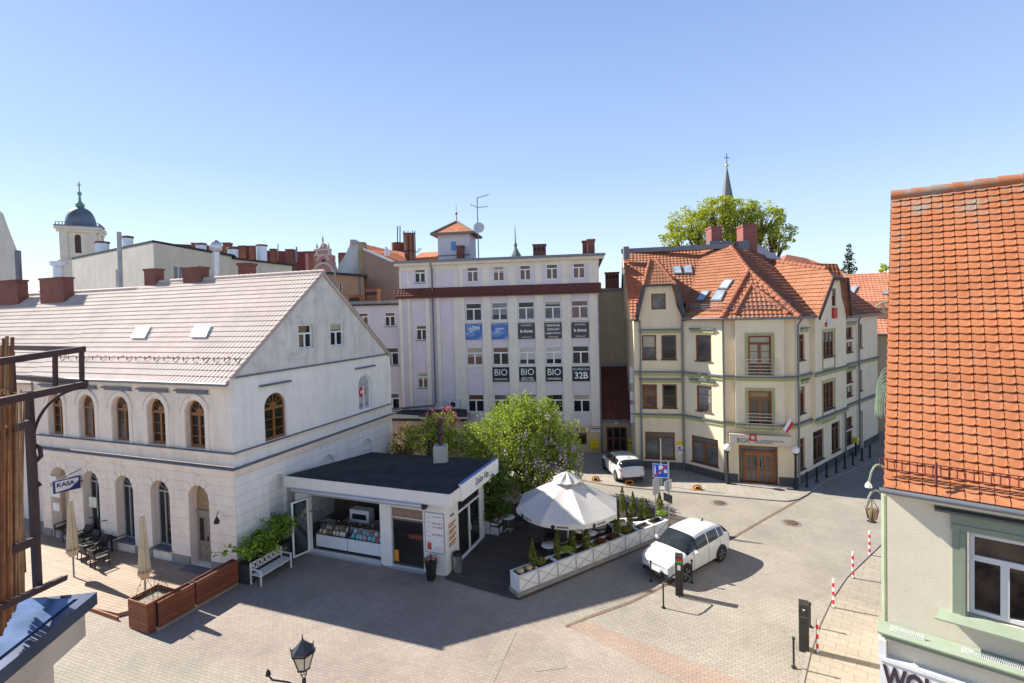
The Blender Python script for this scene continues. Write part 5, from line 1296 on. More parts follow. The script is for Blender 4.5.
# ================================================================== THE NEAR HOUSE (right edge)
RD = 10.0
RO = atY(887, 500, RD); RF = Frame(RO, radians(-39)); print('right corner', RO)
M_rw = mat('greenish_cream_roughcast', (.70,.64,.51), .95, .05, 1.5, .6, 55, streak=(.50,.46,.35), streak_amt=.25)
M_rgreen = mat('sage_paint', (.24,.28,.21), .6, .08, 3); M_rpale = mat('pale_green_sheet', (.28,.335,.25), .5, .08, 3)
M_tiler = tiles('bright_beavertail_tiles', [(.43,.158,.068),(.455,.17,.076),(.41,.147,.062),(.44,.163,.072)], .20, .185, (.27,.20,.15), moss_amt=.4, lichen=((.25,.235,.20), 1.5, 6.8))
near = thing('roadside_house', 'near house with bright orange beaver-tail tile roof and roughcast wall', 'house', RO)
RZ = RF.px(884.3, 490.4, .25)[1]; LZ = RF.px(881.4, 628.2, .1)[1]; print('right eave', RZ, 'ledge', LZ)
w0, wt = RF.px(966.5, 530); w1_, wb = RF.px(1012, 612)
wa0 = RF.px(969, 560, -.1)[0]; wz1 = RF.px(969, 531, -.1)[1]; wz0 = RF.px(969, 611.5, -.1)[1]
wa1 = wa0+2*(RF.px(1005, 560, -.1)[0]-wa0); print('near win', wa0, wa1)
RL = 7.5
mb = MB(); wall_mb(mb, RF, rect_loop(0, RL, 0, RZ), [rect_loop(wa0-.04, wa1, wz0-.04, wz1+.03)], .18)
sd_ = Frame(RF.W(0,0), RF.ang-pi/2); mb.quad(RF.W(0,0), RF.W(0,RZ+.0), RF.W(0,RZ,-9), RF.W(0,0,-9)); 
mb.build('wall', M_rw, near)
w = rect_window(RF, wa0, wa1, wz0, wz1, .16, near, mat('grey_white_paint', (.66,.65,.66), .45, .03, 3), glassy('room_pane', (.015,.010,.008), (.085,.055,.038), spec=.5, ns=1.6), 2, .69, .075, mw=.085)
mb = MB().fbox(RF, wa0+.55-.18, wa0+.55+.05, wz0+.75, wz0+.79, -.125, -.12); mb.build('lamp_reflection', mat('orange_object', (.7,.3,.08), .5), w) if False else None
mb = MB(); L = rect_loop(wa0-.34, wa1+.3, wz0-.02, wz1+.33)
mb.fbox(RF, wa0-.24, wa0-.03, wz0-.04, wz1+.03, -.02, .05); mb.fbox(RF, wa0-.26, wa1+.24, wz1+.03, wz1+.34, -.02, .06); mb.fbox(RF, wa1+.03, wa1+.24, wz0-.04, wz1+.03, -.02, .05); mb.fbox(RF, wa0-.13, wa0-.06, wz0-.04, wz1+.0, .05, .065); mb.fbox(RF, wa0-.24, wa1+.24, wz1+.10, wz1+.14, .06, .08)
mb.build('window_surround', M_rgreen, near)
MB().fbox(RF, wa0-.50, wa1+.4, wz1+.37, wz1+.41, -.02, .22).fbox(RF, wa0-.44, wa1+.4, wz1+.34, wz1+.368, -.02, .13).build('window_hood', mat('dark_weathered_sheet', (.13,.13,.12), .7), near)
MB().prism([RF.W(wa0-.5, wz0-.10, .30), RF.W(wa1+.4, wz0-.10, .30), RF.W(wa1+.4, wz0-.02, -.0), RF.W(wa0-.42, wz0-.02, -.0)], V((0,0,-.03))).build('window_sill', M_rpale, near)
MB().prism([RF.W(-.16, LZ, .26), RF.W(RL, LZ, .26), RF.W(RL, LZ+.12, .01), RF.W(-.16, LZ+.12, .01)], V((0,0,-.03))).build('ledge', M_rpale, near)
MB().fbox(RF, -.1, RL, LZ-.16, LZ-.035, -.02, .14).fbox(RF, -.12, RL, LZ-.08, LZ-.034, .14, .2).build('ledge_moulding', M_rgreen, near)
for k0, k1 in ((0, 19), (38, 150)):
    mb = MB()
    for k in range(k0, k1):
        a = .05+k*.028; mb.bar(RF.W(a, LZ+.06, .16), RF.W(a+.014, LZ+.15, .16), .006); mb.bar(RF.W(a+.014, LZ+.15, .16), RF.W(a+.028, LZ+.06, .16), .006)
    mb.fbox(RF, .05+k0*.028, .05+k1*.028, LZ+.05, LZ+.056, .15, .17)
    mb.build('bird_spikes', M_white, near)
MB().bar(RF.W(-.05, .0, -.18), RF.W(-.05, RZ-.1, -.18), .08).build('corner_pipe', M_rpale, near)
# shop sign
sg = thing('shop_sign', 'white fascia sign with big dark capitals WOL at the bottom right corner', 'sign', RF.W(1, LZ-.8))
sz1 = RF.px(878, 656, .15)[1]; sz0 = sz1-.62
MB().fbox(RF, -.12, 1.02, sz0, sz1, .02, .16).build('panel', M_white, sg); MB().fbox(RF, 1.035, 3.2, sz0, sz1, .02, .16).build('panel', M_white, sg); MB().fbox(RF, -.13, 3.2, sz1-.05, sz1+.02, .0, .18).build('frame', M_white, sg)
MB().fbox(RF, -.14, -.02, sz1, LZ-.2, .02, .16).build('side_panel', M_white, sg)
text('WOL', .60, RF, -.06, sz0+.25, .163, mat('plum_letter', (.055,.035,.045), .5), sg, align='LEFT', bold=.022, sx=.56)
# roof
rt = RF.px(893.8, 196); sl = radians(57)
ea, ez_ = RF.px(884.3, 489, .3)
# solve how deep the ridge lies on a slope of 47 degrees
lo, hi = 0.0, 8.0
for _ in range(40):
    d = (lo+hi)/2; p = RF.W(ea+.02, RZ+.05+d*math.tan(sl), .3-d); 
    f = (p-CAM); X, Y = f.dot(cx_), f.dot(cz_); py = 341.5+PPY-FPX*f.dot(cy_)/(-f.dot(cz_))
    if py > 196: lo = d
    else: hi = d
RDp = d; print('ridge depth', d)
va = -.05; oh = .22
q = [RF.W(va, RZ+.05, oh), RF.W(RL, RZ+.05, oh), RF.W(RL, RZ+.05+d*math.tan(sl), oh-d), RF.W(va, RZ+.05+d*math.tan(sl), oh-d)]
def xr3(mb): ridge(mb, q[3], q[2], .14, .38)
tile_roof('roof', near, q, M_tiler, .20, .185, .034, 0, 4, .06, style='beaver', extra=xr3)
zz = RZ+.05+d*math.tan(sl)
MB().add([RF.W(0,RZ,0), RF.W(0,RZ,.3-2*d), RF.W(0,zz-.15,.3-d)], [(0,1,2)]).build('gable', M_rw, near)
MB().quad(q[3]+V((0,0,-.05)), q[2]+V((0,0,-.05)), RF.W(RL,RZ,.3-2*d), RF.W(va,RZ,.3-2*d)).build('rear_roof', M_tiler, near)
MB().tube([RF.W(va-.06, RZ+.0, .27), RF.W(RL, RZ+.0, .27)], .055).build('gutter', M_zinc, near)
MB().fbox(RF, va, RL, RZ-.12, RZ-.02, -.02, .20).build('eaves_board', M_rw, near)
mb = MB(); gd = .22; gzb = RZ+.05+gd*math.tan(sl)+.03
for z in (gzb, gzb+.2): mb.bar(RF.W(-.1, z, .3-gd+.1), RF.W(RL, z, .3-gd+.1), .016)
for k in range(62): a = -.1+k*.115; mb.bar(RF.W(a, gzb, .3-gd+.1), RF.W(a, gzb+.2, .3-gd+.1), .014)
for k in range(5): a = .75+k*1.45; mb.bar(RF.W(a, gzb-.15, .3-gd+.17), RF.W(a, gzb+.26, .3-gd+.13), .03)
mb.build('snow_guard', mat('dark_red_metal', (.13,.03,.03), .5), near)
# lamps on its corner
def wall_bracket(px, py, name, lab, lantern):
    t = thing(name, lab, 'lamp', RF.W(-.1, 5.5, -.6))
    c = atY(*px, RD+.9); e = atY(*py, RD+.9)
    pts = [c+V((0,0,0))]
    up = .34
    arc = [c.lerp(e, k/8)+V((0,0,up*sin(pi*(k/8)**.7)*1.0)) for k in range(9)]
    MB().tube(arc, .02, 8).build('bracket', mat('grey_green_iron', (.20,.23,.20), .6), t)
    if lantern:
        b = atY(872, 513, RD+.9)
        mb = MB().lathe(b-V((0,0,.16)), [(.04,0),(.08,.04),(.12,.22),(.09,.26)], 10)
        mb.build('basket', mat('wicker_brown', (.17,.13,.08), .9, .3, 20, .4, 40), t)
        m2 = MB()
        for k in range(6): an = pi*2*k/6; m2.bar(b+V((.13*cos(an),.13*sin(an),.08)), b+V((0,0,.34)), .008); m2.bar(b+V((.09*cos(an),.09*sin(an),-.12)), b+V((.14*cos(an),.14*sin(an),.12)), .01)
        m2.bar(b+V((0,0,.33)), b+V((0,0,.5)), .01); m2.lathe(b+V((0,0,-.22)), [(.0,0),(.1,.03),(.04,.07)], 8); m2.build('cage', M_black, t)
    else: MB().lathe(c-V((0,0,.07)), [(.07,0),(.06,.06),(.02,.12)], 10).build('lamp_shade', mat('pale_lamp', (.6,.6,.56), .5), t)
wall_bracket((868.5,484), (890,474), 'wall_lamp', 'curved grey bracket lamp at the orange roof corner, upper of the two', False)
wall_bracket((866,508), (888,502), 'hanging_basket', 'caged hanging basket on a curved bracket beside the roughcast wall', True)

# ================================================================== OUR OWN BUILDING's NEIGHBOURING BALCONY (bottom left)
bal = thing('balcony_bay', 'concrete balcony bay with blue metal coping in the lower left corner', 'balcony', G(60, 690))
NB = 5.0
cp = atY(97, 592, NB); dl = atY(0, 640, 3.9)-cp; NF = Frame(cp, atan2(-dl.y, -dl.x)); print('coping', cp, math.degrees(NF.ang))
cz = cp.z
M_blue = mat('weathered_blue_sheet', (.16,.24,.42), .35, .35, 2.5, .05, 20, metal=.55, spots=(.40,.40,.42), sp_lo=.66)
M_conc = mat('stained_concrete', (.56,.48,.39), .95, .1, 1.5, .3, 40, streak=(.30,.27,.24), streak_amt=.5, spots=(.33,.3,.27), sp_lo=.66)
MB().fbox(NF, -6, -.06, cz-.40, cz-.122, -2.4, -.08).fbox(NF, -6, -.40, -.0, cz-.402, -2.0, -.14).build('wall', M_conc, bal)
MB().fbox(NF, -6, 0, cz-.12, cz, -.10, .0).fbox(NF, -.1, 0, cz-.118, cz-.002, -2.4, -.102).build('coping', mat('dark_blue_coping', (.05,.07,.12), .4, .25, 3, metal=.4), bal)
MB().prism([NF.W(-6, cz+.01, -.13), NF.W(-.12, cz+.01, -.13), NF.W(-.16, cz+.10, -.60), NF.W(-6, cz+.10, -.60)], V((0,0,-.05))).fbox(NF, -6, -.16, cz+.02, cz+.09, -2.2, -.602).build('roof_sheet', M_blue, bal)
rack = thing('metal_frame', 'purple-brown steel pergola frame with a bamboo screen on the balcony bay', 'pergola', NF.W(-1.2, cz+.1, -1.0))
M_steel = mat('maroon_steel', (.06,.034,.034), .5, .2, 5, .1, 60)
YF = 4.75
zb_ = atY(35, 590, YF).z
def PP(x, y, Y=YF): return atY(x, y, Y)
mb = MB()
fx, bx = YF, YF+.75
def barp(a, b, w, h=None): mb.bar(a, b, w, h)
barp(PP(5, 352, fx+.3), V((PP(5,352,fx+.3).x, fx+.3, zb_)), .1); barp(V((PP(28,400,fx).x, fx, zb_)), PP(28, 391, fx), .052)
pc_ = PP(28, 391, fx)
topL0, topL1 = PP(-30, 366, fx-1.1), PP(83, 349, fx+.1)
barp(topL0, topL1, .04, .055); barp(PP(-30, 408, fx-1.1), PP(86, 384, fx+.1), .04, .06)
barp(PP(10, 347.5, bx), topL1, .05, .05); barp(PP(8, 376, bx), PP(85.5, 383, fx+.1), .05, .05)
for x in (55, 81.5): barp(PP(x, 351+ (82-x)*.09, fx+.08), PP(x+.5, 384+(82-x)*.1, fx+.08), .03)
barp(PP(-30, 443, fx-1.0), PP(32, 422, fx+.03), .045, .065); barp(PP(-30, 566, fx-1.0), PP(36.5, 540, fx+.03), .05, .075)
barp(PP(64, 578, fx+.4), PP(-10, 612, fx-.9), .06, .05)
mb.build('frame', M_steel, rack)
mb = MB(); arc = [PP(86, 388, fx+.05)]
for k in range(1, 13):
    t = k/12; arc.append(PP(86-53*sin(t*pi/2), 388+56*(1-cos(t*pi/2)), fx+.05))
mb.tube(arc, .013, 6); mb.tube([PP(x, y, fx+.05) for x, y in ((33,444),(40,448),(41,456),(34,463),(30,472),(34,480),(40,486))], .02, 6); mb.build('scroll', M_steel, rack)
scr = []
rb = random.Random(21); mb = MB()
for k in range(40):
    t = k/39; x = -14+37*t+rb.uniform(-1.2, 1.2); Y = fx-.9*(1-t)-.12+rb.uniform(-.03, .03)
    p0 = PP(x, 600-12*t, Y); p1 = PP(x+rb.uniform(-2.5, 2.5), 392+rb.uniform(-3, 5), Y)
    mb.tube([V((p0.x,Y,zb_+.02)), p0.lerp(p1,.5)+V((rb.uniform(-.012,.012),0,0)), p1], [.006+rb.random()*.006, .009, .007], 5, rb.randrange(3))
for k, (x, y0) in enumerate(((1,345),(3,338),(6,336),(9,346),(11.5,337))): Y = fx-.4; p0, p1 = PP(x, 395, Y), PP(x+1, y0, Y); mb.tube([p0, p1], .014, 5, k % 3)
mb.build('bamboo_screen', [mat('bamboo_a', (.34,.145,.055), .6, .3, 9), mat('bamboo_b', (.19,.08,.035), .6, .3, 9), mat('bamboo_c', (.33,.20,.10), .6, .3, 9)], rack)
mb = MB()
for y in (424, 452, 492, 515, 545):
    mb.tube([PP(-14, y+4, fx-.62), PP(23, y, fx-.12)], .006, 5)
mb.build('binding_wire', mat('pale_wire', (.5,.47,.42), .5), rack)
pl_s = thing('street_lantern', 'black street lantern with glass panes standing at the bottom of the photo', 'street lamp', G(303, 900))
lc = atY(303, 655, 12.5)
def lantern(root, lc, s=1.0):
    n = 6; mb = MB()
    gb, gt = .15*s, .27*s; z0, z1 = -.32*s, .08*s
    g = MB().lathe(lc, [(gb,z0),(gt,z1)], n, smooth=False); g.build('panes', mat('lantern_glass', (.55,.50,.40), .15, .1, 3), root)
    for k in range(n):
        an = 2*pi*k/n; mb.bar(lc+V((gb*1.03*cos(an), gb*1.03*sin(an), z0)), lc+V((gt*1.03*cos(an), gt*1.03*sin(an), z1)), .022*s)
        mb.bar(lc+V((gt*1.1*cos(an), gt*1.1*sin(an), z1+.02)), lc+V((gt*1.1*cos(an+2*pi/n), gt*1.1*sin(an+2*pi/n), z1+.02)), .04*s)
        mb.tube([lc+V((gt*1.12*cos(an), gt*1.12*sin(an), z1+.02)), lc+V((gt*1.2*cos(an), gt*1.2*sin(an), z1+.12*s))], [.018*s,.006*s], 5)
    mb.lathe(lc, [(gb*1.15,z0-.03*s),(gb*1.15,z0)], n); mb.build('cage', M_black, root)
    MB().lathe(lc, [(gt*1.08,z1+.03*s),(.07*s,z1+.26*s),(.05*s,z1+.30*s),(.001,z1+.31*s)], n, smooth=False).build('roof', mat('lantern_roof', (.05,.055,.07), .35, .2, 5, metal=.4), root)
    mb = MB().tube([lc+V((0,0,z1+.3*s)), lc+V((0,0,z1+.46*s))], [.025*s,.008*s], 6)
    for an in (.3, pi+.3): mb.tube([lc+V((.08*cos(an),.08*sin(an),z0)), lc+V((.06*cos(an),.06*sin(an),z0-.18*s)), lc+V((0,0,z0-.32*s))], .014*s, 6)
    mb.tube([lc+V((.06,0,z0-.16*s)), lc+V((-.06,0,z0-.2*s))], .012*s, 6); mb.build('finial', M_black, root)
lantern(pl_s, lc)
mb = MB().tube([V((lc.x,lc.y,.0)), V((lc.x,lc.y,.5)), V((lc.x,lc.y,.55)), V((lc.x,lc.y,lc.z-.62))], [.12,.11,.06,.05], 10); mb.tube([V((lc.x,lc.y,lc.z-.85)), V((lc.x-.4,lc.y-.05,lc.z-.65)), V((lc.x-.75,lc.y-.1,lc.z-.55)), V((lc.x-.85,lc.y-.1,lc.z-.42))], .022, 6).lathe(V((lc.x-.85,lc.y-.1,lc.z-.46)), [(.02,0),(.07,.04),(.05,.12),(.001,.2)], 8)
mb.build('post', M_black, pl_s)
# ================================================================== ROOFS AND TOWERS BEHIND
rz_ = random.Random(4)
M_greyapt = mat('grey_apartment_render', (.62,.575,.51), .92, .1, .6, .2, 30, streak=(.46,.43,.39), streak_amt=.5)
M_creamapt = mat('greenish_apartment_render', (.62,.585,.47), .92, .07, .6, .2, 30, streak=(.48,.45,.37), streak_amt=.45)
M_redroof = mat('red_sheet_roof', (.22,.065,.055), .75, .2, 1.5, .2, 8)
ap = thing('apartment_block', 'grey and greenish flat-roofed apartment block with silver flues behind the tiled ridge', 'building', atY(152, 300, 46))
c0 = atY(153, 242.5, 46); cl = atY(72, 262, 58); cr = atY(232, 261, 60)
cl = V((cl.x, cl.y, c0.z-.0)); zt = c0.z
def facade(a, b): d = b-a; return Frame(a, atan2(d.y, d.x)), d.length
Lf, Ll = facade(V((cl.x,cl.y,0)), V((c0.x,c0.y,0))); Rf, Lr = facade(V((c0.x,c0.y,0)), V((cr.x,cr.y,0)))
zl = Lf.px(74, 259)[1]; zrr = Rf.px(232, 256.5)[1]
lw = [(Lf.px(116,280)[0], Lf.px(121,280)[0], Lf.px(118,288)[1]-1, Lf.px(118,269)[1])]
mb = MB(); wall_mb(mb, Lf, [(0,0),(Ll,0),(Ll,zt),(0,zl)], [rect_loop(*q) for q in lw], .2); mb.build('wall', M_greyapt, ap)
rw = []
for x0, x1, y0, y1 in ((173.5,184,266,283),(201,208,267,275)): rw.append((Rf.px(x0,y0)[0], Rf.px(x1,y0)[0], Rf.px((x0+x1)/2,y1)[1], Rf.px((x0+x1)/2,y0)[1]))
mb = MB(); wall_mb(mb, Rf, [(0,0),(Lr,0),(Lr,zrr),(0,zt)], [rect_loop(*q) for q in rw], .2); mb.build('wall', M_creamapt, ap)
for q in lw: rect_window(Lf, *q, .15, ap, M_pvc, M_g1, 1)
for q in rw: rect_window(Rf, *q, .15, ap, M_pvc, M_g4, 2)
MB().prism([Lf.W(0,zl,.02), Lf.W(Ll,zt,.02), V((c0.x,c0.y-.1,zt)), Rf.W(Lr,zrr,.3), V((cr.x-4,cr.y+10,zrr)), V((cl.x+2,cl.y+10,zl))], V((0,0,.22))).build('roof', M_felt, ap)
# lower continuation to the right
R2f, _ = facade(V((cr.x,cr.y,0)), V((atY(294,264,70).x,70,0))); z2 = R2f.px(262, 262.5)[1]; L2_ = R2f.px(292, 270)[0]
q2 = [(R2f.px(266,280)[0], R2f.px(273,280)[0], R2f.px(269,278)[1]-1, R2f.px(269,272)[1])]
mb = MB(); wall_mb(mb, R2f, rect_loop(0, L2_, 0, z2), [rect_loop(*q) for q in q2], .2); mb.build('wall', M_creamapt, ap); rect_window(R2f, *q2[0], .15, ap, M_pvc, M_g1, 3)
MB().fbox(R2f, 0, L2_+.3, z2, z2+.2, -8, .3).build('roof', M_felt, ap)
def pot(x0, x1, y0, y1, Y, m, name, parent, capm=None, rnd_=False):
    a, b = atY(x0, y0, Y), atY(x1, y1, Y); c = (a.x+b.x)/2; r = (b.x-a.x)/2
    if rnd_: mb = MB().lathe((c, Y, 0), [(r, b.z-3), (r, a.z-.2)], 14)
    else: mb = MB().box(a.x, b.x, Y-r, Y+r, b.z-3, a.z-.2)
    o = mb.build(name, m, parent)
    (MB().lathe((c, Y, 0), [(r*1.15, a.z-.199), (r*1.15, a.z), (.001, a.z+.1)], 14) if rnd_ else MB().box(a.x-.1, b.x+.1, Y-r-.1, Y+r+.1, a.z-.199, a.z)).build('cap', capm or M_brick, o); return o
M_silver = mat('galvanised', (.62,.64,.68), .35, .08, 3, metal=.55)
for x0, x1, y0, y1, Y in ((123,132.5,236.5,246,54),(196.5,206,243.5,252,58),(228,238,248,258,64),(256.5,267,245,262,66)): pot(x0, x1, y0, y1, Y, M_silver, 'flue', ap, rnd_=True)
pot(96, 108, 242, 250, 60, M_silver, 'flue', ap, rnd_=True)
MB().tube([atY(121,295,44.5), atY(119,232,44.5)], .18).build('flue_pipe', mat('grey_pipe', (.4,.4,.39), .7), ap); MB().tube([atY(58.5,300,40), atY(58.5,262,40)], .35).tube([atY(58.5,266,40), atY(58.5,261.5,40)], .55).build('flue_pipe', M_silver, ap)
MB().tube([atY(216,290,50), atY(216,252,50)], .32).lathe(atY(216,252,50), [(.3,0),(.55,.2),(.55,.9),(.1,1.2)], 12).build('flue_pipe', M_silver, ap)
pot(241, 253.5, 263.5, 280, 40, M_brick, 'chimney', ap)
# dark red roofs with chimneys
rr = thing('red_roof_terrace', 'row of dark red roofs with chimney stubs beyond the apartment block', 'building', atY(230, 270, 85))
mb = MB()
for x0, x1, y0, y1, Y in ((165,250,243.5,247,80),(266,318,250.5,252,84),(338,345,254,255,84)):
    a, b = atY(x0, y0, Y), atY(x1, y1, Y); mb.prism([a, b, V((b.x,Y,5)), V((a.x,Y,5))], V((0,8,0)))
mb.build('roof', M_redroof, rr)
for i, (x0, x1, y0) in enumerate(((224.5,231,243),(240.5,247.5,246),(250,255,246),(271,276,249),(287,294,249.5),(309,313,252),(340,346,253),(193,198,243))):
    pot(x0, x1, y0, y0+8, 79, M_orangebrick if i != 4 else M_brick, 'chimney', rr)
MB().tube([atY(278,260,78), atY(278,244,78)], .08).build('aerial', M_zinc, rr); MB().tube([atY(296.5,262,70), atY(296.5,247,70)], .12).build('aerial', M_zinc, rr)
# church tower with a green-grey dome
ct = thing('church_tower', 'cream baroque church tower with dark copper dome and cross', 'tower', atY(82, 280, 110))
TY = 110; a, b = atY(58.5, 226, TY), atY(95, 226, TY); tw_ = b.x-a.x; zc = a.z; zm = atY(75, 255, TY).z
TF = Frame(V((a.x, TY, 0)), radians(31)); tw_ = TF.px(97, 230)[0]; cxx = TF.W(tw_/2, 0, -tw_/2)
wn = (TF.px(74.5,240)[0], TF.px(81,240)[0], TF.px(78,253)[1], TF.px(78,234.5)[1]); M_church = mat('cream_church_render', (.70,.65,.54), .9, .06, .3)
mb = MB(); wall_mb(mb, TF, rect_loop(0, tw_, zm-14, zc), [arch_loop(wn[0], wn[1], wn[2], wn[3]-(wn[1]-wn[0])/2)], .4); T2 = Frame(TF.W(tw_,0), TF.ang+pi/2); wall_mb(mb, T2, rect_loop(0, tw_, zm-14, zc), [arch_loop(tw_*.4, tw_*.6, wn[2], wn[3]-tw_*.1)], .4); mb.build('wall', M_church, ct)
face_mb(MB(), TF, arch_loop(wn[0], wn[1], wn[2], wn[3]-(wn[1]-wn[0])/2), -.35).build('louvre', mat('dark_louvre', (.10,.06,.05), .8), ct); face_mb(MB(), T2, rect_loop(tw_*.4, tw_*.6, wn[2], wn[3]), -.35).build('louvre', mat('dark_louvre', (.10,.06,.05), .8), ct)
mb = MB()
for F in (TF, T2):
    for k in (0.02, .78): mb.fbox(F, tw_*k, tw_*(k+.2), zm-1, zc-1.2, -.1, .35)
    mb.fbox(F, -.4, tw_+.4, zc-1.2, zc-.6, -.1, .5); mb.fbox(F, -.7, tw_+.7, zc-.6, zc, -.1, .8); mb.fbox(F, -.3, tw_+.3, zm-1.6, zm-1, -.1, .6)
mb.build('cornice', mat('white_stucco_trim', (.66,.62,.52), .9), ct)
MB().prism([TF.W(-.7,zc,.8), TF.W(tw_+.7,zc,.8), TF.W(tw_+.7,zc,-tw_-.8), TF.W(-.7,zc,-tw_-.8)], V((0,0,.3))).build('tower_roof', M_lead, ct)
R_ = tw_*.44; dome = [(R_, zc+.2)]; zd = atY(80, 204, TY).z-zc
for k in range(1, 13): t = k/13*pi/2; dome.append((R_*cos(t)**.75, zc+.2+zd*sin(t)))
M_cop = mat('patinated_copper', (.13,.16,.19), .5, .35, .25, .1, 4, metal=.3, streak=(.10,.22,.20), streak_amt=.5)
MB().lathe((cxx.x, cxx.y, 0), dome+[(.9, zc+zd+.3)], 24).build('dome', M_cop, ct)
zt_ = zc+zd
MB().lathe((cxx.x, cxx.y, zt_), [(.7,0),(.7,.6),(.95,.7),(.6,1.2),(.3,1.6),(.2,2.6),(.2,2.9),(.42,3.2),(.42,3.5),(.1,3.9),(.06,4.2)], 12).build('lantern', mat('green_copper', (.14,.30,.26), .6, .2, 1), ct)
MB().bar((cxx.x,cxx.y,zt_+4), (cxx.x,cxx.y,zt_+6), .13).bar((cxx.x-.5,cxx.y,zt_+5.3), (cxx.x+.5,cxx.y,zt_+5.3), .13).build('cross', M_black, ct)
mb = MB()
for k in range(14): p = TF.W(-.4+k*(tw_+.8)/13, zc+.3, .5); mb.bar(p, p+V((0,0,.6)), .1)
mb.bar(TF.W(-.4,zc+.9,.5), TF.W(tw_+.4,zc+.9,.5), .1)
for k in range(8): p = T2.W(k*tw_/8, zc+.3, .5); mb.bar(p, p+V((0,0,.6)), .1)
mb.bar(T2.W(-.4,zc+.9,.5), T2.W(tw_+.4,zc+.9,.5), .1); mb.build('balustrade', M_lead, ct)
# far left gable
fl_ = thing('gable_wall', 'plain grey-cream gable wall at the left edge of the photo', 'building', atY(5, 290, 34))
pts = [atY(x, y, 62) for x, y in ((-60,150),(-4,207),(3.5,214),(6.5,223),(17,250),(19.5,252),(20,300))]
MB().prism([pts[-1]*1+V((0,0,-10)), *pts[::-1], V((pts[0].x,62,0))], V((-18,14,0))).build('wall', M_greyapt, fl_); MB().fbox(Frame(V((pts[4].x,62,0)), 0), -.25, .2, pts[5].z-8, pts[5].z+.2, -.3, .08).build('verge', M_lead, fl_)
ob = thing('distant_roof', 'small orange roof beside the silver flue at far left', 'building', atY(48, 290, 60))
q = [atY(30,300,60), atY(52,279,60), atY(66,279,62), atY(66,300,60)]; MB().prism(q, V((1,3,0))).build('roof', M_orange, ob)
# pink gabled house
pk = thing('gabled_house', 'small pink house with ornate white curved gable beyond the ridge', 'house', atY(322, 275, 82))
PKF = Frame(V((atY(316.5,270,82).x, 82, 0)), -.1)
M_rose = mat('rose_render', (.58,.30,.27), .9, .06, .6)
def pkp(x, y): return PKF.px(x, y)
out = [pkp(x, y) for x, y in ((316.5,300),(333,300),(333,255),(329,254.5),(329,249.5),(326,247),(323.5,243),(322,243),(320,247),(317.5,250),(316.5,255))]
ww = (pkp(321.5,263)[0], pkp(325.2,263)[0], pkp(323,265)[1], pkp(323,259)[1])
mb = MB(); wall_mb(mb, PKF, out, [arch_loop(ww[0], ww[1], ww[2], ww[3]-(ww[1]-ww[0])/2)], .3); mb.prism([PKF.W(a,z,-.4) for a,z in out], -PKF.n*.5); mb.build('gable', M_rose, pk)
face_mb(MB(), PKF, rect_loop(*ww), -.25).build('window', M_g1, pk)
mb = MB(); n = 10
for k in range(n):
    t0, t1 = pi*k/n, pi*(k+1)/n; cxm = (ww[0]+ww[1])/2; mb.prism([PKF.W(cxm+r*cos(t)*1.0, ww[3]-.3+r*sin(t), 0) for t, r in ((t0,.75),(t1,.75),(t1,1.1),(t0,1.1))][::-1], PKF.n*.12); mb.prism([PKF.W(cxm+r*cos(t), pkp(323,273)[1]+r*sin(t), 0) for t, r in ((t0,1.4),(t1,1.4),(t1,1.8),(t0,1.8))][::-1], PKF.n*.12)
for y in (249.8, 255): z = pkp(322, y)[1]; mb.fbox(PKF, out[0][0]-.1, out[1][0]+.1, z-.12, z+.12, -.05, .2)
for x, y in ((317,248),(328.6,248),(322.8,241)): a, z = pkp(x, y); mb.lathe(PKF.W(a, z-1, 0), [(.2,0),(.12,.8),(.22,1.1),(.02,1.9)], 6)
mb.build('stucco_trim', mat('white_stucco_trim', (.66,.62,.52), .9), pk)
a, b = atY(305, 253, 83), atY(317, 253, 83); MB().box(a.x, b.x, 83, 90, 0, a.z).build('wall', M_rose, pk); MB().box(a.x-.2, b.x+.2, 82.7, 90, a.z+.002, a.z+.25).build('eave', M_redroof, pk)
a, b = atY(333, 262, 83), atY(338, 262, 83); MB().prism([a, V((b.x,83,b.z-2.5)), V((b.x,83,5)), V((a.x,83,5))], V((0,1,0))).build('wall', M_rose, pk)
# brown houses
bh_ = thing('brown_house', 'low brown rendered house with flat roof behind the gable', 'house', atY(350, 300, 47))
M_brn = mat('brown_render', (.38,.24,.15), .92, .08, .8, .2, 30, streak=(.26,.17,.12), streak_amt=.4); M_brn2 = mat('rosy_brown_render', (.36,.235,.18), .92, .07, .8, .2, 30, streak=(.26,.18,.14), streak_amt=.4)
a, b = atY(296, 272, 47), atY(364, 277.5, 49); BF, bl = facade(V((a.x,a.y,0)), V((b.x,b.y,0))); zt0, zt1 = BF.px(322, 273.5)[1], BF.px(362, 277)[1]
q = (BF.px(339,290)[0], BF.px(342.3,290)[0], BF.px(341,291.5)[1], BF.px(341,281.8)[1])
mb = MB(); wall_mb(mb, BF, [(0,0),(bl,0),(bl,zt1),(0,zt0+.2)], [rect_loop(*q)], .25); mb.quad(BF.W(bl,0), BF.W(bl,0,-9), BF.W(bl,zt1,-9), BF.W(bl,zt1)); mb.build('wall', M_brn, bh_); rect_window(BF, *q, .2, bh_, M_pvc, M_g1, 1)
MB().prism([BF.W(-.2,zt0+.2,.3), BF.W(bl+.3,zt1,.3), BF.W(bl+.3,zt1,-9), BF.W(-.2,zt0+.2,-9)], V((0,0,.2))).build('roof', M_felt, bh_)
MB().tube([BF.W(bl-.3,zt1,.1), BF.W(bl-.3,0,.1)], .1).tube([atY(335,300,45), atY(335,262,45)], .09).build('downpipe', M_zinc, bh_)
b2 = thing('brown_house', 'tall rosy brown house wall with orange roof and white rear gable', 'house', atY(380, 300, 52))
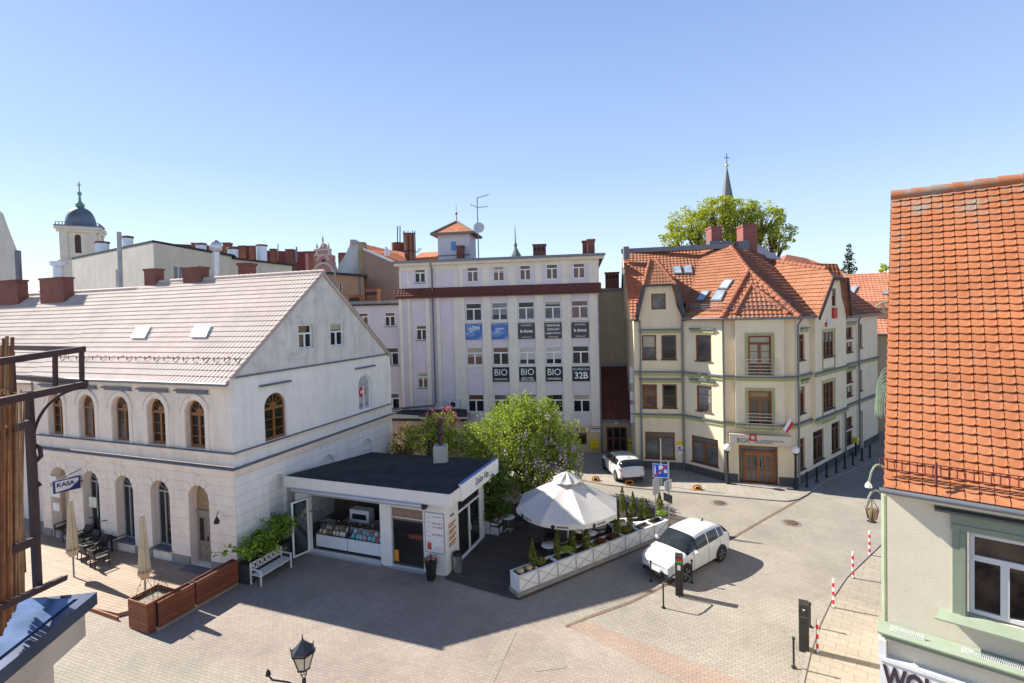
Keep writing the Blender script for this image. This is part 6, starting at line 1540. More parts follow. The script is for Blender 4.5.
p0, p1, p2, p3 = atY(364,250,52), atY(401,266,50.5), V((0,0,0)), V((0,0,0))
mb = MB().prism([V((p0.x,p0.y,0)), V((p1.x+1,p1.y-.05,0)), V((p1.x+1,p1.y-.05,p1.z-.3)), V((p0.x,p0.y,p0.z))], V((.05,.3,0))); mb.build('wall', M_brn2, b2)
rpt = [p0+V((0,0,.1)), p1+V((.6,0,-.2)), atY(404,252,58), atY(364.5,246.5,57)]; tile_roof('roof', b2, rpt, M_orange, .3, .4, .05, .03, 3); MB().bar(p0+V((0,-.1,.1)), p1+V((.6,-.1,-.2)), .15, .2).build('verge', M_white, b2)
a, b = atY(358.2,242,52.2), atY(364,242,52.2); MB().box(a.x, b.x, 52.2, 53.2, 5, a.z).build('chimney', mat('yellow_brick', (.36,.26,.14), .9, .2, 3), b2)
M_wg = mat('peeling_white_render', (.55,.55,.53), .92, .15, .9, .3, 30, spots=(.36,.33,.31), sp_lo=.58)
MB().prism([atY(x,y,53) for x,y in ((337,285),(358.5,285),(358.5,244.5),(354,243.5),(350,244.5),(344,257),(338,266))], V((0,3,0))).build('gable', M_wg, b2); MB().prism([atY(x,y,52.9) for x,y in ((350,245),(355,245),(355,239.5),(350,239.5))], V((0,1.5,0))).build('chimney', M_concrete, b2)
MB().tube([atY(386,256,52), atY(386,247,52)], .15).tube([atY(388.4,256,52), atY(388.4,249,52)], .13).build('flue', M_silver, b2)
st = thing('chimney_stack', 'round brick boiler stack caged in scaffolding behind the office roof', 'chimney', atY(410, 258, 58))
a, b = atY(404, 234, 58), atY(414.5, 234, 58); cx0 = (a.x+b.x)/2; r0_ = (b.x-a.x)/2
MB().lathe((cx0,58,0), [(r0_,a.z-9),(r0_,a.z)], 12).build('stack', M_orangebrick, st); a2, b2_ = atY(391.5,243,59), atY(404,243,59); MB().lathe(((a2.x+b2_.x)/2,59,0), [((b2_.x-a2.x)/2,a2.z-9),((b2_.x-a2.x)/2,a2.z)], 12).build('stack', M_brick, st)
mb = MB()
for k in range(8): an = 2*pi*k/8; mb.bar((cx0+r0_*1.1*cos(an),58+r0_*1.1*sin(an),a.z-8), (cx0+r0_*1.1*cos(an),58+r0_*1.1*sin(an),a.z+.3), .07)
for z in (-6,-4,-2,0):
    for k in range(8): an = 2*pi*k/8; an2 = an+2*pi/8; mb.bar((cx0+r0_*1.1*cos(an),58+r0_*1.1*sin(an),a.z+z), (cx0+r0_*1.1*cos(an2),58+r0_*1.1*sin(an2),a.z+z), .07)
for x in (397.5, 400): mb.tube([atY(x,245,59), atY(x,226,59)], .06)
mb.bar(atY(416,253,58), atY(419.5,248,58), .06).bar(atY(418,253,58), atY(421.5,248,58), .06); mb.build('scaffold', M_black, st)
o2 = thing('distant_roof', 'strip of orange tiled roof peeping over the office eave beside the turret', 'building', atY(425, 255, 66))
q = [atY(414,258,62), atY(440,256,62), atY(440,251.5,66), atY(421,252.5,66)]; MB().prism(q, V((0,.5,-2))).build('roof', M_orange, o2)
# spires
sp = thing('church_spire', 'small green copper church spire far behind the office roof', 'spire', atY(515, 250, 190))
c = atY(515.6, 250, 190); MB().lathe((c.x,190,c.z-11), [(3.2,0),(3.0,4),(2.6,5),(1.6,5.2),(1.6,7.5),(2.4,7.8),(2.0,9),(.9,11),(.5,12),(.7,13),(.25,14),(.1,20)], 8, smooth=False).build('spire', mat('grey_green_copper', (.14,.20,.18), .6, .2, .4), sp)
s2 = thing('church_spire', 'tall slate needle spire with gold ball and cross behind the tree', 'spire', atY(727, 250, 150))
c = atY(727.3, 200, 150); tip = atY(727, 167, 150); MB().lathe((c.x,150,0), [(2.6,10),(2.6,c.z-1.5),(2.05,c.z-1.4),(.12,tip.z)], 8, smooth=False).build('spire', mat('slate_spire', (.15,.155,.16), .7, .2, .5), s2)
MB().lathe((c.x,150,tip.z-.2), [(.0,0),(.5,.4),(.5,.8),(.0,1.2)], 10).build('ball', mat('gilded', (.6,.38,.10), .4, metal=.6), s2); MB().bar((c.x,150,tip.z+.8), (c.x,150,tip.z+4), .16).bar((c.x-.8,150,tip.z+2.7), (c.x+.8,150,tip.z+2.7), .16).build('cross', M_black, s2)
# red roofs to the right
r1_ = thing('red_roofed_house', 'long dull red hipped roof rising behind the bank', 'building', atY(820, 280, 75))
q = [atY(740,300,70), atY(870,290,70), atY(842,271,74), atY(806,258.5,80), atY(787,255,82), atY(768,262,80)]
MB().prism([atY(787,254.5,80), atY(807,258.3,79), atY(843,271.5,74), atY(850,300,70), atY(760,300,72)], V((2,8,0))).build('roof', tiles('dull_red_tiles', [(.30,.11,.07),(.36,.14,.09),(.27,.10,.065)], .3, .4, (.2,.12,.09), moss_amt=.4), r1_)
r2_ = thing('orange_roofed_house', 'beige house with pinkish orange tiled roof at the end of the side street', 'house', G(880, 440))
Q0 = G(872, 433); Hf = Frame(V((Q0.x, Q0.y+1, 0)), radians(-28)); print('Hf', Q0)
zE = Hf.px(880, 334)[1]; zTop = Hf.px(880, 273, -6.9)[1]
mb = MB(); wall_mb(mb, Hf, rect_loop(-1.2, 14, 0, zE), [], .2); mb.build('wall', mat('sand_render', (.50,.40,.26), .92, .06, .8, .2, 30), r2_)
hA, hB = Hf.W(-2.0, zE, .5), Hf.W(14, zE, .5); hC = onpl(905, 273, hA, hB, Hf.W(0, zE+6, -6.5)); hT = Hf.W(14, zTop, -6.9); hU = Hf.W(-2.0, zTop, -6.9)
M_pinktile = tiles('pinkish_tiles', [(.54,.22,.13),(.60,.27,.17),(.50,.19,.11)], .3, .36, (.36,.2,.14), moss_amt=.25)
tile_roof('roof', r2_, [hA, hB, hT, hU], M_pinktile, .3, .36, .04, .02, 3)
def hroof(x, y): return onpl(x, y, hA, hB, hT)
hn = (hB-hA).cross(hT-hA).normalized(); hn = hn if hn.z > 0 else -hn
for q in (((848,296.5),(852.5,296.5),(858,287),(852,287)), ((882,295),(890,295),(890,290),(886,291))):
    pts = [hroof(*p) for p in q]; MB().prism([p+hn*.04 for p in pts], hn*.12).build('roof_window', glassy('sky_pane', (.25,.3,.35), (.45,.52,.58), .05), r2_)
dq = [hroof(866,312)+V((0,-1.2,.3)), hroof(892,312)+V((0,-1.2,.3)), hroof(890,301), hroof(864,302)]
tile_roof('dormer_roof', r2_, dq, M_tileb, .3, .36, .04, .02, 3); MB().prism([dq[0], dq[1], dq[1]+V((0,1,-3)), dq[0]+V((0,1,-3))], V((0,.4,0))).build('dormer', mat('sand_render', (.50,.40,.26)), r2_)
MB().tube([hA+V((0,-.05,0)), hB+V((0,-.05,0))], .09).build('gutter', M_zinc, r2_)
# green wire street decoration on the near house's far corner
dec = thing('light_decoration', 'pale green wire street decoration hanging beside the orange tiles', 'decoration', atY(880, 395, 16))
mb = MB(); Yd = 16
def arcp(c, r, s, a0, a1, n=12): return [atY(c[0]+r*cos(radians(a0+(a1-a0)*k/n)), c[1]+s*sin(radians(a0+(a1-a0)*k/n)), Yd) for k in range(n+1)]
for i in range(7): mb.tube(arcp((890, 400), 14+i*.0-0+i*0, 34-4*i, 180, 270), .008, 4); mb.tube(arcp((893,410), 18-2.3*i, 30, 170, 265), .008, 4); mb.tube(arcp((888,396+2*i), 12, 12, 120, 240), .008, 4)
mb.tube([atY(x,y,Yd) for x,y in ((876,306),(882,303),(892,301))], .03, 6).tube([atY(x,y,Yd) for x,y in ((882,303),(884,310),(890,312))], .025, 6).tube([atY(x,y,Yd) for x,y in ((893,300),(893,420))], .02, 6)
mb.build('wire', mat('mint_wire', (.25,.38,.31), .6), dec)

# ================================================================== TREES AND SHRUBS
L_lil = [leafmat('lilac_leaf_a', (.27,.36,.035), (.37,.46,.06)), leafmat('lilac_leaf_b', (.13,.21,.025), (.20,.29,.035)), leafmat('lilac_leaf_c', (.36,.44,.06), (.46,.52,.09))]
M_bark = mat('bark', (.10,.075,.055), .9, .3, 6, .5, 20)
M_lilac = leafmat('lilac_blossom', (.50,.34,.58), (.68,.50,.70), .3); M_pinkb = leafmat('pink_bud', (.45,.10,.16), (.55,.18,.22), .2)
def tree(name, lab, base, blobs, n, size, mats, seed, trunk=True, flowers=None, fm=None, cat='tree', th=.16, group=None, limbs=True):
    base = V((base[0], base[1], 0)); r = random.Random(seed); t = thing(name, lab, cat, base, group); mb = MB(); tr = MB()
    vol = [b[1][0]*b[1][1]*b[1][2] for b in blobs]; tot = sum(v**.7 for v in vol)
    for (c, rad), v in zip(blobs, vol):
        k = int(n*v**.7/tot)
        # clumps inside each bough give an uneven outline
        cl = blob_pts(r, c, rad, max(4, int(k/38)), .6)
        pts = []
        for q in cl: pts += blob_pts(r, q, [x*.26+.05 for x in rad], int(k/len(cl)), .3)
        leaves(mb, pts, size, r, [0,0,1,1,2])
        if trunk:
            b0 = V(base)+V((r.uniform(-.2,.2), r.uniform(-.2,.2), .0)); e = V(c); m_ = b0.lerp(e, .5)+V((r.uniform(-.3,.3), r.uniform(-.3,.3), .2))
            tr.tube([b0, b0.lerp(m_,.5)+V((0,0,.1)), m_, e], [th, th*.8, th*.55, th*.15], 7)
            if limbs:
                for q in cl[::3]: tr.tube([m_.lerp(e, r.random()), (m_.lerp(q,.6)+e)/2+V((0,0,.1)), q], [th*.3, th*.2, th*.08], 5)
    cr = mb.build('crown', mats, t)
    if trunk: tr.build('trunk', M_bark, t)
    if flowers:
        fb = MB()
        for c, rad, k in flowers:
            for q in blob_pts(r, c, rad, k, .85):
                for _ in range(14): leaves(fb, [q+V((r.gauss(0,.06), r.gauss(0,.06), r.gauss(0,.12)))], .06, r)
        fb.build('blossom', fm or M_lilac, t)
    return t
def GP(x, y, Y): return atY(x, y, Y)
lb_ = [(GP(505,437,29), (2.1,1.9,1.7)), (GP(528,425,29.5), (1.9,1.8,1.7)), (GP(478,447,29.5), (1.7,1.5,1.4)), (GP(555,438,29.6), (1.6,1.6,1.5)), (GP(520,462,28.4), (2.0,1.6,1.5)), (GP(553,464,28.8), (1.7,1.5,1.5)), (GP(569,453,29.5), (.9,1.0,1.1)), (GP(512,415,30), (1.3,1.3,1.0)), (GP(540,412,30), (1.1,1.1,.9))]
fl1 = [(GP(553,470,28.1), (1.6,1.4,1.3), 62), (GP(570,462,28.6), (.8,1.0,1.1), 18), (GP(520,450,28), (1.9,1.3,1.3), 14), (GP(548,425,29.2), (1.9,1.4,1.2), 14), (GP(480,447,29), (1.3,1.2,1.0), 9), (GP(540,455,28.4), (1.5,1.3,1.0), 16)]
tree('lilac_bush', 'large lilac bush with fresh green leaves and mauve blossom behind the kiosk', V((.6,29,0)), lb_, 24000, .066, L_lil, 5, flowers=fl1, cat='shrub')
L_yel = [leafmat('golden_leaf_a', (.24,.25,.04), (.36,.34,.07)), leafmat('golden_leaf_b', (.16,.18,.03), (.25,.25,.05)), leafmat('golden_leaf_c', (.32,.29,.09), (.42,.36,.12))]
tree('flowering_shrub', 'yellow-green shrub with red buds left of the lilac bush', GP(430,480,30)*1, [(GP(432,437,30.3), (1.4,1.3,1.2)), (GP(440,424,30.6), (1.1,1.0,.8)), (GP(448,446,30), (1.3,1.2,1.1))], 4200, .075, L_lil, 8, flowers=[(GP(440,420,30.2), (1.2,1.0,.8), 40)], fm=M_pinkb, cat='shrub')
tree('broom_shrub', 'straw yellow broom shrub nearest the white side wall', GP(412,480,31)*1, [(GP(412,441,31.5), (1.2,1.1,1.0)), (GP(402,452,31), (.9,.9,.7))], 3000, .06, L_yel, 9, cat='shrub')
for o_ in ('flowering_shrub', 'broom_shrub'):
    pass
L_dk = [leafmat('hedge_leaf_a', (.085,.15,.025), (.13,.20,.035)), leafmat('hedge_leaf_b', (.05,.09,.017), (.075,.12,.022)), leafmat('hedge_leaf_c', (.16,.23,.035), (.22,.29,.055))]
L_tr = [leafmat('lime_leaf_a', (.36,.42,.035), (.47,.51,.055), .5), leafmat('lime_leaf_b', (.24,.30,.025), (.33,.38,.04), .5), leafmat('lime_leaf_c', (.44,.48,.05), (.54,.56,.08), .5)]
tb = []
for x, y, rx, rz in ((690,222,2.6,1.7),(712,212,2.6,1.6),(738,213,2.6,1.6),(762,218,2.4,1.7),(778,232,1.6,1.6),(674,236,1.7,1.3),(700,236,2.6,1.4),(732,232,3,1.6),(760,240,2.3,1.4),(783,243,.9,1.0),(725,205,1.6,1.0)): tb.append((GP(x,y,62), (rx,2.4,rz)))
tree('street_tree', 'bright lime green tree rising behind the bank chimneys', V((tb[7][0].x, 62, 0)), tb, 19000, .125, L_tr, 12, th=.35)
con = thing('conifer', 'dark spiky conifer beyond the red roofs', 'tree', atY(849, 290, 95)); mb = MB(); r = random.Random(3); cb_ = atY(849,262,95)
for k in range(1500):
    t = r.random()**.7; z = 14-13*t; rad = (.3+3.2*t)*(.6+.4*abs(sin(z*2.2))); an = r.uniform(0, 2*pi); q = rad*r.random()**.5; leaves(mb, [V((cb_.x+q*cos(an), 95+q*sin(an), cb_.z-10.5+z-q*.25))], .22, r, [0,1])
mb.build('crown', [leafmat('fir_a', (.03,.055,.03), (.05,.08,.045), .1), leafmat('fir_b', (.02,.035,.02), (.03,.05,.03), .1)], con); MB().tube([V((cb_.x,95,0)), V((cb_.x,95,cb_.z))], .2, 6).build('trunk', M_bark, con)
tree('far_tree', 'sliver of lime green tree just left of the orange tile roof', GP(888,300,110), [(GP(889,272,110), (2.2,2,1.8))], 500, .25, L_tr, 13, trunk=False)
# ================================================================== TERRACE (left)
M_deck = planks('pale_decking', (.42,.31,.22), (.35,.255,.18), .14, 3.2)
M_slat = planks('red_stained_slats', (.36,.105,.042), (.28,.078,.032), .095, 6.0, gap=(.02,.008,.005), ms=.012)
TZ = .14
f0 = G(157.7, 631.8); f1 = G(240, 583.5); fdir = (f1-f0)
tl = G(88.5, 607, TZ); tb_ = G(118, 617, TZ)
terr = thing('terrace', 'raised pale timber decking in front of the arched house', 'terrace', G(150, 590))
corner = A.W(-.4, 0, .06); pts = [V((p.x, p.y, .01)) for p in (G(129,614), G(118,617), tl, A.W(-14.5,0,4.6), A.W(-14.5,0,.06), corner, f1+(f1-f0)*-.02, f0)]
mb = MB(); mb.prism([V((p.x,p.y,0.006)) for p in pts], V((0,0,TZ))) if False else None
P = [V((p.x,p.y,TZ)) for p in pts]
tri = geometry.tessellate_polygon([P])
for t in tri:
    q = [P[i] for i in t]
    if (q[1]-q[0]).cross(q[2]-q[0]).z < 0: t = t[::-1]
    mb.add([P[i] for i in t], [(0,1,2)])
for i in range(len(P)): a, b = P[i], P[(i+1)%len(P)]; mb.quad(a, b, V((b.x,b.y,0)), V((a.x,a.y,0)))
mb.build('deck', M_deck, terr, uvrot=FA)
MB().bar(V((tl.x,tl.y,TZ/2)), V((tb_.x,tb_.y,TZ/2)), .06, TZ+.02).build('edge_board', M_slat, terr)
FF = Frame(f0, atan2(fdir.y, fdir.x)); FL = fdir.length; fh = 1.02
def fence_panel(F, a0, a1, lab, z0=.08, h=fh, planter=True):
    t = thing('slat_fence', lab, 'fence', F.W((a0+a1)/2, 0), 'slatted fences round the terrace')
    mb = MB(); n = 9
    for k in range(n): mb.fbox(F, a0, a1, z0+k*(h-z0)/n+.006, z0+(k+1)*(h-z0)/n-.006, -.03, 0); mb.fbox(F, a0, a1, z0+k*(h-z0)/n+.006, z0+(k+1)*(h-z0)/n-.006, -.33, -.30)
    mb.fbox(F, a0, a1, h-.03, h, -.03-.03, -.031); mb.build('slats', M_slat, t)
    MB().fbox(F, a0-.0, a0+.07, 0, h-.01, -.30, -.031).fbox(F, a1-.07, a1, 0, h-.01, -.30, -.031).build('post', M_black, t)
    MB().fbox(F, a0+.07, a1-.07, h-.25, h-.08, -.299, -.062).build('soil', mat('pebbly_soil', (.26,.22,.17), .95, .5, 25, .5, 60), t)
    return t
fence_panel(FF, .06, FL*.42, 'short red-brown slat fence panel beside the corner planter'); fence_panel(FF, FL*.42+.06, FL-.05, 'long red-brown slat fence panel reaching the white house corner')
lf0 = A.W(-13.6, 0, 4.4); lf1 = A.W(-11.4, 0, .5); ld = lf1-lf0; fence_panel(Frame(lf0, atan2(ld.y, ld.x)), 0, ld.length*.62, 'red-brown slat fence panel at the far left end of the terrace'); 
cpb = G(138, 632); pbx = thing('corner_planter', 'square red-brown slatted planter at the terrace corner in front of a closed parasol', 'planter', cpb)
q = G(147.9, 635); PF_ = Frame(G(129,628.5), atan2((q-G(129,628.5)).y, (q-G(129,628.5)).x)); pw_ = (q-G(129,628.5)).length
mb = MB()
for k in range(9):
    z = .05+k*.115; mb.fbox(PF_, 0, pw_, z, z+.105, -.04, 0); mb.fbox(PF_, 0, pw_, z, z+.105, -pw_, -pw_+.04); mb.fbox(PF_, 0, .04, z, z+.105, -pw_+.042, -.042); mb.fbox(PF_, pw_-.04, pw_, z, z+.105, -pw_+.042, -.042)
mb.build('slats', M_slat, pbx); MB().fbox(PF_, .042, pw_-.042, .03, .92, -pw_+.042, -.042).build('soil', mat('pebbly_soil', (.26,.22,.17)), pbx)
M_canvas = mat('beige_canvas', (.58,.49,.34), .9, .1, 3, .4, 25, streak=(.45,.36,.23), streak_amt=.4)
def closed_parasol(loc, H, lab):
    t = thing('closed_parasol', lab, 'parasol', loc, 'closed parasols on the terrace'); c = V(loc); n = 16; mb = MB()
    prof = [(.10,.85),(.13,.95),(.19,1.05),(.17,1.25),(.145,1.7),(.12,2.2),(.085,2.75),(.07,3.05),(.03,3.1)]
    k = H/3.1; vs = []
    for j, (r, z) in enumerate(prof): vs += [c+V((r*(1+.22*(-1)**i)*cos(2*pi*i/n), r*(1+.22*(-1)**i)*sin(2*pi*i/n), z*k)) for i in range(n)]
    mb.add(vs, [(j*n+i, j*n+(i+1)%n, (j+1)*n+(i+1)%n, (j+1)*n+i) for j in range(len(prof)-1) for i in range(n)]); mb.add(vs[-n:], [list(range(n))]); mb.build('canopy', M_canvas, t)
    MB().tube([c, c+V((0,0,1.0*k))], .03).build('pole', M_zinc, t); MB().lathe(c+V((0,0,1.12*k)), [(.20,0),(.205,.03),(.2,.06)], 16).build('tie', mat('brown_strap', (.3,.2,.12), .8), t)
cq = G(146, 603, TZ); closed_parasol(cq, atY(141, 515, cq.y).z-TZ, 'closed beige parasol rising behind the slatted corner planter')
closed_parasol(G(74, 577, TZ), 3.3, 'closed beige parasol leaning over the stacked black chairs')
twg = thing('bare_shrub', 'thin twiggy plant in the slatted corner planter', 'plant', cpb); mb = MB(); r = random.Random(2)
for k in range(9):
    b = PF_.W(pw_*r.uniform(.15,.85), .9, -pw_*r.uniform(.15,.85)); mb.tube([b, b+V((r.uniform(-.1,.1), r.uniform(-.1,.1), .35)), b+V((r.uniform(-.2,.2), r.uniform(-.2,.2), r.uniform(.5,.9)))], .008, 5)
mb.build('twigs', M_bark, twg); mb = MB(); leaves(mb, [PF_.W(pw_*r.uniform(0,1), r.uniform(.92,1.5), -pw_*r.uniform(0,1)) for _ in range(70)], .03, r); mb.build('foliage', L_yel[1], twg)
# stacked black wicker chairs and a table
M_wick = mat('black_wicker', (.028,.025,.025), .6, .3, 14, .6, 60)
def chair(loc, rz, lab, group, m=M_wick, first=[None], name='wicker_chair'):
    if first[0] is None:
        t = thing(name, lab, 'chair', (0,0,0), group)
        MB().box(-.27,.27,-.26,.27,.40,.47).build('seat', m, t)
        mb = MB(); mb.prism([V((-.27,.22,.47)), V((.27,.22,.47)), V((.25,.33,.88)), V((-.25,.33,.88))], V((0,.045,.0))); mb.build('backrest', m, t)
        for s in (-1, 1):
            MB().box(s*.285-.025, s*.285+.025, -.24, .27, .62, .66).box(s*.285-.02, s*.285+.02, -.24, -.2, .40, .62).build('armrest', m, t)
            MB().tube([(s*.25,-.24,.4), (s*.25,-.25,0)], .02, 6).build('leg', m, t); MB().tube([(s*.25,.24,.4), (s*.25,.27,0)], .02, 6).build('leg', m, t)
        first[0] = t
    else: t = dup(first[0], (0,0,0), 0, lab, group)
    t.location = V(loc); t.rotation_euler = (0,0,rz); return t
cd = (G(110,552,TZ)-G(70,535,TZ)).normalized(); ca = atan2(cd.y, cd.x)
ch0 = G(86, 565, TZ)
sides = ['nearest the parasol pole', 'second along from the parasol pole', 'third and middle of the row', 'fourth along, next to the last', 'last of the row, below the upturned table']
for k in range(5):
    p = G(64+8.5*k, 536+5*k, TZ); chair((p.x, p.y, TZ), ca+pi*.0+.15, 'black wicker chair in the terrace row, '+sides[k], 'black wicker chairs on the terrace')
for k in range(3):
    p = G(82+9*k, 556+5*k, TZ); chair((p.x, p.y, TZ), ca+pi*1.0, 'black wicker chair in the front terrace row, '+['left one','middle one','right one'][k], 'black wicker chairs on the terrace')
tb0 = G(105, 552, TZ); bt = thing('terrace_table', 'long black slatted table against the arched wall', 'table', tb0)
TF_ = Frame(G(82,545,TZ), FA+.0); mb = MB()
for k in range(7): mb.fbox(TF_, 0, 2.3, .72, .76, .1-.13*k-.12, .1-.13*k)
mb.build('tabletop', M_wick, bt)
for a in (.1, 2.2):
    for d in (-.0, -.7): MB().fbox(TF_, a-.03, a+.03, TZ, .72, d-.03, d+.03).build('leg', M_wick, bt)
def upturned(loc, lab, rz):
    t = thing('upturned_table', lab, 'table', loc, 'upturned pedestal tables'); c = V(loc); MB().lathe(c, [(.36,0),(.36,.03)], 20).build('tabletop', M_wick, t); MB().tube([c+V((0,0,.03)), c+V((0,0,.68))], .028).build('column', M_wick, t)
    for k in range(4): an = rz+pi/2*k; MB().tube([c+V((0,0,.66)), c+V((.36*cos(an), .36*sin(an), .74))], .022, 6).build('foot', M_wick, t)
q = TF_.W(.75, .77, -.3); upturned(q, 'small black table standing upside down on the long table, left one', .3); q = TF_.W(1.65, .77, -.35); upturned(q, 'small black table standing upside down on the long table, right one', .9)
# ================================================================== BENCH AND TUBS by the white wall
lA, lB = G(261.5, 586.6), G(291.5, 567.7); bd = lB-lA; BFm = Frame(lA, atan2(bd.y, bd.x)); BLn = bd.length
bench = thing('park_bench', 'white metal bench with a pierced backrest in front of the green plants', 'bench', lA+bd/2)
M_bw = mat('white_bench_paint', (.74,.73,.69), .5, .06, 4)
MB().fbox(BFm, -.03, BLn+.03, .40, .44, -.50, .02).build('seat', M_bw, bench)
mb = MB(); bz0, bz1 = .56, .88; loop_bar(mb, BFm, rect_loop(-.02, BLn+.02, bz0, bz1), .04, -.56, -.53); n = 7
for k in range(n):
    a0, a1 = BLn*k/n, BLn*(k+1)/n; c = (a0+a1)/2; zc = (bz0+bz1)/2; mb.bar(BFm.W(a0, bz0+.03, -.545), BFm.W(a1, bz1-.03, -.545), .03); mb.bar(BFm.W(a0, bz1-.03, -.545), BFm.W(a1, bz0+.03, -.545), .03)
    mb.prism([BFm.W(c+.06*cos(2*pi*j/10), zc+.06*sin(2*pi*j/10), -.56) for j in range(10)], BFm.n*.03)
mb.build('backrest', M_bw, bench)
for a in (0, BLn):
    MB().fbox(BFm, a-.025, a+.025, 0, .64, -.04, .01).build('leg', M_bw, bench); MB().fbox(BFm, a-.025, a+.025, 0, .88, -.585, -.535).build('leg', M_bw, bench); MB().fbox(BFm, a-.03, a+.03, .62, .66, -.54, .03).build('armrest', M_bw, bench)
M_tub = mat('anthracite_tub', (.05,.05,.055), .5, .15, 3)
L_bam = [leafmat('bamboo_leaf_a', (.20,.33,.03), (.28,.42,.05)), leafmat('bamboo_leaf_b', (.11,.20,.02), (.16,.26,.03)), leafmat('bamboo_leaf_c', (.26,.38,.06), (.34,.46,.08))]
tlab = ['tall anthracite tub at the white house corner by the slat fence', 'anthracite tub behind the middle of the white bench', 'anthracite tub behind the kiosk end of the white bench']
plab = ['spreading bright green plant at the white house corner', 'spreading bright green plant behind the middle of the bench', 'tall green plant between the bench and the open glass door']
spots_ = [(.35, .62), (1.2, .62), (1.95, .58)]
sp_px = [(246,562),(266,545),(283,527)]
for i, (s, d) in enumerate(spots_):
    c = B.W(s-.2, 0, d); t = thing('plant_tub', tlab[i], 'planter', c, 'anthracite tubs along the white wall'); mb = MB().fbox(B, s-.65, s+.2, 0, .8, d-.3, d+.3); mb.build('tub', M_tub, t); MB().fbox(B, s-.6, s+.15, .801, .815, d-.25, d+.25).build('soil', mat('dark_soil', (.035,.028,.02), .95, .4, 15, .6, 50), t)
    r = random.Random(30+i); p = thing('leafy_plant', plab[i], 'plant', c+V((0,0,.8)), 'green plants along the white wall'); mb = MB(); st_ = MB()
    for k in range(26):
        b = B.W(s-.2+r.uniform(-.28,.28), .8, d+r.uniform(-.2,.2)); dr_ = V((r.gauss(0,.5), r.gauss(0,.5), 0))+B.n*.22; h = r.uniform(.6, 1.25)*(1.1 if i < 2 else 1.5)
        pts = [b+dr_*(t*t)+V((0,0,h*t*(1-.25*t))) for t in (0,.35,.7,1)]; st_.tube(pts, .008, 5)
        for t in range(44):
            f = r.uniform(.25, 1.05); q = b+dr_*(f*f)+V((0,0,h*f*(1-.25*f))); leaves(mb, [q+V((r.gauss(0,.09), r.gauss(0,.09), r.gauss(0,.06)))], .075, r, [0,0,1,2], flat=1.2)
    mb.build('foliage', L_bam, p); st_.build('stems', M_bark, p)
# ================================================================== KIOSK TERRACE
M_plw = mat('white_planter_wood', (.72,.71,.69), .6, .06, 2, .15, 30, streak=(.55,.53,.5), streak_amt=.35)
M_soil = mat('dark_soil', (.035,.028,.02)); M_stone = mat('stone_kerb', (.30,.27,.23), .9, .2, 3, .5, 25)
pa, pb = G(519, 597.5), G(668, 536.5); pd = pb-pa; QF = Frame(pa, atan2(pd.y, pd.x)); QL = pd.length; print('planter', QL)
mb = MB().fbox(QF, -.05, QL+.1, 0, .17, -.62, .04); kb = mb.build('retaining_kerb', M_stone); tag(kb, 'low stone kerb under the row of white lattice planters', 'kerb')
def lattice_box(F, a0, a1, z0, h, d0, d1, lab, grp):
    t = thing('lattice_planter', lab, 'planter', F.W((a0+a1)/2, z0), grp); w = .05; mb = MB()
    mb.fbox(F, a0+.001, a1-.001, z0, z0+h, d1-.03, d1); mb.fbox(F, a0+.001, a1-.001, z0, z0+h, d0, d0+.03); mb.fbox(F, a0+.001, a0+.03, z0, z0+h-.002, d0+.031, d1-.031); mb.fbox(F, a1-.03, a1-.001, z0, z0+h-.002, d0+.031, d1-.031); mb.build('box', M_plw, t)
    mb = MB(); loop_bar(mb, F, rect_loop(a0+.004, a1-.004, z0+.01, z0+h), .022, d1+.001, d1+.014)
    mb.bar(F.W(a0+.05, z0+.06, d1+.01), F.W(a1-.05, z0+h-.05, d1+.008), .022, .012, up=F.n); mb.bar(F.W(a0+.05, z0+h-.05, d1+.012), F.W(a1-.05, z0+.06, d1+.009), .022, .012, up=F.n); mb.build('lattice', mat('lattice_gap_shade', (.36,.36,.36), .7), t)  # grey stands for the shadow and gap lines of the white lattice
    mb = MB(); mb.fbox(F, a0-.004, a1+.004, z0+h, z0+h+.025, d1-.07, d1+.03).fbox(F, a0-.004, a1+.004, z0+h, z0+h+.025, d0-.02, d0+.06).fbox(F, a0-.004, a0+.06, z0+h, z0+h+.024, d0+.061, d1-.071).fbox(F, a1-.06, a1+.004, z0+h, z0+h+.024, d0+.061, d1-.071); mb.build('rim', M_plw, t)
    MB().fbox(F, a0+.03, a1-.03, z0+h-.15, z0+h-.06, d0+.031, d1-.031).build('soil', M_soil, t); return t
NBX = 9; bl_ = QL/NBX; ords = ['first', 'second', 'third', 'fourth', 'fifth', 'sixth', 'seventh', 'eighth', 'ninth']
cont = ['holding two round stones', 'with a small conifer', 'with a conifer and dark heather', 'with a conifer above the white table', 'with the stoutest conifer', 'with brown heather', 'with a conifer and low green', 'with moss cushions', 'at the sign post end']
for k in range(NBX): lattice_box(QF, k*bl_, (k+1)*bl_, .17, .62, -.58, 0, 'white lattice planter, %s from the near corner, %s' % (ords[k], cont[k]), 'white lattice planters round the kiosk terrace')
back0 = QF.W(QL-.62, 0, -.6); bf2 = Frame(back0, QF.ang+pi-radians(28))
bF = Frame(back0+bf2.u*3.0, bf2.ang-pi)
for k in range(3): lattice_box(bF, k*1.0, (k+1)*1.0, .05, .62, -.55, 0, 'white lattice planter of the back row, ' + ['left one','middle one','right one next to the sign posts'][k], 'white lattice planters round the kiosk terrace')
L_con = [leafmat('thuja_a', (.13,.15,.022), (.19,.20,.035), .15), leafmat('thuja_b', (.06,.085,.015), (.10,.12,.022), .15)]
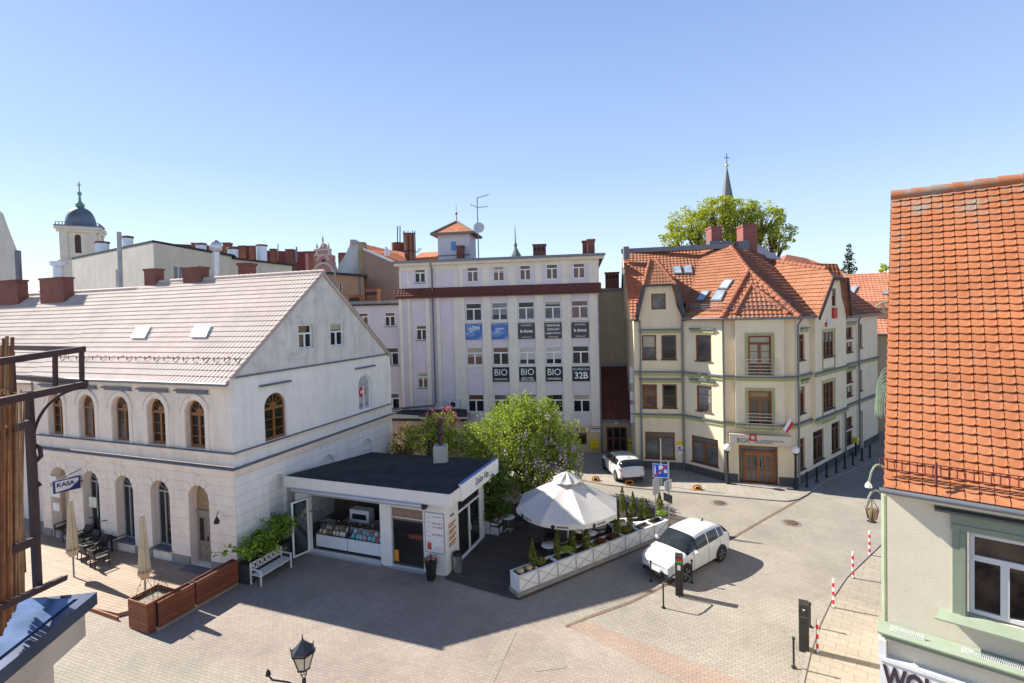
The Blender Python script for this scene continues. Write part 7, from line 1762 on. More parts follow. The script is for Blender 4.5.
def thuja(px, yt, yb, Y, lab, seed, wid=.17, z0=.7):
    b = atY(px, yb, Y); tp = atY(px, yt, Y); z0 = b.z; H = tp.z-z0; r = random.Random(seed); t = thing('dwarf_conifer', lab, 'conifer', V((b.x, Y, z0)), 'dwarf conifers in the white planters'); mb = MB()
    for k in range(520):
        f = r.random(); rad = wid*(1-(2*f-.75)**2*.42 if f > .375 else .86+.3*f)*(1-.85*max(0,f-.6)/.4)*(.55+.45*r.random()); an = r.uniform(0,2*pi); leaves(mb, [V((b.x+rad*cos(an), Y+rad*sin(an), z0+H*f))], .045, r, [0,0,1])
    mb.build('crown', L_con, t); MB().tube([V((b.x,Y,z0-.12)), V((b.x,Y,z0+H*.6))], .02, 5).build('trunk', M_bark, t)
def qy(x): # depth of the planter row's middle under pixel column x
    lo = QF.W(0,.75,-.29); r0 = ray(x, 560); n = QF.n; t = (lo-CAM).dot(n)/r0.dot(n); return (CAM+r0*t).y
for i, (x, yt, yb, lab) in enumerate(((532.7,539,567,'narrow dwarf conifer nearest the planter corner with the stones'),(557.5,530,560,'tall dwarf conifer in front of the small white table'),(573,528.5,552,'dwarf conifer left of the stoutest one, under the parasol edge'),(586.5,527,550,'stoutest dwarf conifer in the middle of the front planters'),(617,511.5,532.5,'dwarf conifer at the right rim of the big parasol'),(630,505.5,529,'rightmost dwarf conifer of the front planter row'))):
    thuja(x, yt, yb, qy(x), lab, 60+i, .19 if i == 3 else .15)
for i, (x, yt, yb, lab) in enumerate(((622.5,486.5,511,'tall dwarf conifer of the back row, furthest left'),(633,491.5,513,'dwarf conifer of the back row, second from the left'),(640.8,499,521,'dwarf conifer in the middle of the back row'),(646.5,499,517,'dwarf conifer of the back row, second from the right'),(659.7,492.5,513,'dwarf conifer beside the sign posts'))):
    thuja(x, yt, yb, (24.6,24.8,24.4,25.0,25.1)[i], lab, 80+i, .16)
r = random.Random(77)
for x, y, lab, m in ((540,561,'dark heather clump in the second white planter',1),(566,549,'low green clump between two front conifers',2),(594,547,'green clump in the fifth white planter',0),(601,541,'rusty heather clump in the middle of the front planters',3),(613,536,'brown heather clump right of the middle of the front planters',3),(625,529,'mossy cushion in the seventh white planter',1),(651,517.5,'olive moss cushion in the eighth white planter',1),(662,513,'bright green cushion in the last white planter',2)):
    Y = qy(x) if x < 640 else 24.2; c = atY(x, y, Y); t = tag(None or MB().build('x', M_soil), None) if False else None
    mb = MB(); leaves(mb, blob_pts(r, c, (.28,.18,.14), 260, .4), .045, r, 0); o_ = mb.build('heather_clump', [L_bam[0], L_yel[1], L_bam[2], leafmat('rust_heather', (.16,.07,.035), (.22,.10,.05))][m], loc=c); tag(o_, lab, 'plant', 'low plants in the white planters')
for a, lab in ((.28,'left round buff stone in the corner planter'),(.68,'right round buff stone in the corner planter')):
    c = QF.W(a, .82, -.28); o_ = MB().lathe(c, [(.0,-.1),(.12,-.06),(.17,.02),(.14,.09),(.06,.13),(.001,.135)], 10).build('round_stone', mat('buff_stone', (.42,.30,.19), .8, .2, 8, .3, 30), loc=c); tag(o_, lab, 'stone', 'stones in the planter')
# big parasol
uc = G(566, 549); UC = V((uc.x-.0, uc.y+.0, 0)); rimL, rimR = atY(515, 503, uc.y), atY(619.5, 500, uc.y); UR = (rimR.x-rimL.x)/2; ucx = (rimR.x+rimL.x)/2; UC = V((ucx, uc.y, 0))
zt_u = atY(566, 471.5, uc.y).z; zr_u = atY(566, 503, uc.y).z; print('parasol', UC, UR, zt_u, zr_u)
par = thing('parasol', 'huge open off-white parasol over the kiosk terrace tables', 'parasol', UC)
M_par = mat('offwhite_canvas', (.57,.55,.51), .9, .06, 1.2, .55, 7, streak=(.50,.46,.41), streak_amt=.5)
def par_can(r0, z0, r1, z1, m_=8, ns=6, droop=.0, val=.22):
    mb = MB(); N_ = m_*ns; rings = 7; vs = []
    for j in range(rings):
        f = j/(rings-1)
        for k in range(N_):
            an = 2*pi*k/N_+.2; ph = (k % ns)/ns; flat = cos(pi/m_)/cos((ph-.5)*2*pi/m_)
            rr = (r0+(r1-r0)*f)*(1+(flat-1)*f); sag = -.06*f*(1-f)*4*sin(pi*ph)-.05*f*sin(pi*ph)
            vs.append(UC+V((rr*cos(an), rr*sin(an), z0+(z1-z0)*(f**1.12)+sag)))
    mb.add(vs, [(j*N_+k, j*N_+(k+1)%N_, (j+1)*N_+(k+1)%N_, (j+1)*N_+k) for j in range(rings-1) for k in range(N_)])
    if val:
        base = (rings-1)*N_; ve = []
        for k in range(N_):
            p = vs[base+k]; ph = (k % ns)/ns; ve.append(p+V((0,0,-val*(.8+.2*sin(pi*ph)))))
        mb.add(vs[base:]+ve, [(k, (k+1)%N_, N_+(k+1)%N_, N_+k) for k in range(N_)])
    return mb
par_can(.35, zt_u-.42, UR, zr_u, val=.24).build('canopy', M_par, par); par_can(.04, zt_u, .66, zt_u-.34, val=.05).build('vent_cap', M_par, par)
MB().tube([UC, UC+V((0,0,zt_u-.1))], .045, 10).build('pole', M_bw, par); MB().lathe(UC, [(.5,.03),(.5,.12),(.08,.16)], 16).build('base', M_concrete, par)
mb = MB()
for k in range(8): an = 2*pi*k/8+.2; mb.bar(UC+V((.1*cos(an),.1*sin(an),zt_u-.5)), UC+V((UR*.97*cos(an),UR*.97*sin(an),zr_u-.04)), .03); mb.bar(UC+V((.06*cos(an),.06*sin(an),zr_u-.35)), UC+V((UR*.5*cos(an),UR*.5*sin(an),(zr_u+zt_u-.42)/2-.05)), .02)
mb.build('ribs', M_bw, par)
for k in (4, 5, 6):
    an = 2*pi*(k+.5)/8+.2; apo = UR*cos(pi/8)+.012; fu = Frame(UC+V((apo*cos(an), apo*sin(an), 0)), an+pi/2); o_ = MB(); zc = zr_u-.18
    o_.prism([fu.W(-.42+.09*cos(2*pi*j/12), zc+.09*sin(2*pi*j/12), .0) for j in range(12)], fu.n*.006); 
    for w_ in range(5): o_.fbox(fu, -.25+w_*.1, -.19+w_*.1, zc-.04, zc+.03, .0, .006)
    o_.build('valance_print', M_black, par)
# tables and chairs
M_tt = mat('white_tabletop', (.74,.74,.74), .4, .03, 2)
def bistro(loc, lab, r_=.34, h=.72):
    c = V(loc); t = thing('bistro_table', lab, 'table', c, 'round white bistro tables'); MB().lathe(c, [(r_*.97,h-.03),(r_,h-.015),(r_,h),(.0001,h)], 24).build('tabletop', M_tt, t); MB().tube([c+V((0,0,.08)), c+V((0,0,h-.03))], .03).build('column', M_zinc, t)
    for k in range(4): an = .5+pi/2*k; MB().tube([c+V((0,0,.12)), c+V((.27*cos(an), .27*sin(an), .02))], .018, 6).build('foot', M_bw, t)
b1 = G(508.5, 531, .03); bistro(b1, 'round white bistro table beside the flower box at the kiosk side'); b2 = G(549.5, 561, .03); bistro(b2, 'round white bistro table behind the second front conifer'); b3 = G(590, 548, .03); bistro(b3, 'round white bistro table half hidden under the parasol, right of its pole'); b4 = G(606, 531, .03); bistro(b4, 'round white bistro table at the back planters under the parasol rim')
first2 = [None]; M_ch = mat('dark_brown_weave', (.040,.030,.024), .7, .3, 12, .5, 50)
for x, y, rz, lab in ((497,533,1.2,'dark woven chair left of the table by the flower box'),(521,527,-1.4,'dark woven chair right of the table by the flower box'),(538,556,1.9,'dark woven chair left of the table behind the second conifer'),(551,545,-.2,'dark woven chair facing the table behind the second conifer'),(566,557,-1.2,'dark woven chair beside the parasol pole'),(577,546,1.4,'dark woven chair under the parasol right of its pole'),(603,546,-1.3,'dark woven chair near the fifth front conifer'),(596,536,.4,'dark woven chair under the middle of the parasol'),(618,529,-1.2,'dark woven chair next to the back row of planters'),(613,522,.2,'dark woven chair backing on the rear planters')):
    p = G(x, y, .03); chair((p.x,p.y,.03), rz, lab, 'dark woven chairs on the kiosk terrace', M_ch, first2, 'terrace_chair')
# things by the kiosk wall
fb = G(495, 534, .03); KB = Frame(fb+V((-.35,0,0)), FA)
def flowerbox(F, lab):
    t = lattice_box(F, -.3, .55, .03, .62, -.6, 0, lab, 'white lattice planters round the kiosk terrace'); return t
flowerbox(KB, 'white lattice flower box under the ivy column at the kiosk corner')
iv = thing('climbing_plant', 'dense dark green climber column growing from the flower box at the kiosk', 'plant', KB.W(.1,.6,-.3)); r = random.Random(15); mb = MB()
c0_ = KB.W(.12, .6, -.4)
for k in range(130):
    f = r.random(); q = c0_+V((.12+r.gauss(0,.36), r.gauss(0,.32), .25+2.3*f)); leaves(mb, blob_pts(r, q, (.28,.28,.24), 50, .3), .06, r, [0,1,1,0,2])
mb.build('foliage', L_dk, iv); MB().tube([c0_, c0_+V((.05,0,1.8))], .04, 6).build('stem', M_bark, iv)
fp_ = thing('flowers', 'white and orange flowers in the box under the climber', 'flowers', KB.W(.1,.65,-.1)); mb = MB(); r = random.Random(16)
for k in range(60): leaves(mb, [KB.W(r.uniform(-.2,.5), .66+r.random()*.18, r.uniform(-.35,-.05))], .05, r, r.choice([0,1,2,2]))
mb.build('blossom', [mat('flower_white', (.75,.73,.7), .7), mat('flower_orange', (.65,.20,.03), .7), L_dk[0]], fp_)
bn = G(455.5, 569.5, .03); bn = G(458, 571, .03); bin_ = thing('litter_bin', 'round stainless steel litter bin at the kiosk corner', 'bin', bn); MB().lathe(bn, [(.19,0),(.19,.03),(.185,.68),(.19,.70)], 20).build('body', mat('stainless', (.50,.49,.47), .3, .1, 4, metal=.85), bin_); MB().lathe(bn, [(.192,.701),(.185,.80),(.14,.83),(.10,.80),(.001,.78)], 20).build('lid', M_black, bin_)
vz = G(431.5, 580); vase = thing('flower_pot', 'tall black tapered pot of orange and violet pansies in front of the kiosk menu', 'flower pot', vz); mb = MB().lathe(vz, [(.17,0),(.27,.82),(.285,.86)], 4, smooth=False, rot=FA+pi/4); mb.build('pot', M_black, vase); mb = MB(); r = random.Random(17)
for k in range(120): an = r.uniform(0,2*pi); q = .26*r.random()**.5; leaves(mb, [vz+V((q*cos(an), q*sin(an), .86+.14*(1-q/.3)+r.random()*.06))], .055, r, r.choice([0,0,1,2,3]))
mb.build('pansies', [mat('flower_orange', (.65,.2,.03)), mat('flower_violet', (.12,.06,.35), .7), mat('flower_white', (.75,.73,.7)), L_dk[0]], vase)
blu = thing('blue_tarpaulin', 'bright blue awning corner showing behind the kiosk roof chimney', 'awning', GP(438,458,28)); q = [GP(425,461,27.5), GP(452,461,27.5), GP(446,455.5,28.3), GP(433,455,28.3)]; MB().prism(q, V((0,.2,-.3))).build('sheet', mat('blue_tarp', (.05,.16,.50), .5), blu)
for i, (px, pz) in enumerate(((425,0),(452,0))): p = GP(px,461,27.7); MB().tube([V((p.x,p.y,0)), V((p.x,p.y,p.z-.1))], .03, 6).build('pole', M_zinc, blu)
fe = thing('plank_fence', 'pale plank fence between the climber and the lilac bush', 'fence', GP(517,515,26.5)); a = G(505,508); b = G(526,500); Ff = Frame(a, atan2((b-a).y,(b-a).x)); mb = MB()
for k in range(9): mb.fbox(Ff, k*.14, k*.14+.12, 0, 1.55, -.03, 0)
mb.fbox(Ff, 0, 1.3, .3, .4, -.07, -.032).fbox(Ff, 0, 1.3, 1.2, 1.3, -.07, -.032); mb.build('planks', mat('weathered_wood', (.30,.27,.23), .9, .2, 4, .3, 40), fe)
# ================================================================== STREET FURNITURE
def term(loc, ang, lab, screen):
    F = Frame(loc, ang); t = thing('parking_terminal', lab, 'parking terminal', loc, 'dark parking terminals'); w, dpt = .28, .26; H = 1.58
    MB().prism([F.W(-w/2,0,-dpt/2), F.W(-w/2,0,dpt/2), F.W(-w/2,H-.06,dpt/2), F.W(-w/2,H,-dpt/2+.05), F.W(-w/2,H-.02,-dpt/2)], F.u*w).build('cabinet', mat('anthracite_metal', (.045,.045,.045), .45, .15, 3, metal=.3), t, bevel=.012)
    if screen:
        MB().fbox(F, -.12, .12, 1.36, 1.46, dpt/2, dpt/2+.006).build('red_panel', mat('red_print', (.5,.03,.03)), t); MB().fbox(F, -.12, .12, 1.27, 1.352, dpt/2, dpt/2+.006).build('green_panel', mat('green_print', (.06,.40,.06), .5), t); MB().fbox(F, -.06, .06, 1.0, 1.2, dpt/2, dpt/2+.006).build('notice', M_white, t); MB().fbox(F, -.04, .05, .9, .93, dpt/2, dpt/2+.006).build('slot', M_zinc, t)
    else:
        MB().prism([F.W(-.04,1.38,dpt/2), F.W(.04,1.38,dpt/2), F.W(0,1.32,dpt/2)], F.n*.006).build('badge', M_white, t); MB().fbox(F, -.1, .1, 1.12, 1.13, dpt/2, dpt/2+.005).build('line', M_zinc, t)
    return t
term(G(804, 650), radians(-28), 'plain dark parking terminal at the edge of the buff footway', False); term(G(679.5, 594.5), radians(-22), 'dark parking terminal with red and green panels in front of the white car', True)
M_wred = mat('signal_red', (.62,.02,.03), .5); 
for i, (x, yb, yt, lab) in enumerate(((869.6,555.5,534,'red and white striped post nearest the roughcast wall, furthest away'),(853,578.5,553,'red and white striped post, second furthest along the footway edge'),(833.4,608,578.7,'red and white striped post beside its long shadow, second nearest'),(817.5,653,619.5,'red and white striped post beside the plain dark terminal'))):
    p = G(x, yb); t = thing('striped_bollard', lab, 'bollard', p, 'red and white posts along the footway'); n = 7; H = 1.08
    MB().tube([p, p+V((0,0,H))], .035, 10).build('tube', M_white, t); mb = MB()
    for k in (1,3,5): mb.tube([p+V((0,0,H*k/n)), p+V((0,0,H*(k+1)/n))], .0362, 10)
    mb.build('red_bands', M_wred, t); MB().lathe(p, [(.07,0.021),(.07,.04)], 10).build('foot', M_zinc, t)
M_post = mat('black_post_paint', (.02,.02,.022), .45, .2, 4)
pl = [(807,487.4),(817,482.4),(826.8,477.4),(836.5,473),(845,469),(853,465.4),(862,461),(870,458)]
for i, (x, y) in enumerate(pl):
    p = G(x, y); t = thing('street_bollard', 'black iron bollard along the bank side street, %s from the corner lamp' % ords[i], 'bollard', p, 'black bollards along the side street'); H = .98
    MB().lathe(p, [(.09,0.02),(.09,.14),(.06,.17),(.055,.80),(.075,.82),(.075,.86),(.05,.93),(.001,H)], 10).build('post', M_post, t)
def post(x, y, H, lab, cap=True):
    p = G(x, y); t = thing('iron_post', lab, 'bollard', p, 'short black posts round the terminals'); MB().lathe(p, [(.07,0.01),(.07,.05),(.03,.08),(.03,H-.08),(.05,H-.06),(.04,H),(.001,H+.02)], 10).build('post', M_post, t); return t
post(651, 581.5, .85, 'short black post at the white car front corner'); post(692, 583, .95, 'short black post right of the lit terminal, against the car wheel'); post(793.8, 668, .95, 'short black post left of the plain terminal, lowest in the photo'); post(810, 627, .85, 'short black post hidden behind the plain terminal')
hp = G(663.5, 608); hoop = thing('hoop_post', 'black bent hoop rail standing left of the lit terminal', 'hoop rail', hp); MB().tube([hp, hp+V((0,0,.85)), hp+V((.05,.03,.95)), hp+V((.3,.22,.98)), hp+V((.75,.62,.98)), hp+V((.8,.66,.9)), hp+V((.8,.66,0))], .03, 8).build('rail', M_post, hoop); MB().lathe(hp, [(.07,.005),(.07,.03)], 10).build('foot', M_post, hoop)
for x, yb, yg, lab in ((727.8,484,447.5,'black globe lamp left of the bank entrance'),(795.8,489,449.8,'black globe lamp at the bank corner by the side street')):
    p = G(x, yb); z = atY(x, yg, p.y).z; t = thing('globe_lamp', lab, 'street lamp', p, 'globe lamps by the bank entrance'); MB().lathe(p, [(.13,0.02),(.13,.35),(.075,.42),(.06,z-.35),(.09,z-.3),(.12,z-.22)], 12).build('post', M_post, t); n = 12
    MB().lathe(V((p.x,p.y,z)), [(.23*sin(pi*k/n)+1e-5, -.23*cos(pi*k/n)) for k in range(n+1)], 18).build('globe', mat('opal_globe', (.80,.80,.78), .25, .02, 2), t)
# road sign
sp1, sp2 = G(656, 517), G(669.5, 529); M_galv = mat('galvanised_post', (.42,.43,.45), .4, .1, 4, metal=.6)
sF = Frame(sp1, atan2((sp2-sp1).y, (sp2-sp1).x)); SG_L = (sp2-sp1).length
sF = Frame(sp2, radians(-20)); q0 = sF.px(652.7, 468.5); q1 = sF.px(668.5, 472); zt_s = sF.px(660, 463.3)[1]; zb_s = sF.px(660, 477.2)[1]
rs = thing('road_sign', 'blue end-of-residential-zone sign with white figures and a red diagonal on a grey post', 'road sign', sp2)
zt_s += .0; w0_, w1s = q0[0], q1[0]; print('sign', w0_, w1s, zb_s, zt_s)
MB().fbox(sF, w0_, w1s, zb_s, zt_s, .06, .085).build('panel', mat('traffic_blue', (.015,.10,.55), .4, .03, 2), rs)
mb = MB(); loop_bar(mb, sF, rect_loop(w0_+.01, w1s-.01, zb_s+.01, zt_s-.01), .02, .085, .087); W_ = w1s-w0_; H_ = zt_s-zb_s
def sr(a0, a1, z0, z1): mb.fbox(sF, w0_+W_*a0, w0_+W_*a1, zb_s+H_*z0, zb_s+H_*z1, .085, .088)
sr(.12,.2,.35,.72); sr(.10,.22,.55,.62); sr(.13,.19,.75,.86); sr(.11,.15,.18,.36); sr(.17,.21,.18,.36); sr(.40,.66,.60,.80); mb.prism([sF.W(w0_+W_*a, zb_s+H_*z, .085) for a, z in ((.36,.8),(.70,.8),(.53,.93))], sF.n*.003); sr(.42,.5,.3,.5); sr(.44,.48,.52,.58); sr(.72,.92,.38,.52); sr(.76,.88,.52,.62); mb.build('symbols', M_white, rs)
MB().prism([sF.W(w0_+W_*a, zb_s+H_*z, .0885) for a, z in ((.02,.06),(.10,.02),(.98,.94),(.90,.98))], sF.n*.003).build('diagonal', M_wred, rs)
MB().tube([sp2, V((sp2.x, sp2.y, zt_s+.1))], .035, 8).build('post', M_galv, rs)
zpl = sF.px(669, 500)[1]
back = thing('road_sign', 'grey-backed road signs on the second post, seen from behind', 'road sign', sp1); F2s = Frame(sp1, radians(40)); ztop = atY(661.5, 438.5, sp1.y).z; zz_ = atY(656, 492, sp1.y).z
MB().tube([sp1, V((sp1.x, sp1.y, zz_+1.0))], .035, 8).build('post', M_galv, back); MB().fbox(F2s, -.3, .3, zz_-.1, zz_+.75, .04, .06).build('panel', mat('sign_back_grey', (.45,.45,.44), .5, .05, 2, metal=.3), back)
ms = thing('small_sign', 'two small signs clamped below the blue sign, facing away', 'road sign', V((sp2.x, sp2.y, 2))); MB().fbox(Frame(sp2, radians(35)), -.25, .3, zb_s-.65, zb_s-.15, -.08, -.055).build('panel', mat('sign_back_grey', (.45,.45,.44)), ms); MB().fbox(Frame(sp2, radians(-60)), -.3, .25, zb_s-1.2, zb_s-.8, .04, .06).build('panel', M_post, ms)
tp_ = G(661.5, 500); tall = thing('flag_post', 'thin tall grey post rising behind the blue road sign', 'post', G(661.5,486)); tp_ = G(661.5,486); MB().tube([tp_, V((tp_.x, tp_.y, atY(661.5,438.5,tp_.y).z))], .04, 8).build('post', M_galv, tall)
# orange folding parking locks
M_or = mat('safety_orange', (.62,.24,.03), .5)
for x, y, lab in ((595.5,481,'orange parking lock on the pavement left of the hatchback'),(629.5,485,'orange parking lock behind the rear bumper of the hatchback'),(697.5,490,'orange parking lock alone on the pavement by the drain shadow')):
    p = G(x, y); p.z = .02; t = thing('parking_lock', lab, 'parking lock', p, 'orange parking locks on the pavement'); an = .4
    MB().tube([p+V((-.24,0,.03)), p+V((-.2,.05,.2)), p+V((0,.1,.26)), p+V((.2,.05,.2)), p+V((.24,0,.03))], .05, 8).build('hoop', M_or, t); MB().box(p.x-.28, p.x+.28, p.y-.12, p.y+.12, .021, .085).build('base', M_or, t); MB().box(p.x-.1, p.x+.1, p.y-.1, p.y+.02, .086, .2).build('lock_body', M_post, t)
# box on the bank wall corner and utility box near lilac
for x, y, lab in ((570.5,440,'thin black post beside the lilac bush at the ochre wall'),):
    p = G(569.5, 453); t = thing('iron_post', lab, 'bollard', p, 'short black posts round the terminals'); MB().tube([p, p+V((0,0,1.25))], .05, 8).build('post', M_post, t); MB().lathe(p+V((0,0,1.25)), [(.05,0),(.001,.05)], 8).build('cap', M_post, t)
ybx = F5.px(863, 440); yx = thing('mail_box', 'yellow box on a stand at the far end of the bank side street', 'box', F5.W(F5.px(858,449)[0], 0, .4)); a = F5.px(856.5,440,.4)[0]; z1 = F5.px(856.5,436.5,.4)[1]; z0 = F5.px(856.5,446,.4)[1]; MB().fbox(F5, a-.22, a+.22, z0+.3, z1-.1, .2, .5).build('cabinet', M_yel, yx); MB().fbox(F5, a-.05, a+.05, 0, z0+.3, .3, .4).build('stand', M_post, yx); MB().fbox(F5, a-.12, a+.12, z0+.45, z0+.6, .5, .51).build('plate', M_white, yx)
# ================================================================== CARS
def cr(xs, ys, x):
    """smooth monotone interpolation through key points"""
    n = len(xs)
    if x <= xs[0]: return ys[0]
    if x >= xs[-1]: return ys[-1]
    i = max(k for k in range(n-1) if xs[k] <= x); h = xs[i+1]-xs[i]; t = (x-xs[i])/h
    def sl(k):
        if k == 0 or k == n-1: return 0 if n > 2 else 0
        a = (ys[k]-ys[k-1])/(xs[k]-xs[k-1]); b = (ys[k+1]-ys[k])/(xs[k+1]-xs[k])
        return 0 if a*b <= 0 else 2*a*b/(a+b)
    m0, m1 = sl(i)*h, sl(i+1)*h
    if i == 0: m0 = (ys[1]-ys[0])
    if i == n-2: m1 = (ys[-1]-ys[-2])
    return ys[i]*(2*t**3-3*t*t+1)+m0*(t**3-2*t*t+t)+ys[i+1]*(-2*t**3+3*t*t)+m1*(t**3-t*t)
M_carw = mat('white_car_paint', (.60,.60,.595), .28, .015, 1, coat=.8, spec=.5)
M_cglass = glassy('car_glass', (.012,.016,.018), (.03,.038,.04), .03, .6)
M_tyre = mat('tyre_rubber', (.018,.018,.018), .8, .2, 8)
M_trim = mat('black_plastic', (.022,.022,.024), .6, .15, 8)
M_rim = mat('alloy', (.42,.42,.43), .35, .08, 6, metal=.8)
M_tail = mat('tail_lamp_red', (.42,.015,.03), .2, .05, 3, spec=.6)
M_head = mat('lamp_lens', (.55,.58,.60), .12, .05, 4, spec=.7)
M_plate = mat('plate_white', (.65,.65,.62), .5, .05, 8)
def car(name, lab, loc, heading, S):
    """S: key tables along the length (x forward, 0 in the middle)"""
    L = S['L']; hw = S['W']/2; root = thing(name, lab, 'car', (0,0,0), None)
    xs = S['x']; NU, prof = 64, 9
    # section points from sill to roof centre: (half width factor, height)
    def sec(x):
        g = lambda k: cr(xs, S[k], x)
        w = g('w')*hw; zb, zs, zbelt, zt, rw = g('zb'), g('zs'), g('belt'), g('top'), g('rw')*hw
        gl = max(0.0, zt-zbelt)
        return [(w*.93, zb), (w*.985, zb+.10), (w, zs), (w*.985, zbelt-.10), (w*.955, zbelt), (w*.955*(1-.35)+rw*.35, zbelt+gl*.42), (rw*1.0, zbelt+gl*.88), (rw*.86, zt-.012), (rw*.5, zt+.012), (0, zt+.02)]
    X = [xs[0]+(xs[-1]-xs[0])*k/NU for k in range(NU+1)]
    SV = 4
    def dens(pts):
        out = []
        n = len(pts)
        idx = list(range(n))
        for i in range(n-1):
            for j in range(SV):
                t = i+j/SV; out.append((cr(idx, [p[0] for p in pts], t), cr(idx, [p[1] for p in pts], t)))
        out.append(pts[-1]); return out
    secs = [dens(sec(x)) for x in X]; M = len(secs[0])
    def pt(i, j, s): y, z = secs[i][j]; return V((X[i], s*y, z))
    mb = MB(); vs = []
    for i in range(NU+1):
        vs += [pt(i, j, 1) for j in range(M)]+[pt(i, j, -1) for j in range(M-2, -1, -1)]
    R = 2*M-1; wheels = (S['fx'], S['rx']); wr = S['wr']
    fs = []
    for i in range(NU):
        for j in range(R-1):
            fs.append((i*R+j, i*R+j+1, (i+1)*R+j+1, (i+1)*R+j))
    mb.add(vs, fs, 0, True)
    for i in (0, NU): mb.add(vs[i*R:(i+1)*R], [list(range(R)) if i else list(range(R))[::-1]], 0, True)
    body = mb.build('body', M_carw, root)
    def patch(i0, i1, j0, j1, s, off=.006):
        g = MB(); vv = []
        for i in range(i0, i1+1):
            for j in range(j0, j1+1):
                p = pt(i, j, s); a = pt(min(i+1,NU), j, s)-pt(max(i-1,0), j, s); b = pt(i, min(j+1,M-1), s)-pt(i, max(j-1,0), s)
                if j == M-1: b = pt(i, j, s)-pt(i, j-1, s); b.z = 0
                n = a.cross(b); n = n.normalized() if n.length > 1e-9 else V((0,0,1))
                if n.dot(V((0,s,.6))) < 0: n = -n
                vv.append(p+n*off)
        w_ = j1-j0+1
        g.add(vv, [(a*w_+b, a*w_+b+1, (a+1)*w_+b+1, (a+1)*w_+b) for a in range(i1-i0) for b in range(j1-j0)], 0, True); return g
    def ix(x): return max(0, min(NU, round((x-xs[0])/(xs[-1]-xs[0])*NU)))
    # windscreen and rear window across, side windows
    for nm, xa, xb, j0 in (('windscreen', *S['ws'], 5*SV-2), ('rear_window', *S['rs'], 5*SV-1)):
        g = MB()
        for s in (1, -1):
            q = patch(min(ix(xa),ix(xb)), max(ix(xa),ix(xb)), j0, M-1, s); g.add(q.v, q.f, 0, True)
        g.build(nm, M_cglass, root)
    for s in (1, -1):
        for xa, xb in S['sw']: patch(ix(xa), ix(xb), 4*SV+1, 6*SV-1, s).build('side_window', M_cglass, root)
        # black sill and wheel arches
        patch(1, NU-1, 0, SV, s, .004).build('sill_cladding', M_trim, root)
        for wx in wheels:
            ar = MB(); n = 20; yy = cr(xs, S['w'], wx)*hw
            out = [(wx+(wr*1.24)*cos(t), wr+(wr*1.24)*sin(t)) for t in [pi*k/n for k in range(n+1)]]
            ar.prism([V((x_, s*(yy-.03), max(z_, .16))) for x_, z_ in out], V((0, s*.042, 0))); ar.build('wheel_arch', M_trim, root)
            W_ = MB().lathe((0,0,0), [(wr*.62,-.10),(wr*.9,-.11),(wr,-.07),(wr,.07),(wr*.9,.11),(wr*.64,.10)], 28); W_.xf(Matrix.Translation((wx, s*(yy-.075), wr))@Matrix.Rotation(radians(90), 4, 'X')); w = W_.build('wheel', M_tyre, root)
            q = MB(); q.lathe((0,0,0), [(.001,.085),(wr*.16,.088),(wr*.2,.075),(wr*.55,.07),(wr*.65,.095)], 24)
            q.xf(Matrix.Translation((wx, s*(yy-.075), wr))@Matrix.Rotation(radians(-90*s), 4, 'X')); q.build('rim', M_trim, w)
            q = MB()
            for k in range(5):
                an = 2*pi*k/5+.3; c_, s_ = cos(an), sin(an)
                for dlt in (-.16, .16): q.bar(V((wx+wr*.12*c_, s*(yy+.022), wr+wr*.12*s_)), V((wx+wr*.66*cos(an+dlt), s*(yy+.026), wr+wr*.66*sin(an+dlt))), .028, .03)
            q.build('spokes', M_rim, w)
        m_ = MB(); mx = S['mx']; my = cr(xs, S['w'], mx)*hw; mz = cr(xs, S['belt'], mx)+.07
        m_.lathe((0,0,0), [(.0,-.1),(.07,-.08),(.09,0),(.07,.08),(.0,.1)], 10, sx=.7, sy=1.2); m_.xf(Matrix.Translation((mx, s*(my+.1), mz))); m_.bar(V((mx, s*(my-.05), mz-.05)), V((mx, s*(my+.05), mz-.03)), .05); m_.build('mirror', M_carw, root)
        for dx in S['doors']:
            i = ix(dx); g = MB().tube([pt(i, j, s)+V((0, s*.004, 0)) for j in range(SV, 4*SV+1)], .006, 5); g.build('door_seam', M_trim, root)
        for dx in S['handles']: p = pt(ix(dx), int(3.3*SV), s); MB().box(p.x-.09, p.x+.09, p.y-.012, p.y+.025 if s > 0 else p.y+.012, p.z-.02, p.z+.02).build('door_handle', M_carw, root)
    for nm, s, (x0, x1, j0, j1), m in S['lamps']:
        for sd in (1, -1): patch(ix(x0), ix(x1), j0, j1, sd, .008).build(nm, m, root)
    for (x, y0, y1, z0, z1, m, nm) in S['boxes']:
        MB().box(x-.03, x+.03, y0, y1, z0, z1).build(nm, m, root)
    for p0, p1 in S.get('rails', ()):
        for s in (1, -1): MB().tube([V((p0[0], s*p0[1], p0[2])), V(((p0[0]+p1[0])/2, s*(p0[1]+.01), max(p0[2],p1[2])+.03)), V((p1[0], s*p1[1], p1[2]))], .018, 6).build('roof_rail', M_trim, root)
    if S.get('fin'): x, z = S['fin']; MB().prism([V((x-.1,-.015,z)), V((x+.08,-.015,z)), V((x-.08,-.015,z+.09))], V((0,.03,0))).build('aerial', M_trim, root)
    root.location = V(loc); root.rotation_euler = (0,0,heading)
    return root
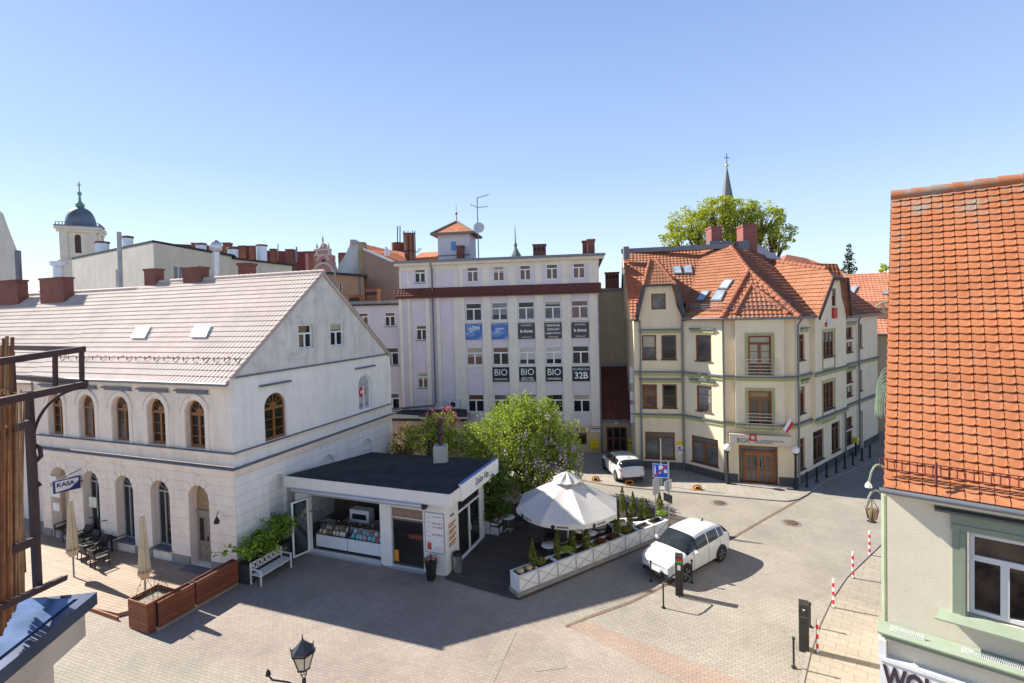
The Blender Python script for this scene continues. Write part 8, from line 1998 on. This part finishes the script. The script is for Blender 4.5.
# crossover in front (nose towards the viewer's left)
S1 = dict(L=4.36, W=1.79, x=[-2.18,-2.12,-1.95,-1.55,-1.0,-.3,.35,.75,1.25,1.75,2.05,2.14,2.18],
 w=[.80,.88,.95,.99,1.0,1.0,1.0,1.0,.99,.96,.88,.80,.70],
 zb=[.42,.34,.26,.22,.2,.2,.2,.2,.2,.22,.26,.32,.4],
 zs=[.70,.66,.6,.58,.56,.55,.55,.55,.56,.58,.56,.55,.56],
 belt=[.98,1.05,1.08,1.08,1.05,1.02,1.0,.99,.97,.90,.82,.76,.70],
 top=[1.0,1.12,1.30,1.50,1.58,1.60,1.55,1.36,1.06,.98,.88,.80,.72],
 rw=[.60,.64,.68,.70,.72,.73,.73,.74,.80,.80,.76,.70,.60],
 fx=1.32, rx=-1.30, wr=.345, ws=(.42,1.16), rs=(-2.10,-1.66), sw=((-.32,.52),(-1.16,-.38),(-1.55,-1.22)), mx=.72, doors=(.78,-.35,-1.25), handles=(-.15,-1.05),
 lamps=[('headlight',0,(1.80,2.08,13,17),M_head),('tail_lamp',0,(-2.16,-1.98,11,15),M_tail)],
 boxes=[(2.165,-.62,.62,.27,.46,M_trim,'grille'),(2.19,-.26,.26,.42,.53,M_plate,'number_plate'),(-2.17,-.26,.26,.72,.84,M_plate,'number_plate'),(2.15,-.5,.5,.66,.69,M_trim,'bonnet_line')], fin=(-1.2,1.595))
g1, g2 = G(688, 579.5), G(717.8, 562.5); ax = g1-g2; hd1 = atan2(ax.y, ax.x); side = V((-sin(hd1), cos(hd1), 0)); mid_ = (g1+g2)/2-side*.80
print('car1', math.degrees(hd1), mid_, ax.length)
c1 = car('parked_car', 'white crossover car parked nose to the viewer beside the lit terminal', mid_, hd1, S1); k_ = .97; c1.scale = (k_,)*3
c1['group'] = 'white parked cars'
S2 = dict(L=4.04, W=1.74, x=[-2.02,-1.97,-1.85,-1.6,-1.1,-.4,.3,.75,1.15,1.6,1.9,1.99,2.02],
 w=[.80,.90,.96,.99,1.0,1.0,1.0,1.0,.99,.95,.86,.78,.68],
 zb=[.40,.32,.26,.22,.19,.18,.18,.18,.19,.2,.24,.3,.38],
 zs=[.66,.62,.58,.55,.53,.52,.52,.52,.53,.55,.53,.52,.53],
 belt=[.90,.96,.99,1.0,.98,.95,.92,.91,.88,.82,.74,.68,.62],
 top=[.93,1.06,1.24,1.40,1.46,1.47,1.42,1.24,.97,.88,.78,.71,.64],
 rw=[.62,.66,.69,.70,.71,.72,.72,.73,.80,.80,.76,.70,.60],
 fx=1.22, rx=-1.28, wr=.325, ws=(.38,1.06), rs=(-1.95,-1.58), sw=((-.30,.5),(-1.05,-.36),(-1.4,-1.1)), mx=.68, doors=(.72,-.33,-1.15), handles=(-.15,-.98),
 lamps=[('headlight',0,(1.66,1.93,13,17),M_head),('tail_lamp',0,(-2.0,-1.80,12,16),M_tail)],
 boxes=[(-2.01,-.26,.26,.56,.68,M_plate,'number_plate'),(-2.0,-.66,.66,.26,.44,M_trim,'rear_bumper_insert'),(2.0,-.55,.55,.28,.45,M_trim,'grille'),(-2.015,.52,.74,.42,.48,M_tail,'reflector'),(-2.015,-.74,-.52,.42,.48,M_tail,'reflector')], fin=(-1.3,1.455))
r1q, f1q = G(614.5, 478.5), G(606.8, 464.5); ax = f1q-r1q; hd2 = atan2(ax.y, ax.x); print('car2', math.degrees(hd2), ax.length)
hd2 = radians(97); rr_ = G(632.5, 484); c2 = car('parked_car', 'white hatchback seen from behind in front of the brown double doors', V((rr_.x, rr_.y, .02))+V((cos(hd2), sin(hd2), 0))*1.95, hd2, S2)
c2['group'] = 'white parked cars'
